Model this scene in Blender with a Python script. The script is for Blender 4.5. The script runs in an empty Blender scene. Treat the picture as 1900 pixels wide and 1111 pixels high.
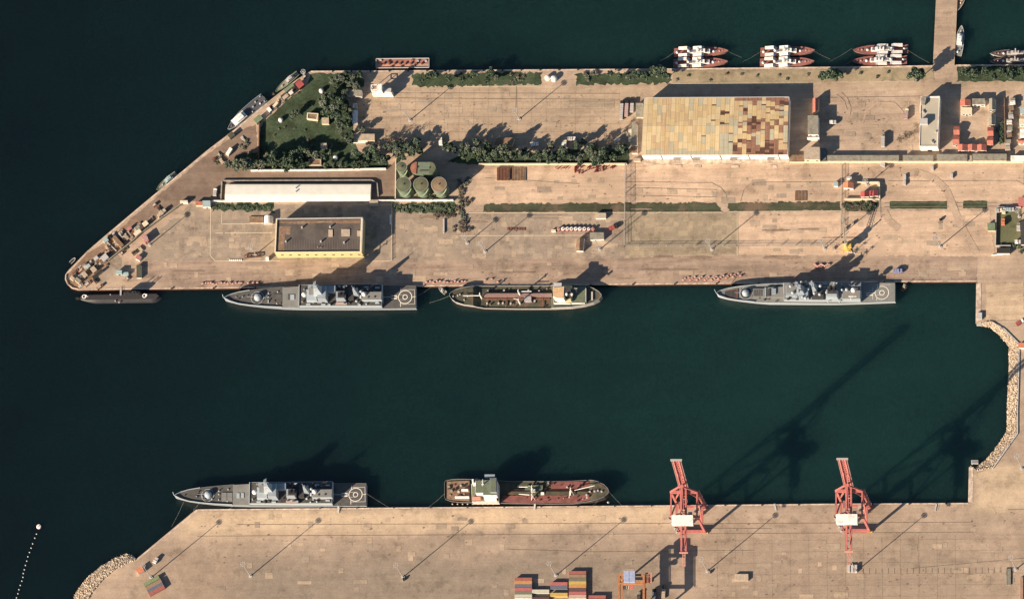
import bpy, bmesh, math, random
from mathutils import Vector, Quaternion, Matrix
from mathutils.geometry import tessellate_polygon
random.seed(7)
SC = bpy.context.scene
COL = SC.collection

# ------------------------------------------------------------------ camera, sky, sun, exposure
PX = 0.375                      # metres of ground per photo pixel
D = 8000.0
ST = 0.34                       # sine of the off-nadir angle
T = math.asin(ST)
_ax, _ay = 0.476, -0.879        # horizontal direction towards the camera
CN = Vector((_ax*ST, _ay*ST, math.cos(T))).normalized()
CAMLOC = CN*D
CAMQ = Quaternion(Vector((0, 0, 1)).cross(CN).normalized(), T)
cd = bpy.data.cameras.new('camera'); cam = bpy.data.objects.new('camera', cd); COL.objects.link(cam)
cam.location = CAMLOC; cam.rotation_mode = 'QUATERNION'; cam.rotation_quaternion = CAMQ
cd.sensor_fit = 'HORIZONTAL'; cd.sensor_width = 36.0; cd.lens = 36.0*D/(1900*PX)
cd.clip_start = 100.0; cd.clip_end = 40000.0
SC.camera = cam
_R = CAMQ.to_matrix()

def P(u, v, z=0.0):
    """photo pixel (u, v) of a point at height z -> world point"""
    d = _R @ Vector(((u-950)*PX, (555.5-v)*PX, -D))
    t = (z-CAMLOC.z)/d.z
    return CAMLOC + d*t

def G(u, v, h=0.0):
    """point h metres above the ground point under photo pixel (u, v)"""
    p = P(u, v, 0); p.z = h
    return p

_sv = P(1031.5+128, 1067-105) - P(1031.5, 1067)
SUNH = 30.1
sd = Vector((_sv.x, _sv.y, -SUNH)).normalized()
world = bpy.data.worlds.new('World'); SC.world = world; world.use_nodes = True
wn = world.node_tree
sky = wn.nodes.new('ShaderNodeTexSky'); sky.sky_type = 'NISHITA'; sky.sun_disc = False
sky.sun_elevation = math.asin(-sd.z); sky.sun_rotation = math.atan2(-sd.x, -sd.y)
sky.air_density = 1.0; sky.dust_density = 0.6
bg = wn.nodes['Background']; bg.inputs['Strength'].default_value = 0.05
wn.links.new(sky.outputs[0], bg.inputs[0])
ld = bpy.data.lights.new('sun', 'SUN'); sun = bpy.data.objects.new('sun', ld); COL.objects.link(sun)
ld.energy = 5.0; ld.angle = math.radians(0.5); ld.color = (1.0, 0.80, 0.60)
sun.rotation_mode = 'QUATERNION'; sun.rotation_quaternion = (-sd).to_track_quat('Z', 'Y')
SC.view_settings.view_transform = 'Standard'; SC.view_settings.look = 'None'
SC.view_settings.exposure = 1.05; SC.view_settings.gamma = 1.0
SC.cycles.pixel_filter_type = 'BLACKMAN_HARRIS'; SC.cycles.filter_width = 1.45
SC.cycles.max_bounces = 4

WZ = -2.6                       # water level; the ground is z = 0

# ------------------------------------------------------------------ materials
_M = {}
def _nt(name, rough, metal=0.0, spec=0.3):
    m = bpy.data.materials.new(name); m.use_nodes = True
    b = m.node_tree.nodes['Principled BSDF']
    b.inputs['Roughness'].default_value = rough; b.inputs['Metallic'].default_value = metal
    b.inputs['Specular IOR Level'].default_value = spec
    return m, m.node_tree, b

def nd(t, kind, **kw):
    n = t.nodes.new(kind)
    for k, v in kw.items():
        if k in n.inputs: n.inputs[k].default_value = v
        else: setattr(n, k, v)
    return n

def noise(t, scale, detail=4, vec=None, stretch=None, rough=0.6):
    n = nd(t, 'ShaderNodeTexNoise'); n.inputs['Scale'].default_value = scale
    n.inputs['Detail'].default_value = detail; n.inputs['Roughness'].default_value = rough
    g = nd(t, 'ShaderNodeNewGeometry')
    src = vec or g.outputs['Position']
    if stretch:
        mp = nd(t, 'ShaderNodeMapping'); mp.inputs['Scale'].default_value = stretch
        t.links.new(src, mp.inputs[0]); src = mp.outputs[0]
    t.links.new(src, n.inputs['Vector'])
    return n.outputs['Fac']

def ramp(t, fac, stops):
    r = nd(t, 'ShaderNodeValToRGB'); e = r.color_ramp.elements
    while len(e) < len(stops): e.new(0.5)
    for i, (p, c) in enumerate(stops):
        e[i].position = p; e[i].color = c if len(c) == 4 else (*c, 1)
    t.links.new(fac, r.inputs[0]); return r.outputs[0]

def mixc(t, mode, a, b, fac):
    n = nd(t, 'ShaderNodeMix', data_type='RGBA', blend_type=mode)
    for s, x in ((0, fac), (6, a), (7, b)):
        if hasattr(x, 'node'): t.links.new(x, n.inputs[s])
        elif s == 0: n.inputs[0].default_value = x
        else: n.inputs[s].default_value = (*x, 1)
    return n.outputs[2]

def mat(name, rgb, rough=0.75, var=0.18, scale=0.6, metal=0.0, stretch=None, dirt=None):
    if name in _M: return _M[name]
    m, t, b = _nt(name, rough, metal)
    f = noise(t, scale, 5, stretch=stretch)
    lo = tuple(c*(1-var) for c in rgb); hi = tuple(min(1, c*(1+var)) for c in rgb)
    c = ramp(t, f, [(0.3, lo), (0.7, hi)])
    if dirt:
        f2 = noise(t, scale*0.45, 6)
        c = mixc(t, 'MIX', c, dirt, ramp(t, f2, [(0.5, (0, 0, 0)), (0.68, (.8, .8, .8))]))
    t.links.new(c, b.inputs['Base Color'])
    _M[name] = m; return m

def ground(name, rgb, var=0.16, streak=0.3, slab=None, light=None, stain=0.35, cells=3.4, rough=0.9, blotch=None, bands=()):
    m, t, b = _nt(name, rough, 0, 0.15)
    k = lambda s: tuple(c*s for c in rgb)
    c = ramp(t, noise(t, 0.018, 6), [(0.28, k(1-var*1.3)), (0.5, k(1)), (0.72, k(1+var))])
    if slab:
        g = nd(t, 'ShaderNodeNewGeometry')
        sc = nd(t, 'ShaderNodeVectorMath', operation='SCALE'); sc.inputs['Scale'].default_value = 1/cells
        t.links.new(g.outputs['Position'], sc.inputs[0])
        fl = nd(t, 'ShaderNodeVectorMath', operation='FLOOR'); t.links.new(sc.outputs[0], fl.inputs[0])
        sx = nd(t, 'ShaderNodeSeparateXYZ'); t.links.new(fl.outputs[0], sx.inputs[0])
        cx = nd(t, 'ShaderNodeCombineXYZ'); t.links.new(sx.outputs[0], cx.inputs[0]); t.links.new(sx.outputs[1], cx.inputs[1])
        w = nd(t, 'ShaderNodeTexWhiteNoise', noise_dimensions='2D'); t.links.new(cx.outputs[0], w.inputs['Vector'])
        big = noise(t, 0.035, 3)
        ad = nd(t, 'ShaderNodeMath', operation='ADD'); t.links.new(w.outputs['Value'], ad.inputs[0]); t.links.new(big, ad.inputs[1])
        c2 = ramp(t, ad.outputs[0], [(0.0, k(0.88)), (0.55, k(1.0)), (0.92, k(1.05)), (1.0, light)])
        r_ = c2.node.color_ramp; r_.elements[0].position = 0.2
        dv = nd(t, 'ShaderNodeMath', operation='DIVIDE'); dv.inputs[1].default_value = 1.28
        t.links.new(ad.outputs[0], dv.inputs[0]); t.links.new(dv.outputs[0], c2.node.inputs[0])
        c = mixc(t, 'MIX', c, c2, slab)
    for (x0, x1, y0, y1, soft, col) in bands:       # areas of paler worn concrete with soft ragged limits
        g = nd(t, 'ShaderNodeNewGeometry'); sx = nd(t, 'ShaderNodeSeparateXYZ'); t.links.new(g.outputs['Position'], sx.inputs[0])
        wob = noise(t, 0.045, 6); f = None
        for ax_, lo, hi in ((0, x0, x1), (1, y0, y1)):
            for edge, sg in ((lo, 1), (hi, -1)):
                a1 = nd(t, 'ShaderNodeMath', operation='MULTIPLY_ADD'); a1.inputs[1].default_value = soft*2.6; t.links.new(wob, a1.inputs[0]); t.links.new(sx.outputs[ax_], a1.inputs[2])
                mr = nd(t, 'ShaderNodeMapRange', interpolation_type='SMOOTHSTEP'); e_ = edge+soft*1.3
                mr.inputs[1].default_value = e_-sg*soft; mr.inputs[2].default_value = e_+sg*soft; t.links.new(a1.outputs[0], mr.inputs[0])
                if f is None: f = mr.outputs[0]
                else:
                    mu = nd(t, 'ShaderNodeMath', operation='MULTIPLY'); t.links.new(f, mu.inputs[0]); t.links.new(mr.outputs[0], mu.inputs[1]); f = mu.outputs[0]
        c = mixc(t, 'MIX', c, col, f)
    # long tyre and drag streaks along the quay
    for sx_, sy_, k_ in ((0.007, 0.085, 1.0), (0.02, 0.5, .55)):
        st = noise(t, 1.0, 6, stretch=(sx_, sy_, 1), rough=0.7)
        q_ = streak*k_
        c = mixc(t, 'MULTIPLY', c, ramp(t, st, [(0.36, (1-q_, 1-q_, 1-q_*.95)), (0.55, (1, 1, 1)), (0.72, (1+q_*.35, 1+q_*.33, 1+q_*.3))]), 1.0)
    # oil stains and fine grit
    bl = noise(t, 0.075, 7, rough=0.7)
    c = mixc(t, 'MULTIPLY', c, ramp(t, bl, [(0.33, (1-stain,)*3), (0.47, (1, 1, 1))]), 1.0)
    md = noise(t, 0.16, 5)
    c = mixc(t, 'MULTIPLY', c, ramp(t, md, [(0.3, (.87, .86, .86)), (0.7, (1.11, 1.11, 1.1))]), 1.0)
    gr = noise(t, 0.9, 4)
    c = mixc(t, 'MULTIPLY', c, ramp(t, gr, [(0.3, (.86, .86, .87)), (0.7, (1.1, 1.1, 1.08))]), 1.0)
    if blotch:
        c = mixc(t, 'MIX', c, blotch, ramp(t, noise(t, 0.05, 6, rough=0.7), [(0.5, (0, 0, 0)), (0.66, (.85, .85, .85))]))
    t.links.new(c, b.inputs['Base Color'])
    _M[name] = m; return m

def water_mat():
    m, t, b = _nt('harbour_water', 0.30, 0, 0.5)
    g = nd(t, 'ShaderNodeNewGeometry'); sx = nd(t, 'ShaderNodeSeparateXYZ'); t.links.new(g.outputs['Position'], sx.inputs[0])
    mr = nd(t, 'ShaderNodeMapRange'); mr.inputs[1].default_value = -350; mr.inputs[2].default_value = 330
    t.links.new(sx.outputs[0], mr.inputs[0])
    big = noise(t, 0.006, 4)
    ad = nd(t, 'ShaderNodeMath', operation='MULTIPLY_ADD'); ad.inputs[1].default_value = 0.35; t.links.new(big, ad.inputs[0]); t.links.new(mr.outputs[0], ad.inputs[2])
    c = ramp(t, ad.outputs[0], [(0.1, (0.0001, 0.0036, 0.0046)), (1.0, (0.0042, 0.0215, 0.0198))])
    fine = noise(t, 0.55, 3)
    c = mixc(t, 'MULTIPLY', c, ramp(t, fine, [(0.3, (.74, .78, .80)), (0.7, (1.28, 1.24, 1.22))]), 1.0)
    c = mixc(t, 'MULTIPLY', c, ramp(t, noise(t, 0.022, 6, stretch=(.6, 1.4, 1), rough=.6), [(0.3, (.84, .86, .88)), (0.7, (1.18, 1.15, 1.12))]), 1.0)
    t.links.new(c, b.inputs['Base Color'])
    b.inputs['Subsurface Weight'].default_value = 1.0; b.subsurface_method = 'BURLEY'; b.inputs['Subsurface Radius'].default_value = (22, 30, 33); b.inputs['Subsurface Scale'].default_value = 1.0
    bp = nd(t, 'ShaderNodeBump'); bp.inputs['Strength'].default_value = 0.35; bp.inputs['Distance'].default_value = 0.4
    t.links.new(noise(t, 0.45, 4), bp.inputs['Height']); t.links.new(bp.outputs[0], b.inputs['Normal'])
    return m

TAN = (0.43, 0.333, 0.25)
M_LAND = ground('dusty_concrete', TAN, streak=.2)
_b0, _b1 = P(330, 996), P(1262, 930); _b2, _b3 = P(1806, 950), P(1990, 860); _b4, _b5 = P(430, 1160), P(1240, 1012); _b6, _b7 = P(1300, 1200), P(1830, 985)
M_SOUTH = ground('terminal_concrete', (0.385, 0.30, 0.228), var=0.24, streak=0.11, stain=0.3, bands=((_b0.x, _b1.x, _b0.y, _b1.y, 6, (0.54, 0.42, 0.295)), (_b2.x, _b3.x, _b2.y, _b3.y, 5, (0.50, 0.395, 0.28)), (_b4.x, _b5.x, _b4.y, _b5.y, 16, (0.27, 0.222, 0.175)), (_b6.x, _b7.x, _b6.y, _b7.y, 20, (0.325, 0.258, 0.198))))
M_YARD = ground('yard_concrete', (0.42, 0.328, 0.238), var=0.2, streak=0.2, stain=.3, blotch=(0.37, 0.285, 0.205))
M_BRIGHT = ground('bright_concrete', (0.54, 0.42, 0.295), var=0.14, streak=0.24)
M_TYRE = ground('tyre_marked_dirt', (0.44, 0.335, 0.25), var=0.1, streak=0.1)
M_SLAB = ground('slab_concrete', (0.30, 0.248, 0.197), var=0.24, slab=0.55, light=(0.42, 0.335, 0.25), streak=0.12, stain=.4, blotch=(0.33, 0.262, 0.195))
M_SLABR = ground('olive_slab_concrete', (0.315, 0.262, 0.19), slab=0.6, light=(0.42, 0.34, 0.23), streak=0.1)
M_ASPH = ground('worn_asphalt', (0.235, 0.175, 0.135), streak=0.18, stain=0.25)
M_APRON = ground('quay_apron', (0.36, 0.275, 0.213), var=.22, streak=0.36, stain=0.35, blotch=(0.40, 0.305, 0.225))
M_DIRT = ground('pale_dirt', (0.56, 0.42, 0.305), var=.2, streak=0.26, stain=0.3, blotch=(0.44, 0.33, 0.24))
def grass_mat():
    m, t, b = _nt('grass', 0.9, 0, 0.1)
    c = ramp(t, noise(t, 0.085, 9, rough=.74), [(0.30, (.016, .022, .012)), (0.42, (.038, .050, .029)), (0.52, (.048, .074, .042)), (0.60, (.066, .090, .052)), (0.72, (.115, .098, .058))])
    c = mixc(t, 'MULTIPLY', c, ramp(t, noise(t, 0.7, 5), [(0.3, (.68, .7, .68)), (0.7, (1.3, 1.28, 1.3))]), 1.0)
    t.links.new(c, b.inputs['Base Color']); return m
M_GRASS = grass_mat()
M_TURF = ground('rail_turf', (0.074, 0.082, 0.052), var=0.35, streak=0.4, stain=0.4, blotch=(0.17, 0.12, 0.085))
M_SCRAP = ground('rusty_ground', (0.235, 0.158, 0.112), var=0.25, streak=0.1, stain=0.55, blotch=(0.33, 0.25, 0.18))
M_VERGE = ground('dry_verge', (0.33, 0.27, 0.18), var=0.2, streak=0.1, blotch=(0.13, 0.13, 0.075))
M_DARKG = ground('damp_pit', (0.10, 0.085, 0.07), streak=0.2)
M_COPE = mat('pale_coping', (0.50, 0.41, 0.33), var=0.4, scale=0.35, dirt=(.24, .18, .14))
M_KERB = mat('kerb_stone', (0.52, 0.45, 0.33), var=0.15)
M_LINE = mat('dark_rail', (0.19, 0.15, 0.115), var=0.3, scale=0.3)
M_QWALL = mat('red_brown_quay_wall', (0.055, 0.020, 0.013), var=0.4, scale=0.3)  # mottled dark red-brown on every quay face
M_WHITE = mat('white_paint', (0.78, 0.76, 0.72), 0.6, 0.08, dirt=(.5, .45, .38))
M_CREAM = mat('cream_wall', (0.62, 0.55, 0.40), var=0.12)
M_YELL = mat('yellow_render', (0.56, 0.46, 0.23), var=0.12)
M_GREYR = mat('grey_roof', (0.25, 0.235, 0.19), var=0.2, dirt=(.15, .13, .10))
M_LGREY = mat('light_grey', (0.42, 0.41, 0.40), var=0.12)
M_TANR = mat('tan_roof', (0.40, 0.33, 0.25), var=0.2)
M_BROWNR = mat('brown_roof', (0.20, 0.13, 0.085), var=0.3, dirt=(.3, .22, .15))
M_DARKR = mat('bitumen_roof', (0.088, 0.077, 0.070), var=0.3, scale=0.12, dirt=(.135, .115, .10))
M_BLACK = mat('black_steel', (0.02, 0.02, 0.021), 0.6)
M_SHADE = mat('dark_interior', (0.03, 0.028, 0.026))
M_REDR = mat('red_roof', (0.42, 0.145, 0.105), var=0.22, dirt=(.30, .13, .10))
M_DRED = mat('dark_red_roof', (0.33, 0.075, 0.07), var=0.15)
M_ORANGE = mat('orange_paint', (0.52, 0.19, 0.105), var=0.12)
M_RUST = mat('rust', (0.16, 0.075, 0.05), var=0.35)
M_GLASS = mat('window_glass', (0.035, 0.04, 0.045), 0.2)
M_TEAL = mat('teal_roof', (0.30, 0.40, 0.40), var=0.1)
M_GREEN = mat('green_paint', (0.16, 0.21, 0.13), var=0.2)
M_BLUE = mat('blue_paint', (0.20, 0.235, 0.42), var=0.1)
M_NAVY = mat('navy_grey', (0.25, 0.295, 0.335), 0.55, 0.1)
M_NLIGHT = mat('navy_light', (0.335, 0.39, 0.43), 0.5, 0.08)
M_NDECK = mat('navy_deck', (0.088, 0.087, 0.082), var=0.2, scale=0.3)
M_NDECK2 = mat('navy_plate', (0.19, 0.195, 0.185), var=0.12, scale=0.3)
M_NDARK = mat('navy_dark', (0.05, 0.05, 0.052), var=0.3)
M_MARK = mat('white_marking', (0.72, 0.69, 0.60), var=0.12, scale=0.8)
M_OXIDE = mat('oxide_deck', (0.235, 0.10, 0.085), var=0.2, scale=0.4)
M_TDECK = mat('tanker_deck', (0.068, 0.070, 0.048), var=0.3, scale=0.3, dirt=(.14, .09, .06))
M_TRED = mat('tanker_red_deck', (0.205, 0.08, 0.07), var=0.25, scale=0.25, dirt=(.10, .05, .04))
M_TGREEN = mat('tanker_green_deck', (0.12, 0.145, 0.10), var=0.2)
M_HRED = mat('red_boot_topping', (0.28, 0.045, 0.025), var=0.25)
M_SUB = mat('submarine_hull', (0.026, 0.026, 0.03), 0.5, 0.25, scale=0.3)
M_CRED = mat('crane_red', (0.44, 0.15, 0.135), 0.6, 0.2, scale=0.35, dirt=(.30, .12, .105))
M_CYEL = mat('crane_yellow', (0.55, 0.40, 0.10), 0.55, 0.15)
M_RORG = mat('rusty_orange_steel', (0.38, 0.17, 0.075), var=0.25)
M_STEEL = mat('galvanised_steel', (0.36, 0.35, 0.33), 0.5, 0.1)
M_TANK = mat('green_tank', (0.105, 0.125, 0.075), var=0.18, scale=0.3, dirt=(.15, .11, .07))
M_TANKR = mat('rusty_red_tank_top', (0.30, 0.13, 0.085), var=0.25, scale=0.3)
M_TANKS = mat('tank_side', (0.135, 0.18, 0.13), var=0.12)
M_ROCK = mat('limestone_rock', (0.50, 0.42, 0.325), var=0.35, scale=1.2)
M_BARK = mat('bark', (0.12, 0.085, 0.06))
M_ROPE = mat('rope', (0.26, 0.24, 0.21))
M_LEAF = [mat('leaf_dark', (0.045, 0.075, 0.045), var=0.3), mat('leaf_mid', (0.090, 0.125, 0.080), var=0.35),
          mat('leaf_grey', (0.155, 0.175, 0.13), var=0.35), mat('leaf_brown', (0.15, 0.11, 0.085), var=0.3)]

# ------------------------------------------------------------------ mesh builder
class MB:
    def __init__(s, org=None):
        s.o = Vector(org) if org is not None else Vector((0, 0, 0)); s.v = []; s.f = []; s.m = []
    def add(s, vs, fs, mi=0):
        b = len(s.v); s.v += [Vector(x)-s.o for x in vs]
        s.f += [[b+i for i in f] for f in fs]; s.m += [mi]*len(fs)
    def prism(s, pts, z0, z1, mi=0, top=None, bottom=False):
        n = len(pts); lo = [Vector((p[0], p[1], z0)) for p in pts]
        hi = [Vector((p[0], p[1], z1)) for p in (top or pts)]
        # make counter-clockwise
        a = sum(lo[i].x*lo[(i+1) % n].y-lo[(i+1) % n].x*lo[i].y for i in range(n))
        if a < 0: lo.reverse(); hi.reverse()
        fs = [[i, (i+1) % n, n+(i+1) % n, n+i] for i in range(n)]
        if n <= 4: fs.append([n+i for i in range(n)])
        else: fs += [[n+i for i in t] for t in tess(hi)]
        if bottom: fs.append(list(range(n))[::-1])
        s.add(lo+hi, fs, mi); return s
    def box(s, u0, v0, u1, v1, z1, z0=0, mi=0):
        return s.prism([P(u0, v0, z1), P(u1, v0, z1), P(u1, v1, z1), P(u0, v1, z1)], z0, z1, mi)
    def quad(s, q, z1, z0=0, mi=0):
        return s.prism([P(u, v, z1) for u, v in q], z0, z1, mi)
    def taper(s, q, z0, z1, k, mi=0, shift=(0, 0)):
        pts = [P(u, v, z0) for u, v in q]; c = sum(pts, Vector((0, 0, 0)))/len(pts)
        top = [c+(p-c)*k+Vector((shift[0], shift[1], 0)) for p in pts]
        return s.prism(pts, z0, z1, mi, top)
    def lbox(s, x0, x1, y0, y1, z0, z1, mi=0):
        return s.prism([(x0, y0), (x1, y0), (x1, y1), (x0, y1)], z0, z1, mi, bottom=True)
    def cyl(s, c, r, z0, z1, r2=None, n=14, mi=0, cap=True):
        r2 = r if r2 is None else r2
        a = [2*math.pi*i/n for i in range(n)]
        vs = [(c[0]+r*math.cos(x), c[1]+r*math.sin(x), z0) for x in a]+[(c[0]+r2*math.cos(x), c[1]+r2*math.sin(x), z1) for x in a]
        fs = [[i, (i+1) % n, n+(i+1) % n, n+i] for i in range(n)]
        if cap: fs += [list(range(n, 2*n)), list(range(n))[::-1]]
        s.add(vs, fs, mi); return s
    def dome(s, c, r, z0, k=1.0, n=14, rings=5, mi=0, full=False):
        vs = []; fs = []; lo = -rings if full else 0
        R = range(lo, rings)
        for i in R:
            e = i/rings*math.pi/2
            for j in range(n):
                a = 2*math.pi*j/n
                vs.append((c[0]+r*math.cos(e)*math.cos(a), c[1]+r*math.cos(e)*math.sin(a), z0+r*k*math.sin(e)))
        vs.append((c[0], c[1], z0+r*k)); L = len(R)
        for i in range(L-1):
            for j in range(n): fs.append([i*n+j, i*n+(j+1) % n, (i+1)*n+(j+1) % n, (i+1)*n+j])
        for j in range(n): fs.append([(L-1)*n+j, (L-1)*n+(j+1) % n, len(vs)-1])
        s.add(vs, fs, mi); return s
    def beam(s, p, q, w, h=None, mi=0):
        p = Vector(p); q = Vector(q); d = (q-p)
        if d.length < 1e-6: return s
        d.normalize(); h = h or w
        side = d.cross(Vector((0, 0, 1)))
        if side.length < 1e-3: side = Vector((1, 0, 0))
        side.normalize(); up = side.cross(d)
        o = [side*w/2*a+up*h/2*b for a, b in ((-1, -1), (1, -1), (1, 1), (-1, 1))]
        s.add([p+x for x in o]+[q+x for x in o], [[0, 1, 5, 4], [1, 2, 6, 5], [2, 3, 7, 6], [3, 0, 4, 7], [3, 2, 1, 0], [4, 5, 6, 7]], mi); return s
    def tube(s, p, q, r, r2=None, n=8, mi=0):
        p = Vector(p); q = Vector(q); d = (q-p).normalized(); r2 = r if r2 is None else r2
        side = d.cross(Vector((0, 0, 1)))
        if side.length < 1e-3: side = Vector((1, 0, 0))
        side.normalize(); up = side.cross(d)
        a = [2*math.pi*i/n for i in range(n)]
        vs = [p+(side*math.cos(x)+up*math.sin(x))*r for x in a]+[q+(side*math.cos(x)+up*math.sin(x))*r2 for x in a]
        s.add(vs, [[i, (i+1) % n, n+(i+1) % n, n+i] for i in range(n)]+[list(range(n))[::-1], list(range(n, 2*n))], mi); return s
    def ring(s, c, r0, r1, z, n=40, mi=0):
        vs = []; fs = []
        for i in range(n):
            a = 2*math.pi*i/n
            for r in (r0, r1): vs.append((c[0]+r*math.cos(a), c[1]+r*math.sin(a), z))
        for i in range(n):
            j = (i+1) % n; fs.append([2*i, 2*i+1, 2*j+1, 2*j])
        s.add(vs, fs, mi); return s
    def gable(s, q, z0, z1, axis, mi=0, over=0.0):
        """roof on the quad q = NW, NE, SE, SW (world points), ridge along 'x' or 'y'"""
        a, b, c, d = [Vector((p[0], p[1], z0)) for p in q]
        if axis == 'x': r0, r1 = (a+d)/2, (b+c)/2
        else: r0, r1 = (a+b)/2, (d+c)/2
        r0.z = r1.z = z1
        vs = [a, b, c, d, r0, r1]
        fs = [[0, 4, 5, 1], [3, 2, 5, 4], [0, 3, 4], [1, 5, 2]] if axis == 'x' else [[0, 3, 5, 4], [1, 4, 5, 2], [0, 4, 1], [3, 2, 5]]
        s.add(vs, fs, mi); return s
    def build(s, name, m, parent=None, smooth=False):
        me = bpy.data.meshes.new(name); me.from_pydata([tuple(v) for v in s.v], [], s.f)
        for x in (m if isinstance(m, (list, tuple)) else [m]): me.materials.append(x)
        if any(s.m): me.polygons.foreach_set('material_index', s.m)
        if smooth: me.polygons.foreach_set('use_smooth', [True]*len(me.polygons))
        me.update()
        o = bpy.data.objects.new(name, me); COL.objects.link(o)
        if parent is not None: o.parent = parent
        else: o.location = s.o
        return o

def tess(pts):
    return [list(t) for t in _ccw(pts, tessellate_polygon([[Vector((p[0], p[1], 0)) for p in pts]]))]
def _ccw(pts, tris):
    for t in tris:
        a, b, c = (pts[i] for i in t)
        yield t if (b[0]-a[0])*(c[1]-a[1])-(c[0]-a[0])*(b[1]-a[1]) > 0 else (t[0], t[2], t[1])

def tag(o, label, cat, group=None, kind=None):
    o['label'] = label; o['category'] = cat
    if group: o['group'] = group
    if kind: o['kind'] = kind
    return o
def thing(name, label, cat, loc=(0, 0, 0), group=None):
    o = bpy.data.objects.new(name, None); COL.objects.link(o); o.location = loc; o.empty_display_size = 1
    return tag(o, label, cat, group)
def dup(root, loc, rz=0.0, label=None, group=None, scale=None):
    r = root.copy(); COL.objects.link(r); r.location = loc; r.rotation_euler = (0, 0, rz)
    if scale: r.scale = scale
    if label: r['label'] = label
    if group: r['group'] = group
    for ch in list(root.children):
        c = ch.copy(); COL.objects.link(c); c.parent = r
        for g in list(ch.children):
            d = g.copy(); COL.objects.link(d); d.parent = c
    return r
ORD = ['', 'first', 'second', 'third', 'fourth', 'fifth', 'sixth', 'seventh', 'eighth', 'ninth', 'tenth', 'eleventh', 'twelfth',
       'thirteenth', 'fourteenth', 'fifteenth', 'sixteenth', 'seventeenth', 'eighteenth', 'nineteenth', 'twentieth']
def nth(i):
    if i <= 20: return ORD[i]
    t = {2: 'twenty', 3: 'thirty', 4: 'forty', 5: 'fifty', 6: 'sixty'}[i//10]
    return (t+'-'+ORD[i % 10]) if i % 10 else {2: 'twentieth', 3: 'thirtieth', 4: 'fortieth', 5: 'fiftieth', 6: 'sixtieth'}[i//10]

def struct(name, mb, m, kind='structure'):
    o = mb.build(name, m); o['kind'] = kind; return o
_LAY = [0.0]
def sheet(name, pts, m, z=0.05, kind='structure', rag=0.0, seg=2.0):
    w = [P(u, v, z) for u, v in pts]
    if rag:
        q = []
        for i, p in enumerate(w):
            n = w[(i+1) % len(w)]; k = max(1, int((n-p).length/seg))
            for j in range(k):
                x = p.lerp(n, j/k); q.append(Vector((x.x+random.uniform(-rag, rag), x.y+random.uniform(-rag, rag), z)))
        w = q
    mb = MB(); mb.add(w, tess(w)); return struct(name, mb, m, kind)
def line(pts, w, z, mb):
    """flat painted or laid strip along photo points, w metres wide"""
    for a, b in zip(pts, pts[1:]):
        p, q = P(a[0], a[1], z), P(b[0], b[1], z); d = (q-p).normalized(); s = Vector((-d.y, d.x, 0))*w/2
        mb.add([p-s, q-s, q+s, p+s], [[0, 1, 2, 3]])
def rq(cu, cv, l, w, ang):
    """rotated rectangle in photo pixels: l along ang (degrees, up-right positive), w across"""
    a = math.radians(ang); c, s = math.cos(a), math.sin(a)
    return [(cu+x*c+y*s, cv-x*s+y*c) for x, y in ((-l/2, -w/2), (l/2, -w/2), (l/2, w/2), (-l/2, w/2))]
def rect(u0, v0, u1, v1): return [(u0, v0), (u1, v0), (u1, v1), (u0, v1)]
# ------------------------------------------------------------------ the setting
sky_n = None
LAND = [(577, 132), (800, 130.5), (1000, 129), (1240, 127.5), (1600, 123.5), (1731, 121.5), (1736.5, 0), (1738, -600), (1778, -600), (1776.5, 0), (1771, 121),
        (1900, 120), (4500, 116), (4500, 4000), (-200, 4000), (80, 1300), (146, 1150), (157, 1120), (170, 1098), (190, 1073), (212, 1056), (236, 1044), (252, 1037),
        (362.5, 945.3), (367, 944.3), (700, 941), (1180, 937), (1546, 933.5), (1798, 932), (1800, 863), (1814, 873), (1840, 866), (1866, 834), (1886, 803),
        (1886, 759), (1888, 695), (1889, 638), (1862, 611), (1840, 596), (1828, 598), (1813, 600), (1814, 523), (1690, 523.5), (1400, 526.5), (1125, 529), (820, 531.5), (444, 535), (273, 537), (145, 538.5), (134, 535.5), (125.5, 528),
        (121, 518), (122, 508), (128, 500), (162, 465.5), (202.6, 430.5), (251, 390), (335, 320), (383.6, 279.5), (436.5, 239), (494.5, 191), (550, 148)]
w = [P(u, v, 0) for u, v in LAND]
mb = MB(); mb.add(w, tess(w)); struct('ground', mb, M_LAND)
mb = MB(); n = len(w)
mb.add(w+[Vector((p.x, p.y, -9)) for p in w], [[i, n+i, n+(i+1) % n, (i+1) % n] for i in range(n)])
struct('quay_wall', mb, M_QWALL)
mb = MB(); mb.add([(-6000, -6000, WZ), (6000, -6000, WZ), (6000, 9000, WZ), (-6000, 9000, WZ)], [[0, 1, 2, 3]])
struct('water', mb, water_mat())

# paved zones, each a sheet a few centimetres above the one below
sheet('terminal_pavement', [(365, 948), (700, 945), (1180, 941), (1546, 937.5), (1804, 936), (1806, 880), (1842, 868), (1888, 804), (1891, 637), (1866, 612), (1842, 598), (4400, 598), (4400, 3900), (-150, 3900), (168, 1111), (256, 1040)], M_SOUTH, 0.05)
sheet('dirt_yard', [(1830, 526), (1900, 524), (1900, 592), (1830, 594)], M_BRIGHT, 0.09, rag=.8)
sheet('asphalt_road', [(240, 408), (335, 328), (384, 287), (425, 258), (452, 240), (474, 232), (479, 286), (425, 311), (478, 319), (716, 316), (735, 296), (734, 372), (395, 373.5), (352, 374), (300, 398), (262, 432)], M_ASPH, 0.06, rag=0.5)
sheet('yard_pavement', [(660, 163), (700, 160), (1236, 157), (1560, 154), (1900, 152), (1900, 166), (1530, 170), (1190, 172), (1168, 262), (1160, 270), (664, 270)], M_YARD, 0.05, rag=0.4)
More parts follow.
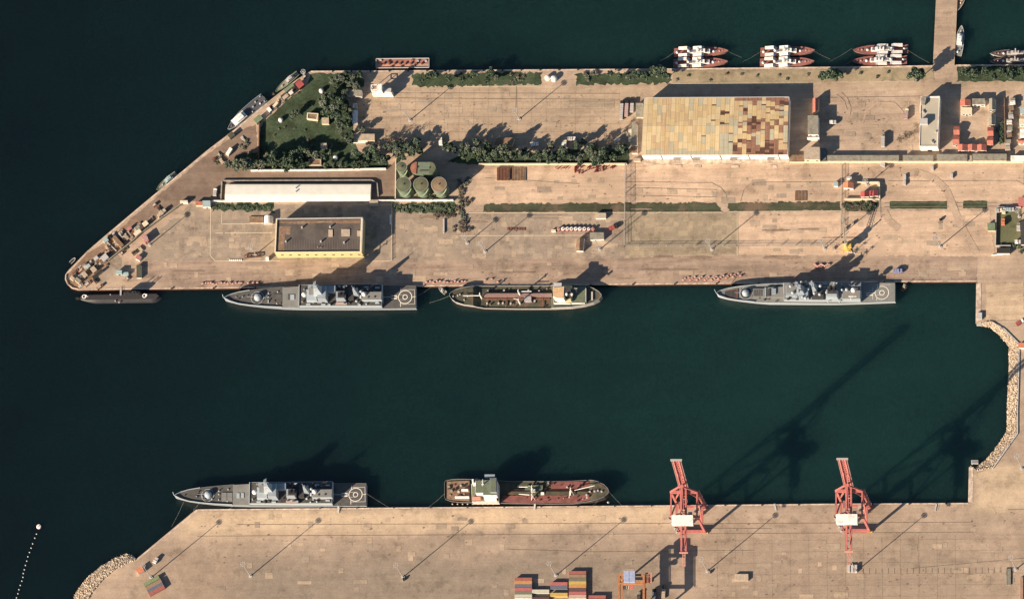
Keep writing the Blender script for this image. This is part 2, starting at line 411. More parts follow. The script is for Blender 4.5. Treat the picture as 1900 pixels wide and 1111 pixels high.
sheet('quay_apron', [(262, 484), (727, 483), (1160, 478), (1420, 474), (1560, 472), (1814, 476), (1812, 521), (1690, 520), (1400, 523), (1125, 526), (820, 528), (444, 532), (273, 534), (225, 520)], M_APRON, 0.05, rag=0.6)
sheet('slab_pavement', [(262, 484), (268, 462), (300, 424), (352, 380), (392, 379), (727, 381), (850, 397), (1160, 397), (1160, 478), (727, 484)], M_SLAB, 0.09, rag=0.2)
sheet('olive_slab_pavement', [(1160, 394), (1369, 394), (1369, 472), (1160, 477)], M_SLABR, 0.10)
sheet('dirt_road', [(868, 310), (1000, 309), (1160, 306), (1465, 303), (1900, 303), (1900, 372), (1830, 373), (1560, 374), (1160, 376), (880, 378), (868, 372), (884, 340)], M_DIRT, 0.06, rag=0.8)
sheet('dirt_yard', [(1371, 395), (1560, 393), (1836, 390), (1846, 476), (1560, 474), (1371, 472)], M_DIRT, 0.07, rag=0.6)
sheet('grass', [(578, 137), (624, 137), (640, 141), (672, 139), (676, 160), (652, 168), (640, 182), (652, 200), (655, 256), (668, 286), (712, 290), (722, 306), (716, 313), (480, 316), (420, 311), (440, 288), (480, 282), (483, 236), (500, 216), (545, 176), (567, 160)], M_GRASS, 0.10, 'stuff', rag=0.7)
sheet('grass_strip', [(764, 137), (860, 136), (937, 134), (1004, 136), (1005, 157), (900, 160), (766, 161)], M_GRASS, 0.10, 'stuff', rag=1.3, seg=1.6)
sheet('grass_strip', [(1068, 138), (1160, 135), (1246, 135), (1246, 150), (1238, 155), (1070, 158)], M_GRASS, 0.10, 'stuff', rag=1.3, seg=1.6)
sheet('verge', [(1248, 131), (1520, 129), (1728, 126), (1735, 148), (1520, 153), (1248, 155)], M_VERGE, 0.10, 'stuff', rag=0.6)
sheet('verge', [(1776, 124), (1900, 123), (1900, 151), (1776, 152)], M_GRASS, 0.10, 'stuff', rag=0.7)
sheet('grass_strip', [(868, 284), (900, 272), (1000, 284), (1060, 277), (1166, 276), (1167, 304), (868, 305), (830, 300)], M_GRASS, 0.10, 'stuff', rag=0.7)
sheet('rail_turf', [(898, 378), (1160, 377), (1325, 376), (1342, 392), (1325, 394), (1160, 394), (898, 394)], M_TURF, 0.11, 'stuff', rag=.9, seg=1.6)
sheet('rail_turf', [(1352, 376), (1560, 374), (1560, 391), (1352, 393)], M_TURF, 0.11, 'stuff', rag=.9, seg=1.6)
sheet('rail_turf', [(1568, 375), (1630, 374), (1622, 392), (1568, 391)], M_TURF, 0.11, 'stuff', rag=0.5)
sheet('grass_bed', rect(1651, 373.5, 1757, 387.5), M_GRASS, 0.11, 'stuff', rag=0.25)
sheet('grass_bed', rect(1787, 372.5, 1832, 386.5), M_GRASS, 0.11, 'stuff', rag=0.25)
sheet('grass_strip', [(393, 379), (505, 376), (507, 392), (455, 391), (395, 390)], M_GRASS, 0.12, 'stuff', rag=1.5, seg=1.6)
sheet('grass_strip', [(729, 376), (845, 376), (848, 397), (790, 396), (731, 394)], M_GRASS, 0.12, 'stuff', rag=1.5, seg=1.6)
sheet('compound_lawn', rect(1849, 384, 1895, 456), ground('compound_grass', (0.125, 0.135, 0.075), var=.3, streak=.1, stain=.5, blotch=(.15, .14, .085)), 0.10, 'stuff')
sheet('asphalt_patch', [(203, 482), (216, 470), (226, 482), (224, 496), (190, 528), (171, 518), (191, 500)], M_SLAB, 0.10)
sheet('asphalt_patch', [(193, 446), (199, 450), (217, 467), (204, 480), (195, 470)], M_ASPH, 0.11)
sheet('warehouse_apron', [(1194, 293), (1464, 290), (1464, 302), (1194, 306)], M_COPE, 0.08)
sheet('scrap_ground', [(126, 508), (163, 470), (197, 448), (216, 468), (202, 484), (192, 500), (172, 517), (160, 528), (140, 534), (128, 526)], M_SCRAP, 0.09, rag=.5)
sheet('scrap_ground', [(199, 446), (250, 401), (262, 412), (262, 432), (242, 450), (217, 468)], M_SCRAP, 0.10, rag=.5)
mb = MB()   # lighter stone coping along the quay edges
for pts in ([(577, 133), (800, 131.7), (1240, 128.7), (1600, 124.7), (1730, 122.7)], [(1774, 121.5), (1900, 121)],
            [(145, 537), (273, 535.4), (444, 533.4), (820, 530), (1125, 527.4), (1400, 525), (1690, 522), (1812, 521.5)],
            [(367, 945.5), (700, 942.5), (1180, 938.5), (1546, 935), (1797, 933.5)], [(367, 945.5), (253, 1038.5)],
            [(123, 519), (123.5, 508.5), (163, 467), (252, 391.5), (336, 321.5), (437.5, 240.5), (495, 192.5)], [(134, 534.5), (126.5, 527), (123, 519)]):
    line(pts, 1.0, 0.13, mb)
line([(1816, 525), (1815, 600)], 3.6, 0.14, mb); line([(1802, 866), (1800.5, 931)], 3.2, 0.14, mb)
struct('quay_coping', mb, M_COPE)
mb = MB()
for pts in ([(391, 384), (390, 474), (399, 484), (520, 484)], [(412, 392), (411, 415.5), (508, 415)], [(727, 378), (726, 484), (690, 484)], [(852, 437.5), (1100, 436.5)], [(1841, 597), (1900, 596)],
            [(1246, 155.5), (1500, 154.5)], [(860, 161), (1000, 160)], [(1368, 396), (1368, 474)], [(865, 394.8), (1340, 394)], [(1352, 393), (1560, 391.5)], [(400, 432.5), (505, 431.5)]):
    line(pts, 0.55, 0.16, mb)
struct('kerb', mb, M_KERB)
mb = MB()
for pts in ([(1306, 971), (1804, 968)], [(1306, 989.5), (1806, 986.5)], [(440, 972.5), (1252, 970)], [(366, 994), (1250, 989.5)], [(700, 182), (1150, 185)], [(958, 160), (957, 200)], [(664, 172.5), (1150, 174)],
            [(1160, 337.5), (1320, 339), (1338, 348), (1347, 360), (1350, 374)], [(1374, 374), (1380, 352), (1392, 341), (1415, 338), (1560, 337)], [(1636, 336), (1886, 335), (1900, 342)], [(900, 330), (1075, 341)],
            [(1160, 348), (1330, 352)], [(1160, 362), (1330, 366)], [(1640, 377), (1850, 376)], [(1640, 384), (1850, 383)], [(984, 399), (1043, 399)], [(984, 405), (1043, 405)],
            [(1400, 1020), (1100, 1023), (940, 1018)], [(1870, 945), (1900, 944)], [(1690, 1054), (1800, 1044), (1900, 1035)], [(1536, 181.5), (1706, 179)], [(1430, 980), (1250, 979)]):
    line(pts, 0.32, 0.17, mb)
for i in range(26):
    u = 1590+i*11.6; line([(u, 1054-i*.1), (u, 1064-i*.1)], 0.25, 0.17, mb)
for v in range(188, 262, 14): mb_v = v; line([(668, v+2), (1166, v)], .07, 0.165, mb)
for u in range(690, 1160, 27): line([(u, 165), (u-1, 262)], .07, 0.166, mb)
for u in range(1330, 1800, 34): line([(u, 992), (u+1, 1111)], .08, 0.166, mb)
for v in range(1002, 1111, 21): line([(1320, v+1), (1900, v-3)], .06, 0.165, mb)
struct('rail_track', mb, M_LINE)
random.seed(33)
for nm_, col_ in (('concrete_patch', (0.355, 0.29, 0.223)), ('concrete_patch', (0.43, 0.34, 0.25))):     # repaired slabs
    mb = MB()
    for (u0, v0, u1, v1, n_) in ((680, 168, 1150, 250, 16), (300, 390, 380, 475, 7), (400, 420, 505, 480, 7), (735, 400, 1150, 474, 26), (280, 486, 1800, 516, 22), (380, 950, 1240, 1100, 26), (1330, 995, 1890, 1105, 22), (1540, 185, 1690, 275, 8), (1390, 400, 1830, 468, 12), (900, 315, 1500, 370, 12)):
        for _ in range(n_):
            u, v = random.uniform(u0, u1), random.uniform(v0, v1); w_, h_ = random.choice([7, 9, 9, 14, 18, 26]), random.choice([6, 8, 9, 11]); z_ = .12+random.random()*.03
            mb.add([P(u, v, z_), P(u+w_, v, z_), P(u+w_, v+h_, z_), P(u, v+h_, z_)], [[0, 3, 2, 1]])
    struct(nm_, mb, ground(nm_+str(col_[0]), col_, streak=.15, stain=.3))
mb = MB()
mb.add([P(1055, 187, .135), P(1140, 187, .135), P(1140, 200, .135), P(1055, 200, .135)], [[0, 3, 2, 1]]); struct('concrete_patch', mb, ground('dull_patch', (.36, .29, .215)))
mb = MB()   # wide curved tyre marks on the dirt
for pts, w_ in (([(1640, 332), (1672, 321), (1704, 320), (1734, 332), (1756, 352), (1772, 392), (1790, 432), (1812, 470)], 5.0), ([(1640, 392), (1650, 410), (1668, 425)], 5.0), ([(1560, 172), (1572, 184), (1578, 200), (1576, 215)], .8), ([(1552, 176), (1566, 188), (1571, 204)], .8), ([(1600, 230), (1608, 205), (1630, 190), (1660, 192), (1676, 210)], 1.4)):
    line(pts, w_, 0.18, mb)
struct('tyre_marks', mb, M_TYRE)
mb = MB()   # long dark oily smears
random.seed(12)
for (u, v, l, h_) in ((1230, 476, 36, 3), (1300, 478, 40, 4), (1440, 427, 52, 3), (1500, 425, 40, 2.5), (1560, 441, 70, 2.5), (1450, 478, 70, 5), (1240, 500, 110, 2.5), (1160, 517, 34, 1.4), (640, 497, 60, 2), (350, 503, 60, 2), (1190, 388, 40, 2), (880, 412, 50, 3), (800, 402, 30, 4), (1745, 413, 9, 4), (960, 505, 70, 2)):
    n_ = 26; up = [(u-l/2+l*i/n_, v-h_/2*max(0.0, math.sin(math.pi*i/n_))**.5-random.uniform(0, h_*.4)) for i in range(n_+1)]; dn = [(x, v+h_/2*max(0.0, math.sin(math.pi*i/n_))**.5+random.uniform(0, h_*.4)) for i, (x, _) in enumerate(up)]
    w_ = [P(*p, .19) for p in up+dn[::-1]]; mb.add(w_, tess(w_))
for (u0, v0, u1, v1, n_) in ((670, 165, 1160, 255, 120), (280, 485, 1800, 520, 110), (900, 312, 1900, 372, 90), (1380, 396, 1830, 472, 50), (735, 400, 1150, 476, 70), (370, 955, 1250, 1050, 90), (1320, 945, 1890, 1110, 120), (1540, 182, 1700, 280, 40), (300, 380, 510, 480, 40)):
    for _ in range(n_):
        u, v, r_ = random.uniform(u0, u1), random.uniform(v0, v1), random.choice([.2, .28, .35, .35, .45, .6]); p = P(u, v, .185); ax_ = random.uniform(1, 2.2)
        w_ = [Vector((p.x+r_*ax_*math.cos(k*math.pi/4)*random.uniform(.6, 1.1), p.y+r_*math.sin(k*math.pi/4)*random.uniform(.6, 1.1), .185)) for k in range(8)]; mb.add(w_, tess(w_))
struct('oil_smears', mb, ground('oily_dirt', (0.27, 0.20, 0.15), var=.25, streak=.3))

# ------------------------------------------------------------------ generic builders
def shed(name, label, cat, q, h, wallm, roofm, ridge=None, zr=1.0, parapet=0.0, doors=(), wins=(), doorm=None, group=None, z0=0.0, dh=2.6, dw=3.0):
    if len(q) == 4 and not isinstance(q[0], tuple): q = rect(*q)
    c = sum((P(u, v, h) for u, v in q), Vector((0, 0, 0)))/4; c.z = z0
    t = thing(name, label, cat, c, group)
    MB(c).quad(q, h, z0).build('wall', wallm, t)
    w = [P(u, v, h) for u, v in q]
    r = MB(c)
    if ridge:
        cc = sum(w, Vector((0, 0, 0)))/4
        w2 = [cc+(p-cc)*1.04 for p in w]
        r.gable(w2, h+0.03, h+zr, ridge)
    elif parapet:
        cc = sum(w, Vector((0, 0, 0)))/4
        k = 1-1.0/max(3, (w[0]-cc).length)
        r.prism([cc+(p-cc)*k for p in w], h, h+0.06)
        e = MB(c)
        for i in range(4):
            a, b = w[i], w[(i+1) % 4]; a2, b2 = cc+(a-cc)*k, cc+(b-cc)*k
            e.prism([a, b, b2, a2], h+0.002, h+parapet)
        e.build('parapet', M_CREAM if wallm is M_YELL else wallm, t)
    else:
        cc = sum(w, Vector((0, 0, 0)))/4
        r.prism([cc+(p-cc)*1.03 for p in w], h+0.002, h+0.25)
    r.build('roof', roofm, t)
    s0, s1 = w[3], w[2]; nrm = Vector((s1.y-s0.y, -(s1.x-s0.x), 0)).normalized(); dx = (s1-s0).normalized()
    for f in doors:
        p = s0.lerp(s1, f)
        MB(c).prism([p-dx*dw/2+nrm*.003, p+dx*dw/2+nrm*.003, p+dx*dw/2+nrm*.09, p-dx*dw/2+nrm*.09], z0, z0+dh).build('door', doorm or M_SHADE, t)
    for f in wins:
        p = s0.lerp(s1, f); zc = z0+(h-z0)*.55
        MB(c).prism([p-dx*.9+nrm*.003, p+dx*.9+nrm*.003, p+dx*.9+nrm*.08, p-dx*.9+nrm*.08], zc-.9, zc+.9).build('window', M_GLASS, t)
    return t, c

def wall(name, label, cat, pts, h, th, m, base=0.0, group=None, capm=None):
    o = P(*pts[0], 0); mb = MB(o); mc = MB(o)
    for a, b in zip(pts, pts[1:]):
        p, q = P(a[0], a[1], 0), P(b[0], b[1], 0); d = (q-p).normalized(); s = Vector((-d.y, d.x, 0))*th/2
        mb.prism([p-s, q-s, q+s, p+s], base, h)
        s2 = s*1.25; mc.prism([p-s2, q-s2, q+s2, p+s2], h+.002, h+.12)
    t = thing(name, label, cat, o, group)
    mb.build('wall_panel', m, t); mc.build('wall_cap', capm or m, t); return t

def fence(label, pts, h, step=1.25, group=None):
    o = P(*pts[0], 0); t = thing('mesh_fence', label, 'fence', o, group); pan = MB(o)
    for a, b in zip(pts, pts[1:]):
        p, q = P(*a, 0), P(*b, 0); L = (q-p).length
        for z in (0.4, h*.55, h-.1): pan.beam(p+Vector((0, 0, z)), q+Vector((0, 0, z)), .10)
        for i in range(int(L/step)):
            x = p.lerp(q, i*step/L); pan.beam(x, x+Vector((0, 0, h)), .13)
    pan.build('fence_panel', M_STEEL, t)
    for a, b in zip(pts, pts[1:]):
        p, q = P(*a, 0), P(*b, 0); k = max(2, int((q-p).length/9))
        for i in range(k+1):
            x = p.lerp(q, i/k); MB(o).beam(x, x+Vector((0, 0, h+.3)), .3).build('post', M_STEEL, t)
    return t

def leafy(mb, c, rx, ry, rz, n, size, mi):
    for _ in range(n):
        while True:
            x, y, z = (random.uniform(-1, 1) for _ in range(3))
            if x*x+y*y+z*z <= 1: break
        p = Vector((c[0]+x*rx, c[1]+y*ry, c[2]+z*rz))
        a = Vector((random.gauss(0, 1), random.gauss(0, 1), random.gauss(0, .6))).normalized()
        b = a.cross(Vector((random.gauss(0, .5), random.gauss(0, .5), 1))).normalized()
        s = size*random.uniform(.6, 1.3)
        m = mi if random.random() < .75 else max(0, mi-1)
        mb.add([p-a*s-b*s*.5, p+a*s*.2-b*s*.7, p+a*s+b*s*.3, p-a*s*.1+b*s*.7], [[0, 1, 2, 3]], m)

def tree_proto(kind, R, H, seed):
    """trunk, limbs and a loose crown; R crown radius, H height"""
    random.seed(seed)
    t = thing('tree', 'tree', 'tree', (0, 0, 0))
    cr = MB(); tk = MB()
    tk.tube((0, 0, 0), (0, 0, H*.45), .28, .2, 7)
    n = random.randint(11, 15)
    base = {'broad': 1, 'grey': 2, 'tall': 1, 'bare': 3}[kind]
    for i in range(n):
        a = 2.4*i+random.uniform(-.5, .5); r = R*(.2+.62*(i/n)**.5)*random.uniform(.8, 1.15)
        z = H*random.uniform(.42, .92) if kind == 'tall' else H*random.uniform(.45, .85)
        c = (r*math.cos(a), r*math.sin(a), z)
        tk.tube((0, 0, H*random.uniform(.3, .45)), c, .14, .05, 5)
        k = random.uniform(.24, .42)*R
        leafy(cr, c, k, k, k*random.uniform(.6, 1.1), 26 if kind == 'bare' else int(60+46*k), .30 if kind == 'bare' else .5, random.choice([base, base, max(0, base-1), min(2, base+1)]) if kind != 'bare' else 3)
    if kind != 'bare': leafy(cr, (0, 0, H*.8), R*.5, R*.5, H*.16, 120, .5, base)
    cr.build('crown', M_LEAF, t); tk.build('trunk', M_BARK, t)
    return t
# ------------------------------------------------------------------ large warehouse with patchwork roof
def warehouse():
    h = 9.4
    q = [(1196, 182), (1464, 180.5), (1461, 287.5), (1190.5, 288)]
    t, c = thing('warehouse', 'huge warehouse under a patchwork roof of ochre, grey-green and rust sheets', 'warehouse', P(1328, 240, 0)), P(1328, 240, 0)
    MB(c).quad(q, h).build('wall', M_WHITE, t)
    mats = [mat('sheet_ochre', (0.50, 0.385, 0.205), .7, .16, 0.5, stretch=(2, .12, 1)), mat('sheet_pale', (0.54, 0.435, 0.26), .7, .14, .5, stretch=(2, .12, 1)), mat('sheet_green', (0.385, 0.36, 0.26), .7, .14, .5, stretch=(2, .12, 1)),
            mat('sheet_rust', (0.235, 0.125, 0.085), .8, .3, .5, stretch=(2, .15, 1)), mat('sheet_pink', (0.46, 0.34, 0.20), .7, .2, .5, stretch=(2, .12, 1)), mat('sheet_dark', (0.085, 0.045, 0.032), .8, .2, .4)]
    W = [P(u, v, h) for u, v in q]
    def at(a, b):
        p = W[0].lerp(W[1], a).lerp(W[3].lerp(W[2], a), b)
        p.z = h+0.3+1.1*(1-abs(b-.5)*2); return p
    r = MB(c); random.seed(21); NC, NR = 32, 48
    for i in range(NC):
        a = (i+.5)/NC; j = 0
        while j < NR:
            L = random.choice([5, 6, 7, 8]); cut = False
            b = j/NR
            dens = min(.56, max(0, (a-.46)*1.7))*(.55+.9*random.random())
            if b > .86 and a < .62: k = 2
            elif a < .02: k = 1
            elif b > .80+.12*math.sin(a*47)+.5*max(0, .72-a) and a > .5: k = random.choice([3, 3, 3, 5]); L = random.choice([2, 3])
            elif .72 < a < .78 and .3 < b < .62: k = random.choice([3, 5]); L = 3
            elif random.random() < dens: k = random.choice([3, 3, 5, 4, 3]); L = random.choice([1, 1, 2, 3])
            elif a > .64 and b < .06: k = 3; L = 3
            elif a > .42 and random.random() < .10: k = random.choice([5, 3]); L = 1
            elif .52 < a < .62 and .62 < b < .9: k = 2; L = 6
            elif .08 < a < .2 and random.random() < .6: k = 4
            elif a > .66: k = random.choice([0, 1, 0, 4, 2]); L = random.choice([3, 4, 5])
            elif .44 < b < .5: k = 2; L = 2
            else: k = random.choices([0, 1, 2, 4], [5, 4, 1.3, 1])[0]
            e = min(NR, j+L)
            if j < NR/2 < e: e = NR//2
            g = 0.0005
            r.add([at(i/NC+g, j/NR+.0008), at((i+1)/NC-g, j/NR+.0008), at((i+1)/NC-g, e/NR-.0008), at(i/NC+g, e/NR-.0008)], [[0, 3, 2, 1]], k)
            j = e
    r.build('roof', mats, t)
    u = MB(c); zz = Vector((0, 0, .12))
    for b0, b1 in ((0, .5), (.5, 1)): u.add([at(0, b0)-zz, at(1, b0)-zz, at(1, b1)-zz, at(0, b1)-zz], [[0, 3, 2, 1]])
    for a in (0, 1): u.add([at(a, 0)-zz, at(a, .5)-zz, at(a, 1)-zz], [[0, 1, 2]])
    u.build('roof_underlay', M_RUST, t)
    g = MB(c)
    for a, b in ((0, 1), (1, 2), (3, 0)):
        p, s = W[a].copy(), W[b].copy(); p.z = s.z = h+.22; g.beam(p, s, .55, .35)
    g.build('gutter', M_LGREY, t)
    for f in (.235, .37, .625, .88):
        s0, s1 = W[3], W[2]; d = (s1-s0).normalized(); p = s0.lerp(s1, f); nr = Vector((d.y, -d.x, 0))
        MB(c).prism([p-d*1.9+nr*.01, p+d*1.9+nr*.01, p+d*1.9+nr*.12, p-d*1.9+nr*.12], 0, 4.2).build('door', M_RUST, t)
        MB(c).prism([p-d*2.6+nr*.2, p+d*2.6+nr*.2, p+d*2.6+nr*2.2, p-d*2.6+nr*2.2], 3.9, 4.15, bottom=True).build('canopy', M_GREYR, t)
    for f in (.13, .335, .535, .73, .935):
        p = W[3].lerp(W[2], f); d = (W[2]-W[3]).normalized(); nr = Vector((d.y, -d.x, 0))
        MB(c).tube(p+nr*.2-Vector((0, 0, .2)), p+nr*.2-Vector((0, 0, h)), .16).build('downpipe', M_RUST, t)
warehouse()
for i, u in enumerate((1258, 1294, 1364, 1434)):
    c = P(u, 309, 0); o = MB(c).quad(rect(u-7, 306.5, u+7, 311), .35).build('loading_ramp', M_COPE)
    tag(o, f'pale concrete ramp below the {nth(i+1)} door from the left of the patchwork-roofed warehouse', 'ramp', 'loading ramps along the warehouse front')

# ------------------------------------------------------------------ long white vaulted hall
def hall():
    t = thing('storage_hall', 'long low hall with a bright cream vaulted roof behind a low perimeter wall', 'hall', P(553, 360, 0)); c = P(553, 360, 0)
    a0, a1 = P(418, 366, 2.2), P(688, 366, 2.2); ax = (a1-a0).normalized(); n = Vector((-ax.y, ax.x, 0))
    L = (a1-a0).length; prof = [(-2.6, 2.2), (-1.9, 3.4), (.4, 4.15), (1.6, 4.3), (4.6, 4.2), (7.8, 4.0), (9.0, 3.8)]
    r = MB(c); vs = []
    for x in (0, L):
        for y, z in prof: p = a0+ax*x+n*y; vs.append((p.x, p.y, z))
    k = len(prof); r.add(vs, [[i, i+k, i+k+1, i+1][::-1] for i in range(k-1)])
    r.build('roof', mat('cream_sheet_roof', (0.66, 0.66, 0.60), .5, .07, .2), t)
    wl = MB(c); pts = [a0+n*-2.6, a1+n*-2.6, a1+n*9.0, a0+n*9.0]
    wl.prism(pts, 0, 2.19)
    for x in (0.02, L-.02):
        e = [a0+ax*x+n*y for y, z in prof]; wl.add([(p.x, p.y, z-.02) for p, (y, z) in zip(e, prof)], [list(range(k))])
    wl.build('wall', M_CREAM, t)
    for u, v in ((549, 349), (549, 356)):
        p = P(u, v, 4.3); MB(c).cyl(p, .45, 4.0, 5.6, n=8).build('vent', M_LGREY, t)
hall()
wall('retaining_wall', 'pale ribbed retaining wall wrapping three sides of the cream vaulted hall', 'wall', [(410.5, 371), (412.5, 336.5), (690, 335.5), (700, 341), (702.5, 365)], 1.6, .7, mat('weathered_wall', (.27, .255, .235), var=.4, scale=.5))
wall('perimeter_wall', 'bright white wall with long shadow along the south edge of the cream vaulted hall', 'wall', [(394, 374.5), (735, 373.5)], 2.4, .7, M_WHITE)
wall('perimeter_wall', 'bright white wall in front of the green storage tanks', 'wall', [(733, 373), (842, 373)], 2.4, .7, M_WHITE)
wall('perimeter_wall', 'white wall between the asphalt road and the green lawn with its trees', 'wall', [(466, 318), (480, 317.5), (600, 317), (717, 314.5)], 2.2, .7, M_WHITE)
wall('boundary_wall', 'dark north to south wall along the left edge of the green lawn', 'wall', [(482, 230), (480.5, 318)], 2.6, .5, M_RUST)
wall('perimeter_wall', 'cream wall along the foot of the tree row north of the dirt road', 'wall', [(888, 306), (1164, 305.5)], 2.2, .7, M_CREAM)
wall('perimeter_wall', 'long cream wall below the row of grey flat-roofed sheds', 'wall', [(1466, 302), (1900, 302)], 2.0, .8, M_CREAM)
wall('tank_yard_wall', 'pale wall on the left of the green tanks', 'wall', [(735, 296), (734, 373)], 1.6, .5, M_CREAM)
wall('diagonal_wall', 'grey wall running diagonally across the pier tip clutter', 'wall', [(202, 484), (242, 452), (262, 434), (296, 409), (345, 374)], 2.2, .6, M_GREYR)
wall('yard_wall', 'pale cross wall closing off the walled enclosure at the pier tip', 'wall', [(199, 450), (217, 467)], 1.6, .6, M_LGREY)
wall('curb_wall', 'low rounded wall along the very tip of the pier', 'wall', [(122.5, 510), (122, 519), (126, 528), (134, 534.5), (146, 537)], 0.9, .6, M_COPE)

# ------------------------------------------------------------------ workshop with the dark flat roof
t, c = shed('workshop_building', 'yellow-walled building with a big dark flat roof and pale parapet', 'building',
            [(512.4, 406.3), (672.8, 404.2), (670.5, 468), (509.6, 469)], 11.8, M_YELL, M_DARKR, parapet=1.1,
            wins=[(x-600)/745 for x in (655, 725, 800, 870, 945, 1020, 1095, 1170, 1245, 1315)])
ln = MB(c)
for a, b in (((512.4, 406.3), (672.8, 404.2)), ((672.8, 404.2), (670.5, 468))):
    ln.beam(P(*a, 13), P(*b, 13), .8, .25)
ln.build('parapet_coping', M_LGREY, t)
rb = MB(c)
for k in range(30): rb.box(527+k*4.7, 445, 528.2+k*4.7, 462, 11.95, 11.87)
rb.build('roof_batten', mat('roof_batten', (.13, .11, .10)), t)
for u, v, w_, h_ in ((613.3, 432.5, 8, 13), (641.3, 431.5, 16, 13), (666, 433, 7, 10)):
    MB(c).box(u-w_/2, v-h_/2, u+w_/2, v+h_/2, 12.4, 11.87).build('skylight', M_TANR, t)
for u, v in ((561, 423), (613, 422), (531, 449), (596, 449), (639, 451), (590, 459), (596, 460)):
    MB(c).tube(P(u, v, 11.8), P(u, v, 11.8)+Vector((0, 0, 2.2 if v < 455 else 1.2)), .6 if v < 455 else .25).build('vent', M_LGREY, t)
MB(c).quad([(515, 420), (540, 420), (538, 435), (529, 435), (528, 466), (513, 466)], 11.9, 11.87).build('roof_patch', M_BROWNR, t)
MB(c).quad([(516, 411), (668, 409), (668, 414), (640, 415), (600, 413), (560, 416), (516, 414)], 11.9, 11.87).build('roof_patch', M_BROWNR, t)
# quonset
def quonset():
    c = P(497, 408, 0); t = thing('arched_shed', 'small white arched shed beside the dark-roofed building', 'shed', c)
    a, b = P(496.6, 399.5, 4.6), P(496.6, 413.5, 4.6); a.z = b.z = 0; ax = (b-a).normalized(); n = Vector((-ax.y, ax.x, 0)); r = MB(c); k = 9
    vs = [tuple(p+n*3.2*math.cos(math.pi*i/(k-1))+Vector((0, 0, 4.8*math.sin(math.pi*i/(k-1))))) for p in (a, b) for i in range(k)]
    r.add(vs, [[i, i+1, i+1+k, i+k] for i in range(k-1)]); r.build('roof', M_WHITE, t)
    e = MB(c)
    for p in (0, k): e.add(vs[p:p+k], [list(range(k))])
    e.build('end_wall', M_LGREY, t)
quonset()
shed('low_wall_shed', 'dark narrow sunken shed next to the white arched shed', 'shed', (463, 402, 488, 413), .8, M_CREAM, M_BROWNR)
shed('kiosk', 'small white kiosk at the corner of the yellow-walled building', 'kiosk', (493, 477, 498.5, 482), 2.8, M_WHITE, M_WHITE)
shed('gate_house', 'small beige hut straddling the white wall end', 'hut', (685.5, 372, 701, 380), 2.6, M_CREAM, M_TANR)

# ------------------------------------------------------------------ white building with tower
def white_block():
    c = P(707, 178, 0); t = thing('white_building', 'brilliant white stepped building with tower and roof terraces', 'building', c)
    MB(c).quad([(690, 168), (728, 169), (728, 176), (690, 175)], 5.6).build('wall', M_WHITE, t)
    MB(c).quad([(691, 168.6), (727, 169.5), (727, 175), (691, 174.5)], 5.9, 5.61).build('roof', M_WHITE, t)
    MB(c).quad([(701.5, 156), (708, 156), (708, 168), (701.5, 168)], 13, 0).build('tower', M_WHITE, t)
    MB(c).quad([(712, 163), (726, 164), (725, 171), (712, 170)], 7.5, 5.92).build('upper_storey', M_LGREY, t)
    p = [P(u, v, 8) for u, v in ((688.5, 158), (700, 158), (700, 167), (688.5, 167))]
    f = MB(c)
    for a in range(4):
        f.beam(p[a], p[(a+1) % 4], .4); q = p[a].copy(); q.z = 0; f.beam(q, p[a], .35)
    f.build('pergola', M_WHITE, t)
    for k in range(6):
        a = P(692+k*6.5, 176.5, 3); MB(c).box(691+k*6.5, 175.6, 695+k*6.5, 177.4, 3.4, 2.2).build('balcony', M_CREAM, t)
white_block()
shed('white_building', 'lower white building with grey roof just left of the stepped white building', 'building', [(643, 164), (671, 168), (671, 180), (643, 176)], 4.5, M_WHITE, M_GREYR, wins=(.3, .5, .7))
BUS = [('small grey truck', 655, 193, 662, 201), ]
shed('cargo_trailer', 'short grey trailer parked at the top of the lawn edge', 'trailer', (654.5, 192, 662, 201), 2.8, M_LGREY, M_LGREY)
shed('cargo_trailer', 'long white trailer parked beside the yard with dark shadow', 'trailer', (654, 205, 663, 229), 3.2, M_LGREY, M_WHITE)
shed('brick_shed', 'tan flat-roofed shed with a white side wall at the lawn corner', 'shed', [(657, 249), (694.5, 249), (694.5, 261), (657, 261)], 3.6, M_CREAM, M_TANR)
wall('garden_wall', 'short bright white wall in front of the tan flat-roofed shed', 'wall', [(645.5, 266), (683, 264.5)], 2.4, .7, M_WHITE)
shed('garden_hut', 'brown square hut with pale rim in the middle of the lawn', 'hut', [(570, 209.5), (591, 211), (589, 223), (569, 220.5)], 3.4, M_CREAM, M_BROWNR, parapet=.4)
shed('garden_hut', 'tan hut half hidden by the dark trees in mid lawn', 'hut', (597, 219, 610, 230), 3, M_CREAM, M_TANR)
shed('garden_hut', 'small tan hut on the lower lawn', 'hut', (595, 266, 606, 275), 3, M_CREAM, M_TANR)
shed('pergola_hut', 'brown rectangular hut with pale frame among the trees by the white wall', 'hut', (573, 295.5, 596, 306), 3, M_TANR, M_BROWNR, parapet=.4)
def silo(u, v, label):
    c = P(u, v, 0); t = thing('domed_tank', label, 'tank', c); MB(c).cyl(c, 1.7, 0, 2).build('drum', M_LGREY, t); MB(c).dome(c, 1.7, 2.001, .8).build('dome', M_WHITE, t, True)
silo(597, 170, 'white domed tank on the upper lawn'); silo(521.5, 224, 'white domed tank on the left lawn'); silo(623.5, 294, 'white domed tank on the lower lawn by the trees')

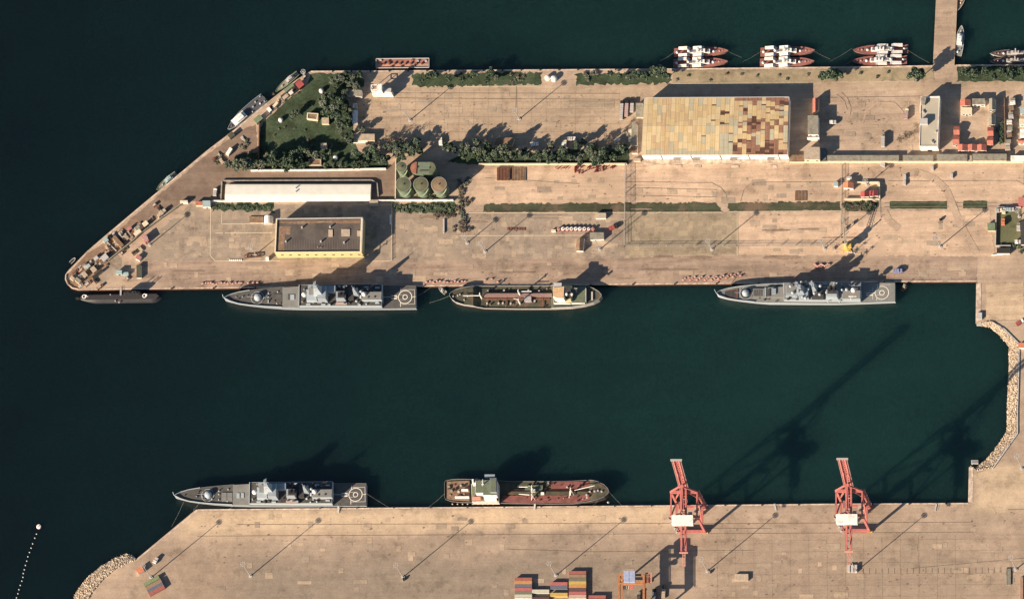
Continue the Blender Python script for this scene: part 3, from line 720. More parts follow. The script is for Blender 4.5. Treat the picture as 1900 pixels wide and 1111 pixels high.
# ------------------------------------------------------------------ sheds along the slanting western edge
A = 39.5
DS = [('bright red flat roof on a square shed at the top of the slanting quay', rq(556, 156.5, 12, 12, A), 3.8, M_RUST, M_DRED),
      ('small white hut just below the red-roofed shed', rq(540, 172.5, 7, 6, A), 3, M_CREAM, M_WHITE),
      ('beige hut touching the white hut on the slanting quay', rq(529.5, 179.5, 11, 6, A), 2.8, M_CREAM, M_TANR),
      ('grey-green shed behind the beige hut on the slanting quay', rq(536, 163, 20, 6, A), 2.8, M_GREYR, M_GREEN),
      ('small tan hut in the middle of the slanting quay sheds', rq(517.5, 181, 7, 5, A), 2.6, M_CREAM, M_TANR),
      ('pale beige shed between a tan hut and a white kiosk', rq(511, 194, 11, 5, A+10), 2.8, M_CREAM, M_CREAM),
      ('white kiosk with dark shadow beside the lawn corner', rq(499.5, 203.5, 6, 8, A), 3.2, M_WHITE, M_WHITE),
      ('grey-green flat-roofed shed by the dark lawn wall', rq(479, 221, 15, 10, A), 3.4, M_GREEN, M_GREEN),
      ('dark green cabin on the quay under the patrol boat bow', rq(429, 251, 11, 8, A), 3, M_GREEN, M_TDECK),
      ('cream cabin with white roof where the asphalt road meets the lawn', rq(425, 281, 14, 6, A+18), 2.8, M_CREAM, M_WHITE),
      ('white fronted shed at the head of the diagonal wall', rect(334, 372, 348, 376), 3, M_WHITE, M_CREAM),
      ('pinkish gate hut at the left end of the white hall wall', rect(363, 374, 375, 381), 3, M_CREAM, M_REDR),
      ('dark teal hut with white front by the gate hut', rect(376, 372.5, 390, 384), 3.6, M_WHITE, M_TEAL),
      ('tan hut, upper end of three huts along the diagonal wall', rq(304, 390.5, 6, 6, A), 2.8, M_CREAM, M_TANR),
      ('whitish hut, middle of three huts along the diagonal wall', rq(299, 394.5, 6, 8, A), 3, M_WHITE, M_TANR),
      ('tan hut, lower end of three huts along the diagonal wall', rq(294.5, 399, 5, 6, A), 2.8, M_CREAM, M_TANR),
      ('cream boxy hut with open yard on the diagonal wall', rq(269.5, 415, 10, 8, A), 3, M_CREAM, M_CREAM),
      ('grey hut beside a cream roof on the quay', rq(255.5, 421.5, 8, 6, A), 2.8, M_LGREY, M_GREYR),
      ('cream roofed hut with a bright lower wall', rq(255, 431.5, 14, 7, A), 3.2, M_WHITE, M_CREAM),
      ('dark pink shed roof above the walled enclosure', rq(240, 424, 9, 6, A), 2.6, M_RUST, mat('pink_roof', (.36, .17, .15))),
      ('white square hut at the water edge, corner of the walled enclosure', rq(195.5, 445, 9, 8, A), 3, M_WHITE, M_TEAL),
      ('bright white cabin inside the walled enclosure at the pier tip', rq(194, 477.5, 12, 10, A), 3.4, M_WHITE, M_LGREY),
      ('small white cabin left of the bright white cabin', rq(178, 479, 8, 6, A), 3, M_WHITE, M_LGREY),
      ('small teal-grey hut in the pier tip clutter', rq(164, 493, 6, 6, A), 3, M_TEAL, M_TEAL),
      ('tan flat hut beside the teal-grey hut', rq(173.5, 500, 9, 10, A), 2.8, M_CREAM, M_TANR),
      ('beige hut with white gable near the rounded pier tip', rq(156.5, 509, 8, 10, A), 3.2, M_WHITE, M_TANR),
      ('grey sheet-roofed hut close to the rounded pier tip', rq(144.5, 520, 11, 7, -38), 2.8, M_CREAM, M_GREYR),
      ('tan hut nearest the rounded pier tip', rq(134, 516, 8, 6, -40), 2.6, M_CREAM, M_TANR),
      ('long dark shed with deep shadow in the pier tip clutter', rq(181, 508, 23, 5, A), 2.4, M_TANR, M_SHADE),
      ('cyan-grey roofed shed at the edge of the grey paving', rect(215, 501.5, 226, 508), 3.4, M_TEAL, M_TEAL),
      ('low cyan-grey shed right of its taller neighbour', rect(228, 505, 238, 510), 2.4, M_TEAL, M_TEAL),
      ('pinkish ruined building with broken wall on the quay', rq(219, 448, 7, 24, A+2), 2.6, M_CREAM, M_BROWNR),
      ('pink box truck body parked by the diagonal wall', rq(269.5, 442, 8, 14, 30), 4.2, M_DRED, mat('pink_truck', (.42, .17, .17))),
      ('green open shed with white edge beside the submarine quay', rect(253.5, 492, 262, 515), 2.4, M_WHITE, M_TDECK),
      ('small pink shed with white edge on the dusty quay', rq(257, 478, 9, 8, -30), 2.4, M_WHITE, mat('pink_roof', (.36, .17, .15)))]
for lab, q, h, wm, rm in DS:
    shed('quay_shed' if 'hut' not in lab else 'quay_hut', lab, 'hut' if ('hut' in lab or 'kiosk' in lab) else 'shed', q, h, wm, rm, doors=(.5,) if h > 3 else (), dh=2.1, dw=1.2)
random.seed(40)
JK = []
for (u, v) in [(213, 437), (228, 432), (205, 441), (140, 505), (150, 497), (170, 487), (186, 490), (199, 492), (150, 531), (163, 527), (176, 521), (246, 441), (233, 463), (249, 470), (282, 406), (287, 381), (296, 388), (345, 372), (510, 201), (523, 187), (546, 166), (565, 143), (504, 198), (452, 259), (407, 288), (398, 296), (412, 300), (186, 533), (237, 517), (262, 462), (215, 459), (227, 470), (139, 512)]:
    JK.append((u, v))
for _ in range(46):
    f = random.random(); JK.append((132+f*120+random.uniform(-4, 12), 512-f*100+random.uniform(2, 16)))
for i, (u, v) in enumerate(JK):
    c = P(u, v, 0); o = MB(c); L = random.uniform(1, 2.6); W_ = random.uniform(.8, 1.6); a = math.radians(A+random.choice([0, 90])); hh = random.uniform(.7, 1.8)
    cs, sn = math.cos(a), math.sin(a)
    o.prism([(c.x+x*cs-y*sn, c.y+x*sn+y*cs) for x, y in ((-L, -W_), (L, -W_), (L, W_), (-L, W_))], 0, hh, 0)
    o.prism([(c.x+x*cs-y*sn, c.y+x*sn+y*cs) for x, y in ((-L*.7, -W_*.6), (L*.4, -W_*.6), (L*.4, W_*.7), (-L*.7, W_*.7))], hh+.002, hh+.35, 1)
    ob = o.build('crate_heap', [random.choice([M_TANR, M_BROWNR, M_GREYR, M_BROWNR, M_RUST, M_RUST, M_LGREY]), random.choice([M_TANR, M_GREYR, M_RUST, M_SHADE, M_LGREY])])
    tag(ob, 'small heap of crates and gear among the sheds of the slanting quay', 'crates', 'heaps of gear on the slanting quay')

# ------------------------------------------------------------------ tanks
def tank(u, v, r, h, top, label):
    p = P(u, v, h); c = Vector((p.x, p.y, 0)); t = thing('storage_tank', label, 'tank', c, 'green storage tanks')
    MB(c).cyl(c, r, 0, h, n=40, cap=False).build('tank_wall', M_TANKS, t, True)
    mb = MB(c); mb.cyl(c, r+.12, h+.002, h+.35, n=40, cap=False); mb.cyl(c, r+.12, h+.35, h+1.0, r2=.4, n=40); mb.build('tank_top', top, t)
    MB(c).cyl(c, .5, h+1.0, h+1.5, n=10).build('hatch', M_RUST, t)
    st = MB(c); vs = []
    for k in range(23):
        a = math.radians(200+k*6)
        for rr in (r+.05, r+.9): vs.append((c.x+rr*math.cos(a), c.y+rr*math.sin(a), .3+(h-.3)*k/22))
    st.add(vs, [[2*k, 2*k+1, 2*k+3, 2*k+2] for k in range(22)])
    st.build('spiral_stair', M_GREEN, t)
    pr = MB(c); pr.ring(c, r-.15, r+.05, h+1.1, n=40); pr.build('handrail', M_STEEL, t)
tank(745.2, 310.5, 3.9, 15, M_TANK, 'narrow green tank at the back left of the tank yard')
tank(748.8, 343, 5.4, 15, M_TANK, 'green tank at the front left of the tank yard under a leafy branch')
tank(781, 343, 5.3, 15, M_TANK, 'green tank in the middle of the front row with a walkway across its top')
tank(814.5, 343, 5.4, 15, mat('rusty_green_top', (0.20, 0.16, 0.10), var=.3, scale=.2, dirt=(.3, .14, .09)), 'green tank with rusty-red front half of its top')
def oval_tank():
    c = P(785, 318, 0); h = 15; t = thing('storage_tank', 'twin rounded tank block with red and yellow-green top', 'tank', c, 'green storage tanks')
    a, b = P(773, 312, h), P(797, 312, h); pts = []
    ax = (b-a).normalized(); n = Vector((-ax.y, ax.x, 0)); r = 4.4
    for cc, s in ((b, 0), (a, 1)):
        for k in range(13):
            x = -math.pi/2+math.pi*k/12+math.pi*s; pts.append(cc+ax*r*math.cos(x)+n*r*math.sin(x))
    MB(c).prism(pts, 0, h).build('tank_wall', M_TANKS, t)
    for (s0, m) in ((0, M_TANK), (13, M_TANKR)):
        cc = (a+b)/2; half = pts[s0:s0+13]
        MB(c).prism(half, h+.01, h+.5).build('tank_top', m, t)
    for cc in (a, b): MB(c).cyl(cc, .5, h+.5, h+1.0, n=10).build('hatch', M_RUST, t)
    MB(c).beam(P(776, 318, h+.8), P(794, 318, h+.8), .3).build('handrail', M_RUST, t)
oval_tank()
# ------------------------------------------------------------------ sheds around the warehouse and the eastern yards
ES = [('grey_shed', 'grey flat-roofed shed tucked against the upper left side of the warehouse', rect(1180, 192, 1193, 217.5), 3, M_CREAM, M_GREYR, None),
      ('grey_shed', 'long grey lean-to shed along the left side of the warehouse', rect(1171.7, 230.7, 1181.8, 269), 3.4, M_WHITE, M_GREYR, None),
      ('grey_shed', 'small dark shed with white front at the lower left of the warehouse', rect(1172, 272, 1182, 284), 3, M_WHITE, M_BROWNR, None),
      ('cream_shed', 'bright cream little shed left of the long grey lean-to', rect(1166, 240, 1171.5, 262), 2.6, M_CREAM, M_CREAM, None),
      ('shack', 'small tan shack by the road end below the grey lean-to', rect(1176, 294, 1188, 299), 2.2, M_CREAM, M_TANR, None),
      ('red_shed', 'red and rust roofed shed just right of the warehouse shadow', [(1508, 183), (1518.5, 183), (1518.5, 204), (1508, 211)], 4.8, M_CREAM, M_REDR, 'y'),
      ('office_building', 'grey gravel-roofed building with a blazing white front', rect(1499, 215, 1517.7, 249.5), 7.4, M_WHITE, M_GREYR, None),
      ('porch', 'white porch with red awning before the gravel-roofed building', rect(1498, 255, 1520, 259), 3, M_WHITE, M_WHITE, None),
      ('office_building', 'beige flat-roofed building right of the warehouse corner', rect(1492, 273.5, 1520.5, 296), 7.8, M_CREAM, M_TANR, None),
      ('lean_to', 'low tan shed with rust and red stuff against the warehouse corner', rect(1466, 288, 1491, 300), 2.6, M_TANR, M_BROWNR, None),
      ('cargo_container', 'dark slate container standing beside the beige flat-roofed building', rect(1521.5, 275.5, 1532.5, 297), 2.7, M_NDARK, mat('slate', (.12, .13, .15)), None),
      ('row_shed', 'longest grey flat-roofed shed of the row above the cream wall', rect(1537, 288.5, 1666, 299), 3.2, M_CREAM, M_GREYR, None),
      ('row_shed', 'grey shed with dark patches in the middle of the row above the cream wall', rect(1676, 288.5, 1731, 299), 3.2, M_CREAM, M_GREYR, None),
      ('row_shed', 'plain grey row shed under the corner of the tall grey building', rect(1739, 286.5, 1794, 299), 3.2, M_CREAM, M_GREYR, None),
      ('row_shed', 'grey row shed below the red-roofed houses', rect(1805.5, 286, 1867, 298.5), 3.2, M_CREAM, M_GREYR, None),
      ('white_shed', 'long white-roofed shed at the right end of the row above the cream wall', rect(1876, 289, 1925, 298), 3.4, M_WHITE, M_WHITE, None),
      ('row_shed', 'tiny hut filling the gap between two grey row sheds', rect(1794.5, 289, 1803, 298), 2.2, M_CREAM, M_TANR, None),
      ('house', 'red gabled house at the upper left of the barracks yard', rect(1782, 185, 1800, 196.5), 4, M_CREAM, M_REDR, 'y'),
      ('house', 'tan and white patched annex below the upper left red house', rect(1783.5, 200, 1803, 212), 3, M_WHITE, M_CREAM, None),
      ('house', 'grey-roofed house with white front at the top of the barracks yard', rect(1804, 183.5, 1827, 194.5), 4.4, M_WHITE, M_GREYR, None),
      ('house', 'upper of two grey houses with ridged roofs on the right of the yard', rect(1835.5, 183.5, 1847, 204), 4.2, M_WHITE, M_GREYR, 'y'),
      ('house', 'lower of two grey houses with ridged roofs on the right of the yard', rect(1834.5, 211.8, 1846, 231.5), 4.2, M_WHITE, M_GREYR, 'y'),
      ('house', 'red roof just below the two grey ridged houses', rect(1832.5, 236, 1843, 252), 3.6, M_CREAM, M_REDR, 'x'),
      ('house', 'red roof at the lower right corner of the barracks yard', rect(1831.5, 254, 1842.5, 269), 3.6, M_CREAM, M_REDR, 'x'),
      ('house', 'upper red roof on the left of the barracks yard', rect(1769.5, 234.5, 1780, 250), 3.6, M_CREAM, M_REDR, 'x'),
      ('house', 'lower red roof on the left of the barracks yard with white edge', rect(1768, 252, 1779.5, 268), 3.6, M_WHITE, M_REDR, 'x'),
      ('house', 'first red roof from the left in the bottom row of the barracks yard', rect(1777.6, 268.5, 1794, 279.5), 3.6, M_WHITE, M_REDR, 'y'),
      ('house', 'middle red roof in the bottom row of the barracks yard', rect(1795.8, 268.5, 1812, 279.5), 3.6, M_WHITE, M_REDR, 'y'),
      ('house', 'last red roof in the bottom row of the barracks yard', rect(1813.3, 268.5, 1829.7, 279.5), 3.6, M_WHITE, M_REDR, 'y'),
      ('house', 'white-walled house at the right photo edge, upper one', rect(1891.5, 221, 1915, 232), 5, M_WHITE, M_CREAM, None),
      ('house', 'white-roofed house at the right photo edge, lower one', rect(1893, 240, 1915, 255), 5, M_WHITE, M_WHITE, None),
      ('house', 'red-roofed house at the right photo edge', rect(1890, 258.5, 1915, 266), 4, M_WHITE, M_REDR, 'x'),
      ('house', 'teal-roofed shed at the right photo edge', rect(1893, 200, 1915, 211), 4, M_CREAM, M_TEAL, None),
      ('guard_house', 'orange-roofed house in the walled square by the yellow crane', [(1565, 339), (1582.5, 338.5), (1582.5, 349.5), (1565, 348.5)], 4, M_WHITE, M_ORANGE, 'y'),
      ('guard_house', 'left dark red roof in the walled square by the yellow crane', [(1597, 356), (1612, 355.5), (1612, 365), (1597, 365.5)], 3.6, M_WHITE, M_DRED, 'y'),
      ('guard_house', 'right dark red roof in the walled square by the yellow crane', [(1613.5, 354.5), (1629, 354), (1629, 363.5), (1613.5, 364)], 3.6, M_WHITE, M_DRED, 'y'),
      ('box_hut', 'bluish white box above the orange-roofed house', rect(1571, 328, 1580, 331.5), 2.8, M_WHITE, M_LGREY, None),
      ('box_hut', 'grey-teal box left of the orange-roofed house', rect(1547, 337.5, 1554.5, 345.5), 2.6, M_WHITE, M_TEAL, None),
      ('shelter', 'tan shelter with white front beside the tracks', rect(1105, 395.4, 1124, 405), 2.6, M_WHITE, M_TANR, None),
      ('gabled_shed', 'brown gabled shed with bright white walls near the row of buoys', [(1070, 442), (1083.7, 441.5), (1081.5, 465), (1069, 465)], 3.6, M_WHITE, M_BROWNR, 'y'),
      ('flat_shed', 'grey flat shed with pale rim right of the brown gabled shed', [(1095, 431.5), (1120, 431.5), (1120, 443.5), (1095, 445)], 3.2, M_WHITE, M_GREYR, None),
      ('supply_box', 'small pale box at the left end of the buoy row', rect(1023, 426, 1031, 430), 1.6, M_WHITE, M_CREAM, None),
      ('rubble_hut', 'brown rubble-covered hut among the trees south of the yard', [(922, 256), (954, 256), (950, 270), (918, 270)], 3, M_CREAM, M_BROWNR, None),
      ('green_booth', 'small glassy green booth outside the walled green compound', rect(1832.5, 414, 1846, 428), 2.2, M_CREAM, M_GREEN, None),
      ('guard_hut', 'dark open hut with white beam at the foot of the green compound', rect(1850, 460, 1873, 470), 2.6, M_WHITE, M_SHADE, None),
      ('dark_building', 'black-roofed building at the right photo edge in the green compound', rect(1894, 411, 1915, 453), 5, M_LGREY, M_NDARK, None),
      ('red_shed', 'pinkish red block at the right photo edge above the green compound', rect(1890, 366, 1915, 381), 4, M_DRED, mat('pink_red', (.42, .16, .14)), None),
      ('control_cabin', 'grey cabin beside the quay steps on the harbour corner', rect(1812.5, 580, 1822, 592), 1.5, M_LGREY, M_LGREY, None),
      ('red_shed', 'small orange-red shed at the right photo edge above the rocks', rect(1890, 636, 1910, 645), 3, M_WHITE, M_ORANGE, None)]
for nm, lab, q, h, wm, rm, rdg in ES:
    shed(nm, lab, 'container' if 'container' in nm else 'house' if nm == 'house' else 'building' if 'building' in nm else 'shed', q, h, wm, rm, ridge=rdg, zr=1.3,
         doors=(.5,) if nm in ('house', 'office_building', 'guard_house') else (), wins=(.2, .8) if nm in ('office_building', 'house') else (), dh=2.2, dw=1.3)
# tall grey building
t, c = shed('barracks_building', 'tall grey building with pale flat roof and long black shadow', 'building', [(1708.5, 180), (1744, 179), (1739.7, 273.5), (1706, 273.5)], 8.3, M_WHITE, mat('pale_grey_roof', (.40, .37, .295), .8, .12, .1), parapet=.5, doors=(.5,))
MB(c).quad([(1707, 219.5), (1721, 219.5), (1721, 230), (1707, 230)], 11.5, 8.37).build('stair_box', M_LGREY, t)
MB(c).quad([(1709, 180), (1719, 180), (1716, 194), (1709, 194)], 10.4, 8.37).build('stair_box', M_GREYR, t)
for u, v in ((1728, 262), (1731, 265), (1712, 206), (1714, 209), (1736, 244)): MB(c).box(u-1.4, v-1.2, u+1.4, v+1.2, 9.4, 8.37).build('roof_unit', M_LGREY, t)
wall('square_wall', 'cream wall on three sides of the small walled square by the yellow crane', 'wall', [(1588, 340), (1632, 340), (1632.5, 371), (1567, 371)], 2.2, .8, M_CREAM)
wall('compound_wall', 'pale wall around the green compound on the right', 'wall', [(1895, 386), (1849, 386), (1847.5, 457), (1876, 457)], 1.8, .5, M_LGREY)
wall('compound_wall', 'white beam wall in front of the green compound hut', 'wall', [(1840, 474), (1856, 472.5), (1872, 471)], 1.0, .5, M_WHITE)
wall('yard_fence_wall', 'dark wall dividing the barracks yard from the scrap row', 'wall', [(1864, 184), (1866, 282)], 1.6, .4, M_BROWNR)
wall('sea_wall', 'grey sea wall behind the right-hand rock slope', 'wall', [(1842, 598), (1864, 611), (1891, 638), (1890, 695), (1888, 759), (1888, 804), (1842, 869)], .6, .7, M_LGREY)

# ------------------------------------------------------------------ vehicles and loose yard things
def truck(label, u, v, l, ang, bodym, cabm, h=2.9, w=2.5, name='truck', cat='truck', group=None):
    """box lorry: chassis, cargo body, cab with windscreen, six wheels; ang = heading in degrees"""
    c = P(u, v, 0); t = thing(name, label, cat, c, group); t.rotation_euler = (0, 0, math.radians(ang))
    MB().lbox(-l/2, l/2, -w*.42, w*.42, .7, 1.0).build('chassis', M_BLACK, t)
    b = MB().lbox(-l/2, l/2-2.3, -w/2, w/2, 1.003, h); b.lbox(-l/2+.15, l/2-2.45, -w/2+.12, w/2-.12, h+.002, h+.08); b.build('cargo_body', bodym, t)
    rb = MB()
    for k in range(max(2, int((l-2.6)/1.3))): rb.lbox(-l/2+.5+k*1.3, -l/2+.65+k*1.3, -w/2+.1, w/2-.1, h+.082, h+.16)
    rb.build('roof_bow', M_GREYR, t)
    k = MB(); k.prism([(l/2-2.1, -w*.47), (l/2, -w*.47), (l/2, w*.47), (l/2-2.1, w*.47)], 1.003, 2.0); k.prism([(l/2-2.0, -w*.46), (l/2-.35, -w*.46), (l/2-.35, w*.46), (l/2-2.0, w*.46)], 2.002, 2.65)
    cb = k.build('cab', cabm, t)
    MB().lbox(l/2-.345, l/2-.28, -w*.4, w*.4, 2.02, 2.55).build('windscreen', M_GLASS, cb)
    for x in (-l/2+.9, -l/2+2.1, l/2-1.1):
        for s in (-1, 1): MB().tube((x, s*(w/2-.35), .5), (x, s*(w/2-.02), .5), .5, n=12).build('wheel', M_BLACK, t)
    return t
truck('white lorry parked at the left edge of the tree row', 818.4, 264, 6.2, 95, M_WHITE, M_CREAM)
truck('white lorry in front of the tall trees, middle one of the row', 993, 269, 5.6, 5, M_WHITE, M_WHITE)
truck('cream lorry with square body beside a pale van under the trees', 1047.8, 267.5, 5.2, 85, M_WHITE, M_CREAM, w=3.4)
truck('pale van parked above the cream lorry by the trees', 1062, 259, 5.8, 0, M_LGREY, M_WHITE)
truck('white truck half hidden by trees at the right end of the tree row', 1146, 263, 5.0, 60, M_WHITE, M_WHITE)
truck('white truck parked in the shadow of the gravel-roofed building', 1546.5, 228.5, 5.0, 0, M_WHITE, M_LGREY)
truck('grey lorry with tall trailer and dark shadow near the tall grey building', 1639.5, 262, 10, 90, M_LGREY, M_GREYR, 3.6)
truck('pinkish lorry parked just left of the tall grey building', 1682.5, 213, 8, 85, mat('mauve_paint', (.36, .26, .27)), M_CREAM)
truck('grey lorry beside the left end of the white hall wall', 400, 358, 5.6, 85, M_LGREY, M_WHITE)
truck('dark lorry with cab at the right end of the buoy row', 1139, 423, 6.5, 20, M_DRED, M_SHADE)
truck('white lorry alone on the terminal near the rock slope', 290, 1040, 4.6, 60, M_WHITE, M_LGREY, 2.4)
truck('blue box lorry beside the frigate stern on the quay', 1667.5, 504, 6.2, 3, M_BLUE, M_BLUE, 3)
truck('orange truck inside the green compound', 1862, 413, 5, 90, M_ORANGE, M_ORANGE)
truck('pink-red truck at the right photo edge above the rock slope', 1893, 599, 6, 30, M_DRED, M_WHITE)
truck('pale truck in the upper left corner of the green compound', 1855, 392, 4.6, 10, M_LGREY, M_CREAM)
truck('pale truck in the middle of the top row in the green compound', 1864, 392.5, 4.4, 80, M_CREAM, M_LGREY)
truck('blue-grey truck right in the top row of the green compound', 1875, 390.5, 6, 0, M_TEAL, M_LGREY)
truck('grey truck by the black-roofed building in the green compound', 1890.5, 422, 6, 90, M_LGREY, M_GREYR)
truck('white truck by the lower black-roofed building wall', 1890, 450, 4.6, 0, M_WHITE, M_LGREY)
for i, (u, v, l, m) in enumerate(((1163.5, 203, 12, mat('pinkish_load', (.42, .30, .27))), (1154, 206, 14, M_LGREY), (1173.5, 199, 9, M_LGREY))):
    truck(('pink loaded lorry, middle of three parked left of the warehouse', 'pale trailer lorry, farthest from the warehouse of three', 'grey lorry, nearest to the warehouse of three')[i], u, v, l, 88, m, M_BLACK, 2.6)
ROW = [(1880, 190, M_WHITE, 'white'), (1877, 200, M_BROWNR, 'brown'), (1876.5, 216, M_LGREY, 'pale grey'), (1874, 226, M_WHITE, 'white and black'), (1875, 238, M_GREYR, 'grey'), (1873.5, 250, M_BROWNR, 'brown-grey'), (1872, 262, M_GREYR, 'dusty grey'), (1870.5, 274, M_TANR, 'tan')]
for i, (u, v, m, cn) in enumerate(ROW):
    truck(f'{cn} lorry, {nth(i+1)} from the top in the packed vehicle row', u, v, 5.2, 92+random.uniform(-6, 6), m, random.choice([M_SHADE, M_GREYR, M_LGREY]), 3.1, 3.6, group='vehicles packed along the barracks yard')
POST = [(1640, 305.5), (1636, 303.5), (1679, 328), (1678.5, 339), (1730, 311.5), (1766, 326)]
for i, (u, v) in enumerate(POST):
    lab = ('grey concrete block by the cream wall', 'pale concrete block touching a grey one by the cream wall', 'upper of two upright slabs on the dirt road', 'lower of two upright slabs on the dirt road',
           'grey slab just below the long cream wall', 'lone upright slab on the dirt road, farthest to the right')[i]
    c = P(u, v, 0); o = MB(c); o.box(u-2, v-4, u+2, v+4, 1.8); o.box(u-2.6, v-4.6, u+2.6, v+4.6, .3, 0)
    tag(o.build('concrete_block', M_LGREY), lab, 'block', 'concrete blocks on the dirt road')
def rack(label, q, h, m, n, along='v'):
    c = P(*q[0], 0); o = MB(c); (u0, v0), (u1, v1) = q
    for k in range(n):
        a = k/n; b = (k+.72)/n
        o.box(u0+(u1-u0)*a, v0, u0+(u1-u0)*b, v1, h*random.uniform(.75, 1))
    return o.build('steel_stack', m)
tag(rack('x', ((922, 311), (946, 334)), 1.8, M_RUST, 9), 'dark brown stack of steel sections below the cream wall', 'stack')
tag(rack('x', ((948, 311), (976, 335)), .8, M_BROWNR, 10), 'paler low stack of beams beside the dark brown stack', 'stack')
tag(rack('x', ((1475, 355), (1497, 372)), .7, M_BROWNR, 8), 'square brown stack of planks on the dirt road', 'stack')
tag(rack('x', ((941, 422), (976, 427)), .5, M_RUST, 7), 'dark rusty row of bars on the slab yard', 'stack')
tag(rack('x', ((1363.5, 1064), (1398, 1076)), 2.6, M_TANR, 1), 'tan block of stacked racks on the terminal between the two cranes', 'stack')
tag(rack('x', ((1572, 1047), (1592, 1060)), 2.4, M_LGREY, 3), 'pale grey cabinet block at the foot of a lamp mast', 'cabinet')
tag(rack('x', ((1866, 1054), (1876, 1084)), 1.2, M_GREYR, 3), 'grey low loader standing near the right photo edge', 'trailer')
tag(rack('x', ((1893, 1070), (1915, 1111)), 1.6, mat('faded_red', (.30, .19, .14)), 3), 'faded reddish slab load at the lower right photo edge', 'stack')
tag(rack('x', ((425, 481), (450, 483.5)), .7, M_WHITE, 7), 'short white row of barriers on the yard left of the yellow-walled building', 'barrier')
tag(rack('x', ((822, 406), (825.5, 432)), 1.4, M_LGREY, 1), 'long pale pipe standing out on the slab yard', 'pipe')
tag(rack('x', ((723, 398), (726.5, 416)), .9, M_WHITE, 1), 'narrow white trough by the shadow of the dark-roofed building', 'trough')
def frame_stand():
    c = P(470, 478, 0); o = MB(c)
    for a, b in (((455, 474), (486, 471)), ((455, 480), (486, 477)), ((455, 474), (455, 480)), ((486, 471), (486, 477)), ((462, 473), (462, 480)), ((478, 472), (478, 478))):
        o.beam(G(*a, 1.2), G(*b, 1.2), .5); o.beam(G(*a, 0), G(*a, 1.2), .4)
    tag(o.build('scaffold', M_RUST), 'rusty open steel frame lying under a lamp mast on the slab yard', 'scaffold')
frame_stand()
for k, (u, v, r) in enumerate(((1016.5, 146, 1.9), (1028.5, 147.5, 2.2))):
    c = P(u, v, 0); t = thing('domed_tank', ('left of two bright white domed tanks on the bare patch by the sea', 'right of two bright white domed tanks on the bare patch by the sea')[k], 'tank', c)
    MB(c).cyl(c, r, 0, 2.4).build('drum', M_WHITE, t); MB(c).dome(c, r, 2.402, .5).build('dome', M_WHITE, t, True)

# containers
CI = {'red': mat('container_red', (.34, .13, .105), .6, .12), 'orange': mat('container_orange', (.50, .27, .10), .6, .12), 'blue': mat('container_blue', (.14, .155, .20), .6, .1),
      'pink': mat('container_pink', (.42, .15, .14), .6, .1), 'olive': mat('container_olive', (.20, .18, .13), .6, .1), 'mint': mat('container_mint', (.52, .52, .42), .6, .08),
      'white': M_WHITE, 'tan': mat('container_tan', (.30, .215, .14), .6, .12), 'yellow': mat('container_yellow', (.52, .38, .12), .6, .1), 'plum': mat('container_plum', (.13, .075, .085), .6, .1), 'pale': mat('container_pale', (.52, .38, .29), .6, .1), 'green': mat('container_green', (.22, .27, .15), .6, .1)}
CNAME = {'red': 'brownish red', 'plum': 'dark plum', 'mint': 'pale mint', 'pale': 'pale peach'}
def container(label, c, ang, m, L=12.0, W_=2.4, group='shipping containers on the terminal'):
    t = thing('shipping_container', label, 'container', c, group); t.rotation_euler = (0, 0, ang)
    b = MB(); b.lbox(-L/2, L/2, -W_/2, W_/2, 0.1, 2.6)
    for k in range(int(L/.6)): b.lbox(-L/2+.15+k*.6, -L/2+.45+k*.6, -W_/2+.1, W_/2-.1, 2.602, 2.66)
    b.build('body', m, t)
    f = MB()
    for y in (-W_/2, W_/2):
        for z in (.1, 2.6): f.beam((-L/2, y, z), (L/2, y, z), .14)
    f.build('rail', m, t)
    MB().lbox(L/2+.005, L/2+.06, -W_/2+.1, W_/2-.1, .2, 2.5).build('door', m, t)
_x = P(1000, 1080)-P(960, 1080); CANG = math.atan2(_x.y, _x.x)
for cname, u, lst in (('first', 971, [(1074.2, 'red'), (1080, 'orange'), (1086.4, 'blue'), (1092.6, 'pink'), (1099, 'olive'), (1105, 'mint'), (1111.2, 'white')]),
                      ('second', 1003, [(1096.3, 'mint'), (1110.8, 'plum')]), ('third', 1037, [(1082.6, 'pink'), (1089, 'blue'), (1102.4, 'yellow')]),
                      ('fourth', 1071.5, [(1062, 'red'), (1068.2, 'tan'), (1074.4, 'olive'), (1080.5, 'yellow'), (1087, 'orange'), (1093.3, 'plum'), (1099.5, 'pink'), (1105.8, 'pale'), (1112, 'white')]),
                      ('fifth', 1108, [(1107, 'red'), (1113.2, 'red')])):
    for k, (v, cn) in enumerate(lst):
        c = P(u, v, 2.6); c.z = 0
        container(f'{CNAME.get(cn, cn)} container, {nth(k+1)} from the top of the {cname} column from the left', c, CANG, CI[cn])
for k, (u, v, cn, lab) in enumerate(((281, 1077, 'green', 'green container at the upper side of a slanted trio near the rocks'), (285, 1083.5, 'tan', 'brown container, upper middle of the slanted group near the rocks'), (287.6, 1088.6, 'blue', 'blue-grey container, lower middle of the slanted group near the rocks'), (290.6, 1094.5, 'red', 'red container at the lower side of the slanted group near the rocks'))):
    c = P(u, v, 2.6); c.z = 0; container(lab, c, math.radians(28), CI[cn], group='slanted containers near the rock slope')
shed('red_cabin', 'orange-red cabin at the lower end of the quay by the rock slope', 'cabin', rq(259.7, 1057, 12, 11, 35), 3.2, M_WHITE, M_ORANGE)

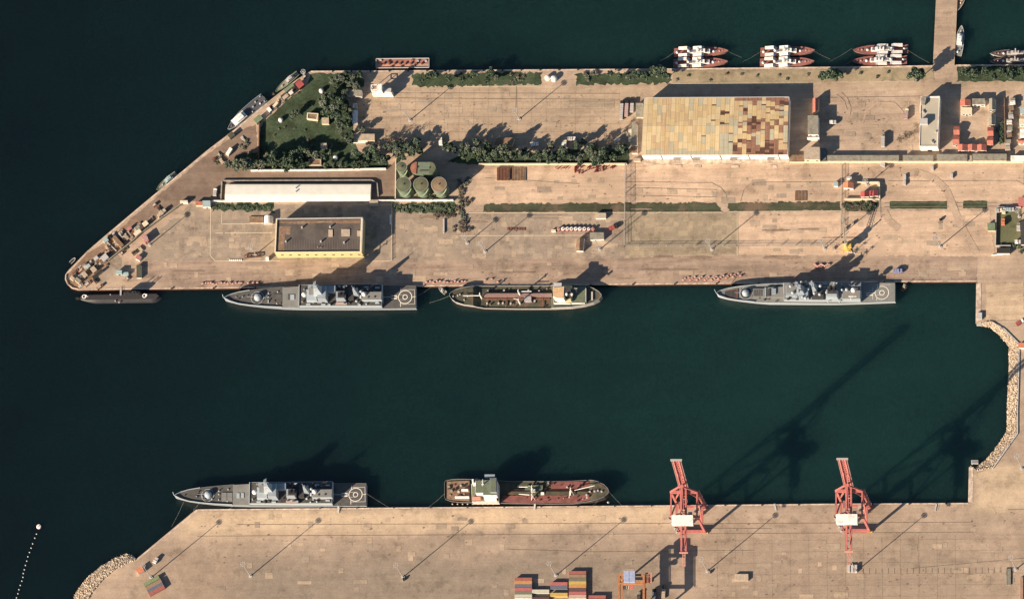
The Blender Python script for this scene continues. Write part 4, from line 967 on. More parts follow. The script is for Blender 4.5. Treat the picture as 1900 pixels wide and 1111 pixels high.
# ------------------------------------------------------------------ buoys
for i, u in enumerate((1037.3, 1045.4, 1053.3, 1061, 1069, 1076.7, 1085, 1093.2, 1101)):
    c = P(u, 426.5, 0); r = 1.35 if 0 < i < 7 else 1.15; t = thing('mooring_buoy', f'red drum buoy with white top, {nth(i+1)} from the left on the slab yard', 'buoy', c, 'drum buoys lined up on the slab yard')
    MB(c).cyl(c, r, 0, 2.3, n=18, cap=False).build('drum', M_DRED, t); k = MB(c).cyl(c, r+.02, 2.3, 2.42, n=18); k.build('top_plate', M_WHITE if i not in (0, 8) else mat('pinkish_plate', (.5, .3, .27)), t)
    MB(c).cyl(c, .4, 2.422, 2.8, n=8).build('mooring_eye', M_RUST, t)
def small_buoy():
    t = thing('marker_buoy', 'x', 'buoy', (0, 0, 0)); m = MB(); m.cyl((0, 0), .75, 0, .9, .95, 10); m.cyl((0, 0), .95, .901, 1.3, .3, 10); m.build('float', M_DRED, t)
    w = MB(); w.cyl((0, 0), .36, 1.302, 1.7, .25, 8); w.lbox(-.95, .95, -.4, .1, 1.303, 1.42); w.build('top_mark', mat('pinkish_white', (.66, .5, .44)), t); return t
SB = small_buoy(); used = [False]
def put_buoys(pts, label, group):
    for u, v in pts:
        c = P(u, v, 0); o = SB if not used[0] else None
        if o: o.location = c; o['label'] = label; o['group'] = group; used[0] = True; o.rotation_euler = (0, 0, 0)
        else: dup(SB, c, random.uniform(-.5, .5), label, group, (.85, .85, random.uniform(.6, 1.1)))
random.seed(5)
put_buoys([(376+i*5.2+random.uniform(-1, 1), 525+random.choice([0, 1.6])) for i in range(15)]+[(461, 526), (470, 525), (478, 525)], 'small red and white marker buoy lying on the quay left of the long frigate', 'marker buoys beside the frigate bow')
put_buoys([(792+i*6.5+random.uniform(-1, 1), 522+random.choice([0, 2, 3])) for i in range(12)]+[(901, 520), (913, 518), (924, 524)], 'small red and white marker buoy lying on the quay near the tanker bow', 'marker buoys beside the tanker bow')
put_buoys([(1268+i*4.4+random.uniform(-1, 1), 520-(i % 3)*2.6-max(0, i-13)*.7) for i in range(25)], 'small red and white marker buoy in the long heap before the right frigate', 'marker buoys heaped before the right frigate bow')
put_buoys([(1512+i*2.7, 494.5-abs((i % 5)-2)*1.6) for i in range(11)], 'small red and white marker buoy in the ring-shaped heap by the frigate mast shadow', 'marker buoys in the ring-shaped heap')
def red_spar():
    o = MB(); o.tube((0, 0, .2), (2.6, 1.6, .9), .35, .16, 7); o.tube((0, 0, 0), (.3, .1, 1.8), .3, .1, 7); o = o.build('steel_float', mat('dark_red_steel', (.17, .035, .035), var=.3)); return o
RS = red_spar(); tag(RS, 'dark red steel float lying in the pile below the cream wall', 'float', 'dark red floats piled below the cream wall'); RS.location = P(1068, 312)
random.seed(9)
for k in range(44):
    u = 1066+random.random()**1.3*82; v = 310+random.uniform(0, 14)*(1-(u-1066)/120)
    c = RS.copy(); COL.objects.link(c); c.location = P(u, v); c.rotation_euler = (0, 0, random.uniform(-.7, 1.2)); c.scale = (random.uniform(.7, 1.2),)*3
for k in range(10):
    u = 1030+k*2.7; c = RS.copy(); COL.objects.link(c); c.location = P(u, 312+random.uniform(-2, 3)); c['label'] = 'dark float lying in the small pile left of the red pile'; c['group'] = 'dark floats left of the red pile'; c.scale = (.8, .8, .6)
for k, (u, v) in enumerate([(68+0, 990), (65, 997.5), (61, 1008), (58, 1016), (55, 1024), (52, 1032), (50, 1040), (47.5, 1048), (45.5, 1056), (43.6, 1063), (43, 1070), (41, 1077), (38, 1085), (35.5, 1093), (33.6, 1100.5), (31, 1108)]):
    c = P(u, v, WZ); o = MB(c); o.dome(c, .55, WZ+.1, 1, 10, 3, full=True); o.cyl(c, .14, WZ+.55, WZ+.9, n=6)
    tag(o.build('boom_float', M_LGREY, None, True), f'small pale float, {nth(k+1)} from the white buoy in the floating boom line', 'float', 'floats of the boom line')
c = P(72.5, 977, WZ); t = thing('mooring_buoy', 'round white buoy floating alone in open water above the float line', 'buoy', c)
MB(c).cyl(c, 1.8, WZ-.5, WZ+1.0, n=22).build('float', M_HRED, t); MB(c).cyl(c, 1.7, WZ+1.002, WZ+1.6, 1.4, 22).build('top_plate', M_WHITE, t); MB(c).cyl(c, .35, WZ+1.602, WZ+2.3, n=8).build('mooring_eye', M_STEEL, t)
c = P(1129, 932, WZ); o = MB(c); o.dome(c, 1.0, WZ+.3, 1, 12, 4, full=True); o.cyl(c, .2, WZ+1.2, WZ+1.6, n=6); tag(o.build('fender_buoy', M_LGREY, None, True), 'grey fender buoy floating off the red tanker bow', 'buoy')

# ------------------------------------------------------------------ lamp masts
def mast(u, v, h, label):
    c = P(u, v, 0); t = thing('lamp_mast', label, 'lamp mast', c, 'high lamp masts')
    MB(c).tube(c, c+Vector((0, 0, h)), .38, .2, 8).build('pole', M_STEEL, t)
    b = MB(c).cyl(c, 1.3, 0, .5, n=10); b.build('footing', M_LGREY, t)
    r = MB(c); r.cyl(c, .55, h-.4, h, n=10)
    for k in range(4):
        a = math.pi*k/4+.4; r.beam(c+Vector((1.7*math.cos(a), 1.7*math.sin(a), h-.2)), c-Vector((1.7*math.cos(a), 1.7*math.sin(a), -h+.2)), .16)
    r.build('lamp_ring', M_STEEL, t)
    l = MB(c)
    for k in range(8):
        a = math.pi*k/4; l.lbox(c.x+1.6*math.cos(a)-.22, c.x+1.6*math.cos(a)+.22, c.y+1.6*math.sin(a)-.22, c.y+1.6*math.sin(a)+.22, h-.6, h+.1)
    l.build('floodlight', M_LGREY, t)
for u, v, h, lab in ((465, 1068, 30, 'tall mast on the terminal, far left of its row and alone on bare concrete'), (748, 1070, 30, 'tall mast on the terminal with a dark blob of gear at its foot'),
                     (1031.5, 1067, 30, 'tall mast behind the container columns'), (1312.6, 1059, 30, 'tall mast between the two red cranes near the shadow'), (1588.5, 1059.5, 30, 'tall mast beside the pale grey cabinet block'),
                     (1885, 1056, 30, 'tall mast by the low loader at the right photo edge'), (1896, 869, 30, 'tall mast at the right photo edge behind the rock slope'), (280.5, 1071, 30, 'tall mast beside the slanted containers'),
                     (760.7, 223.6, 18.5, 'mast in the upper yard nearest the white building'), (963.6, 221.5, 20, 'mast in the middle of the upper yard'), (474.6, 472.5, 20, 'mast standing in the rusty open steel frame'),
                     (278, 455, 17, 'mast with clutter at its foot by the pink box truck body'), (867, 451, 13, 'short mast near the brush pile on the slab yard'), (900, 467, 20, 'mast on the slab yard left of the buoy row'),
                     (1113, 463, 20, 'mast right of the brown gabled shed'), (1321, 463, 20, 'mast on the olive slabs above the long marker heap'), (1530, 461.5, 20, 'mast just left of the yellow crane'),
                     (1744.5, 457.5, 20, 'mast on the pale dirt yard right of the yellow crane'), (1609, 343, 11, 'slim mast inside the walled square'), (1891.5, 402, 14, 'mast inside the green compound'), (565, 138, 6, 'small post at the top corner of the slanting quay')):
    mast(u, v, h, lab)
for u, v, lab in ((750, 1073, 'dark blob of gear at the foot of a terminal lamp mast'), (746, 1075, 'small brown bin below the gear at a terminal lamp mast'), (1569, 423, 'small grey box on the dirt yard, lower of two'), (1582.5, 413.5, 'small grey box on the dirt yard, upper of two'),
                  (1547, 460, 'small box with short legs by the yellow crane'), (1316, 1061, 'small brown box by the mast between the cranes'), (1745, 407, 'dark tyre heap alone on the pale dirt yard')):
    c = P(u, v, 0); o = MB(c); o.box(u-2.2, v-1.8, u+2.2, v+1.8, 1.5); o.box(u-1.2, v-2.2, u+1.4, v+.4, 2.1, 1.502); tag(o.build('gear_box', M_SHADE if 'dark' in lab else M_GREYR), lab, 'box')
fence('tall mesh fence running down from the cream wall past the tracks', [(1160.5, 307), (1160, 411)], 4.6, 1.0)
fence('mesh fence along the lower edge of the olive slab yard with hatched shadow', [(1159, 412), (1159, 457.5), (1368, 457), (1556, 456)], 3.2, 1.25)
fence('tall mesh fence running down to the yellow crane', [(1562, 308), (1560.5, 442)], 3.2, 1.1)
fence('mesh fence on the right of the dark-roofed building yard', [(728, 376), (727, 482)], 1.6, 1.3)
# ------------------------------------------------------------------ ships
def hull(t, c, st, hullm, deckm, flare=.86, depth=2.0, bulwark=0.0, bm=None, boot=None, endflat=True):
    """st: (u, v north deck edge, v south deck edge, deck height above the ground datum) along the ship"""
    N = [P(u, a, z) for u, a, b, z in st]; S = [P(u, b, z) for u, a, b, z in st]; k = len(st)
    def low(p, q, z, f):
        m = (p+q)/2; r = m+(p-m)*f; return Vector((r.x, r.y, z))
    fl = [flare+(1-flare)*min(1, i/(k*.45))*.9 for i in range(k)]
    NW = [low(N[i], S[i], WZ+.5, fl[i]) for i in range(k)]; SW = [low(S[i], N[i], WZ+.5, fl[i]) for i in range(k)]
    NB = [low(N[i], S[i], WZ-depth, fl[i]*.95) for i in range(k)]; SB_ = [low(S[i], N[i], WZ-depth, fl[i]*.95) for i in range(k)]
    h = MB(c)
    for A_, B_ in ((N, NW), (S, SW)):
        h.add(A_+B_, [[i, i+1, k+i+1, k+i] for i in range(k-1)])
    for i in (0, k-1): h.add([N[i], S[i], SW[i], NW[i]], [[0, 1, 2, 3]])
    h.build('hull', hullm, t)
    b = MB(c)
    for A_, B_ in ((NW, NB), (SW, SB_)): b.add(A_+B_, [[i, i+1, k+i+1, k+i] for i in range(k-1)])
    for i in (0, k-1): b.add([NW[i], SW[i], SB_[i], NB[i]], [[0, 1, 2, 3]])
    b.build('boot_topping', boot or M_HRED, t)
    d = MB(c); d.add([p-Vector((0, 0, .15)) for p in N+S], [[i, k+i, k+i+1, i+1] for i in range(k-1)]); d.build('deck', deckm, t)
    if bulwark:
        w = MB(c)
        for A_ in (N, S):
            for i in range(k-1): w.beam(A_[i]+Vector((0, 0, bulwark/2-.05)), A_[i+1]+Vector((0, 0, bulwark/2-.05)), .22, bulwark)
        w.beam(N[0], S[0], .22, bulwark*2); w.beam(N[-1], S[-1], .22, bulwark*2)
        w.build('bulwark', bm or hullm, t)

def rope(a, za, b, zb, label):
    p, q = P(a[0], a[1], za), P(b[0], b[1], zb); o = MB(p); m = (p+q)/2; m.z = min(m.z, max(WZ+.3, (za+zb)/2-1.2))
    o.tube(p, m, .055, n=5); o.tube(m, q, .055, n=5)
    tag(o.build('mooring_rope', M_ROPE), label, 'rope', 'mooring ropes')

def frigate(dx, dy, label, vls):
    s = lambda q: [(u+dx, v+dy) for u, v in q]
    c = P(600+dx, 553+dy, WZ); t = thing('frigate', label, 'warship', c, 'grey frigates')
    st = [(415, 551.9, 552.3, 5.9), (427, 546, 558.3, 5.3), (442, 541.6, 563, 5.0), (463, 538, 566, 4.7), (490, 535.2, 568.4, 4.5), (524, 532.3, 570, 4.4), (556, 530.8, 571.2, 4.3), (600, 529.8, 572, 3.6), (650, 529.2, 572.3, 3.2), (709, 529.5, 572.2, 2.9), (771.5, 530, 571.5, 2.9)]
    hull(t, c, [(u+dx, a+dy, b+dy, z) for u, a, b, z in st], M_NAVY, M_NDECK, .55, boot=M_RUST)
    b = lambda name, q, z1, z0, m, k=1.0: (MB(c).taper(s(q), z0, z1, k) if k != 1 else MB(c).quad(s(q), z1, z0)).build(name, m, t)
    B = MB(c); bw = [P(u+dx, v+dy, z+.5) for u, v, z in ((523, 569.5, 4.4), (490, 568, 4.5), (463, 565.7, 4.7), (442, 562.8, 5.0), (427, 558.2, 5.3), (415.3, 552.1, 5.9), (427, 546.2, 5.3), (442, 541.8, 5.0), (463, 538.2, 4.7))]
    for p, q in zip(bw, bw[1:]): B.beam(p, q, .25, 1.1)
    B.build('bulwark', M_NLIGHT, t)
    MB(c).tube(P(414.6+dx, 552+dy, 5.9), P(412.6+dx, 546+dy, 8.5), .22).build('jackstaff', M_NLIGHT, t)
    b('foredeck_house', [(524, 533.2), (555, 531.2), (555, 570), (524, 569.4)], 5.7, 4.2, M_NDECK2)
    if vls:
        for i in range(2):
            for j in range(2): b('missile_hatch', rect(503+i*10.5-92+92, 547.5+j*8-0.2, 512.5+i*10.5, 554.8+j*8), 5.0, 4.3, M_NDECK2)
        b('deck_hatch', rect(531, 548, 536.5, 557), 6.1, 5.72, M_NLIGHT); b('deck_hatch', rect(539.5, 548, 544.5, 557), 6.1, 5.72, M_NLIGHT)
    else:
        b('missile_hatch', [(506, 545), (523, 545), (523, 562), (504, 562)], 4.75, 4.3, M_NDECK)
        b('deck_hatch', rect(538.5, 546.5, 546, 555.5), 6.2, 5.72, M_NLIGHT); b('deck_slot', rect(534, 545.5, 538, 556), 5.9, 5.72, M_NDECK)
    for u, v in ((498.5, 544), (498.5, 550.5), (498, 560.5), (515.5, 541.5), (514, 563)): MB(c).dome(P(u+dx, v+dy, 4.6), .6, 4.6, n=8, rings=3).build('bollard', M_NLIGHT, t)
    MB(c).ring(P(477.5+dx, 552.3+dy, 4.75), 4.2, 4.6, 4.75).build('turret_ring', M_NLIGHT, t)
    p = P(478.3+dx, 551.5+dy, 5.2); g = MB(c); g.cyl(p, 2.7, 4.45, 6.2, 2.5, 16); g.dome((p.x, p.y), 2.5, 6.2, .75, 16, 4); g.build('gun_turret', M_NLIGHT, t)
    MB(c).tube(Vector((p.x-2, p.y, 6.9)), Vector((p.x-7.6, p.y, 7.1)), .16).build('gun_barrel', M_NAVY, t)
    # superstructure flush with the hull sides
    b('superstructure', [(554.6, 528), (709, 526.4), (707.6, 567.6), (554, 567.6)], 7.9, 2.95, M_NLIGHT)
    b('upper_deck', [(556, 528.8), (708, 527.2), (706.8, 566.6), (555.4, 566.6)], 8.0, 7.91, mat('upper_deck_shaded', (.07, .068, .064), var=.35, scale=.4))  # deck colour darkened to stand in for deep superstructure shadow
    b('breakwater', [(554.4, 528), (555.6, 528), (554.9, 567.6), (553.8, 567.6)], 8.7, 8.01, M_NLIGHT)
    b('bridge', [(570, 540), (589, 540), (591, 562), (570, 562)], 13, 8.01, M_NLIGHT, .9)
    b('bridge_roof', [(573, 533.5), (587, 533.5), (588, 547), (573, 547)], 13.1, 13.01, M_NDECK2)
    b('bridge_window', [(569.7, 545), (570.3, 545), (570.3, 557), (569.7, 557)], 11.5, 10.5, M_GLASS)
    p = P(564.3+dx, 546.5+dy, 12); MB(c).cyl(p, .7, 8.01, 11).build('radome_post', M_NLIGHT, t); MB(c).dome(p, 1.75, 12.2, 1, 16, 5, full=True).build('radome', M_WHITE, t, True)
    b('mast_tower', rect(582, 533, 600, 550), 25, 13.02, M_NLIGHT, .42)
    b('mast_house', rect(591, 534, 609, 562), 16, 8.02, M_NAVY, .85)
    q = P(590+dx, 539+dy, 13); mm = MB(c)
    mm.tube((q.x, q.y, 25), (q.x, q.y, 32), .25, .1)
    for z, w_ in ((23, 4), (26, 2.6), (29, 1.6)): mm.beam((q.x, q.y-w_, z), (q.x, q.y+w_, z), .3); mm.beam((q.x-w_*.6, q.y, z-1), (q.x+w_*.6, q.y, z-1), .3)
    mm.build('antenna_mast', M_NLIGHT, t)
    MB(c).beam((q.x-.8, q.y-2.6, 21.5), (q.x-.8, q.y+2.6, 22.4), .5, 1.5).build('radar_panel', M_NDARK, t)
    b('funnel', rect(625, 545, 643.5, 560.5), 15.5, 8.02, M_NAVY, .82)
    b('funnel_cap', rect(626.5, 541.5, 641.5, 552), 15.7, 15.51, M_NDARK)
    for u, v in ((630, 547), (637, 547)): MB(c).cyl(P(u+dx, v+dy, 15.7), 1.1, 15.72, 16.6, n=10).build('exhaust', M_BLACK, t)
    b('aft_mast', rect(657, 541, 667, 551), 22, 8.02, M_NAVY, .35)
    q = P(661+dx, 545+dy, 8); MB(c).tube((q.x, q.y, 22), (q.x, q.y, 27), .2, .1).build('antenna_mast', M_NLIGHT, t)
    b('boat_bay', [(613, 558), (652, 557), (652, 565), (613, 565)], 8.1, 8.02, M_NDARK)
    p = P(633+dx, 563+dy, 8.5); m = MB(c); m.taper([(624+dx, 561+dy), (642+dx, 561+dy), (644+dx, 565.5+dy), (622+dx, 565.5+dy)], 8.12, 9.6, .8); m.build('ship_boat', mat('boat_pinkgrey', (.35, .27, .25)), t)
    b('hangar', [(670, 541.5), (708.5, 541), (707.5, 556), (671, 556.5)], 12.5, 8.02, M_NLIGHT)
    b('hangar_roof', [(671.5, 541.9), (707.9, 541.4), (707, 555.4), (672, 555.9)], 12.62, 12.51, M_NDECK2)
    b('hangar_shutter', [(709.1, 545), (709.5, 545), (709.5, 561), (709.1, 561)], 7.6, 3.1, M_NAVY)
    for u, v, r, z in ((669.5, 540.5, 1.0, 14), (669.8, 549, .8, 13), (669.5, 551.8, .9, 12.6), (675.5, 545.5, 1.7, 13.5), (661.5, 558.5, .9, 9.2), (668.3, 565, .7, 8.8), (680, 564, .7, 8.8), (662, 536.5, 1.0, 13)):
        MB(c).dome(P(u+dx, v+dy, z), r, z, 1, 12, 4, full=True).build('radome', M_NLIGHT if r < 1.5 else M_WHITE, t, True)
    for u, v in ((680, 533), (700, 534), (700, 562), (572, 564.5), (600, 565), (585, 532), (640, 531)):
        p = P(u+dx, v+dy, 8.6); MB(c).beam(p-Vector((1.5, 0, 0)), p+Vector((1.5, 0, 0)), .9).build('life_raft', M_NLIGHT, t)
    for u, v in ((683.5, 551), (695.5, 550.5)): MB(c).dome(P(u+dx, v+dy, 12.6), .8, 12.63, .7, 8, 3).build('hatch_cover', M_NDARK, t)
    random.seed(int(500+dx))
    for _ in range(42):
        u, v = random.uniform(560, 706), random.choice([random.uniform(529, 540), random.uniform(558, 566), random.uniform(540, 558)]); w_, d_ = random.uniform(.6, 2.2), random.uniform(.5, 1.3)
        b('deck_gear', rect(u-w_, v-d_, u+w_, v+d_), 8.03+random.uniform(.5, 3.2), 8.02, random.choice([M_NLIGHT, M_NDARK, M_NAVY, M_NDECK2, M_NDARK]))
    for _ in range(12):
        u = random.uniform(432, 520); k_ = min(1, (u-415)/70); v = 551.5+random.uniform(-11, 12)*k_*.9; w_ = random.uniform(.5, 1.3); b('deck_gear', rect(u-w_, v-w_*.7, u+w_, v+w_*.7), 5.4+random.uniform(0, .8), 4.3, random.choice([M_NDARK, M_NAVY, M_RUST, M_NLIGHT]))
    b('side_locker', [(600, 530), (622, 529.6), (622, 541), (600, 541.5)], 12.5, 8.02, M_NAVY); b('side_locker', [(646, 530), (656, 530), (656, 556), (646, 556)], 11, 8.02, M_NDARK); b('signal_deck', [(571, 528), (590, 528), (590, 534), (571, 534)], 12, 8.02, M_NAVY)
    # flight deck markings
    p = P(751.6+dx, 551+dy, 2.9); mk = MB(c); mk.ring(p, 4.45, 4.95, 2.82, 48); mk.ring(p, 1.35, 1.85, 2.82, 28)
    L = lambda pts, w_: line([(u+dx, v+dy) for u, v in pts], w_, 2.815, mk)
    # offsets are relative to the ship root
    m2 = MB(c)
    def L(pts, w_):
        for a, e in zip(pts, pts[1:]):
            x, y = P(a[0]+dx, a[1]+dy, 2.82), P(e[0]+dx, e[1]+dy, 2.82); d = (y-x).normalized(); sd_ = Vector((-d.y, d.x, 0))*w_/2
            m2.add([x-sd_, y-sd_, y+sd_, x+sd_], [[0, 1, 2, 3]])
    L([(744, 534), (744, 541.5)], .4); L([(743, 560.5), (743, 569)], .4); L([(726, 548.8), (737, 548.8)], .7); L([(726, 553.6), (737, 553.6)], .9); L([(734, 551.2), (738.5, 551.2)], .4); L([(765, 551), (771, 550)], .4)
    L([(740, 546.6), (750.5, 546.6)], .16); L([(740, 555.6), (750.5, 555.6)], .16); L([(746, 537.6), (769, 537.2), (769.5, 564), (742, 564.6)], .22); L([(710, 551), (726, 551)], .3)
    mk.build('deck_marking', M_MARK, t); m2.build('deck_marking', M_MARK, t)
    return t
frigate(0, 0, 'long grey frigate with round gun turret alongside the quay below the dark-roofed building', False)
frigate(-92, 366, 'long grey frigate moored at the southern terminal quay with pale hatch covers on its foredeck', True)

def frigate2():
    c = P(1495, 543, WZ); t = thing('frigate', 'lighter grey frigate at the right, near the harbour corner, with cluttered masts', 'warship', c, 'grey frigates')
    st = [(1329.3, 543.6, 544.2, 6.0), (1335, 539.2, 548.5, 5.5), (1350, 534.6, 553.6, 5.0), (1371, 531, 557, 4.6), (1400, 528.2, 560, 4.3), (1427, 526.8, 561, 4.2), (1453, 526, 561.3, 4.0), (1500, 525, 562.2, 3.4), (1550, 524.5, 562.6, 3.0), (1598, 524.5, 561.5, 2.8), (1660.5, 525, 559, 2.8)]
    hull(t, c, st, M_NLIGHT, M_NDECK2, .55, boot=M_RUST)
    b = lambda name, q, z1, z0, m, k=1.0: (MB(c).taper(q, z0, z1, k) if k != 1 else MB(c).quad(q, z1, z0)).build(name, m, t)
    B = MB(c); bw = [P(u, v, z+.45) for u, v, z in ((1400, 559.7, 4.3), (1371, 556.8, 4.6), (1350, 553.4, 5.0), (1335, 548.4, 5.5), (1329.5, 543.9, 6), (1335, 539.4, 5.5), (1350, 534.8, 5), (1371, 531.2, 4.6), (1400, 528.4, 4.3), (1427, 527, 4.2), (1453, 526.2, 4))]
    for p, q in zip(bw, bw[1:]): B.beam(p, q, .25, 1.0)
    B.build('bulwark', M_NLIGHT, t)
    MB(c).tube(P(1329, 543.5, 6), P(1325.5, 536.8, 9), .2).build('jackstaff', M_NLIGHT, t)
    b('foredeck_plate', [(1340, 540.5), (1369, 535.5), (1369, 554.5), (1340, 548)], 4.95, 4.4, M_RUST)
    b('forecastle_deck', [(1343, 541), (1366, 537.5), (1366, 552), (1343, 547)], 5.02, 4.96, M_NDARK)
    p = P(1384.5, 544, 4.6); MB(c).cyl(p, 4.5, 4.1, 4.75, n=28).build('turret_ring', M_NLIGHT, t); MB(c).cyl(p, 4.1, 4.76, 4.82, n=28).build('turret_deck', M_NDARK, t)
    p = P(1383.5, 543, 5.8); g = MB(c); g.cyl(p, 2.6, 4.83, 6.4, 2.3, 16); g.dome((p.x, p.y), 2.3, 6.4, .75, 16, 4); g.build('gun_turret', M_NLIGHT, t)
    MB(c).tube(Vector((p.x-2, p.y, 6.8)), Vector((p.x-7.5, p.y, 7.0)), .15).build('gun_barrel', M_NAVY, t)
    b('missile_deck', rect(1397, 535.5, 1418, 551), 5.6, 4.1, M_NDECK2)
    for i in range(4): b('missile_hatch', rect(1398.2+i*4.3, 537.5, 1401.4+i*4.3, 549.2), 5.75, 5.61, M_NDECK)
    b('deck_house', [(1418, 533.5), (1453, 532), (1453, 551), (1418, 551)], 6.4, 4.0, M_NDECK2)
    b('deck_ridge', [(1420.3, 533.7), (1421.5, 533.7), (1421.5, 550.7), (1420.3, 550.7)], 7, 6.41, M_NLIGHT)
    b('deck_box', rect(1432, 535, 1439.5, 545), 7.4, 6.41, M_NAVY); b('deck_box', rect(1425, 536, 1429, 549), 6.9, 6.41, M_NDARK)
    b('superstructure', [(1452.5, 524.6), (1597, 521.5), (1596, 557.3), (1454, 556)], 7.4, 3.3, M_NLIGHT)
    b('upper_deck', [(1454, 525.2), (1596, 522.2), (1595, 556.4), (1455, 555.2)], 7.5, 7.41, M_NDECK2)
    b('bridge', [(1458, 531), (1480, 530), (1481, 552), (1458, 552)], 11.5, 7.51, M_NAVY, .88)
    b('bridge_roof', [(1459.5, 527), (1477, 526.5), (1477, 543.5), (1459.5, 543.5)], 11.62, 11.52, M_NDECK2)
    b('bridge_window', [(1457.6, 535), (1458.4, 535), (1458.4, 549), (1457.6, 549)], 10.2, 9.2, M_GLASS)
    b('mast_tower', rect(1478, 534, 1496, 551), 22, 7.51, M_NAVY, .4)
    b('mast_house', rect(1482, 536, 1502, 556), 12, 7.51, M_NAVY, .86)
    b('mid_mast', rect(1508, 530, 1518, 546), 20, 7.51, M_NAVY, .4)
    b('mid_house', rect(1506, 540, 1530, 556), 10, 7.51, M_NDARK, .9)
    for u, v, z0, z1 in ((1484, 541, 21, 31), (1511, 538, 20, 27)):
        q = P(u, v, 8); mm = MB(c); mm.tube((q.x, q.y, z0-1), (q.x, q.y, z1), .3, .12)
        for k in (0, .35, .7): mm.beam((q.x, q.y-3+k*2.5, z0+(z1-z0)*k), (q.x, q.y+3-k*2.5, z0+(z1-z0)*k), .3); mm.beam((q.x-1.6, q.y, z0+(z1-z0)*k), (q.x+1.6, q.y, z0+(z1-z0)*k), .3)
        mm.build('antenna_mast', M_NLIGHT, t)
    q = P(1487, 543, 8); MB(c).beam((q.x, q.y-3.2, 19.5), (q.x, q.y+3.2, 19.5), .5, 1.6).build('radar_panel', M_NDARK, t)
    b('funnel', rect(1533, 541, 1556, 556), 13.2, 7.51, M_NLIGHT, .86)
    b('funnel_cap', rect(1535, 532, 1552, 545), 13.35, 13.21, M_NDARK)
    for u in (1539, 1547): MB(c).cyl(P(u, 538, 13.4), 1.1, 13.36, 14.3, n=10).build('exhaust', M_BLACK, t)
    b('hangar', [(1562, 539), (1596.5, 538.5), (1596, 554.5), (1562, 554.5)], 10.5, 7.51, M_NLIGHT)
    b('hangar_roof', [(1562.8, 539.4), (1595.8, 538.9), (1595.3, 553.8), (1562.8, 553.8)], 10.62, 10.52, M_NDECK2)
    b('hangar_shutter', [(1597.4, 537), (1597.8, 537), (1597.8, 553), (1597.4, 553)], 7.2, 3, M_NAVY)
    for i in range(3): b('white_stripe', rect(1574.5+i*5.2, 549, 1578.8+i*5.2, 551), 10.75, 10.63, M_WHITE)
    b('white_stripe', rect(1578.2, 551.5, 1579.2, 557), 10.7, 10.63, M_WHITE)
    random.seed(3)
    for u, v, r, z in ((1583.7, 538, 1.9, 14), (1571, 537, 1.2, 12), (1562.5, 537.5, .9, 12), (1487, 523, .9, 17), (1495, 522, .8, 18), (1467, 531, 1.1, 13.5), (1471, 543, 1.2, 12.6), (1511, 528.5, 1.1, 18), (1522, 530, 1.2, 15), (1511, 544, 1.1, 12.5), (1521, 546, 1.1, 11.5), (1533.5, 542.5, .9, 12), (1495, 553, 1.1, 12.8), (1489, 551, .8, 12.6), (1537, 559.5, .7, 7.9), (1558, 559.5, .7, 7.9), (1500, 536, .8, 13)):
        MB(c).dome(P(u, v, z), r, z, 1, 12, 4, full=True).build('radome', M_WHITE if r > 1.5 else M_NLIGHT, t, True)
    for u, v in ((1470, 528), (1480, 552.5), (1525, 553), (1545, 551.5), (1500, 527), (1530, 526), (1550, 525.5)):
        p = P(u, v, 8.1); MB(c).beam(p-Vector((1.5, 0, 0)), p+Vector((1.5, 0, 0)), .9).build('life_raft', M_NLIGHT, t)
    for _ in range(48):
        u, v = random.uniform(1457, 1594), random.choice([random.uniform(523, 534), random.uniform(548, 555), random.uniform(534, 548)]); w_, d_ = random.uniform(.6, 2.2), random.uniform(.5, 1.3)
        b('deck_gear', rect(u-w_, v-d_, u+w_, v+d_), 7.53+random.uniform(.5, 3.0), 7.52, random.choice([M_NLIGHT, M_NDARK, M_NAVY, M_NDECK, M_NDARK]))
    for _ in range(10):
        u = random.uniform(1400, 1452); v = random.choice([random.uniform(552, 559), random.uniform(528.5, 532)]); b('deck_gear', rect(u-1, v-.6, u+1, v+.6), 5.2, 4.0, random.choice([M_NDARK, M_NAVY, M_NDECK]))
    p = P(1636.3, 543, 2.8); mk = MB(c); mk.ring(p, 4.5, 4.95, 2.72, 48); mk.ring(p, 1.4, 1.9, 2.72, 28); mk.build('deck_marking', M_MARK, t)
    m2 = MB(c)
    for pts, w_ in (([(1628, 527.5), (1628, 533.5)], .35), ([(1627, 552.5), (1626.5, 557)], .35), ([(1607, 543.6), (1623, 543.6)], .6), ([(1607, 547.4), (1620, 547.4)], .8), ([(1611, 539), (1634, 539)], .16), ([(1625, 547.4), (1635, 547.2)], .16), ([(1619.5, 533), (1619.5, 556)], .25), ([(1629, 527.8), (1652, 527.8)], .2)):
        for a, e in zip(pts, pts[1:]):
            x, y = P(*a, 2.72), P(*e, 2.72); d = (y-x).normalized(); n_ = Vector((-d.y, d.x, 0))*w_/2; m2.add([x-n_, y-n_, y+n_, x+n_], [[0, 1, 2, 3]])
    m2.build('deck_marking', M_MARK, t)
frigate2()

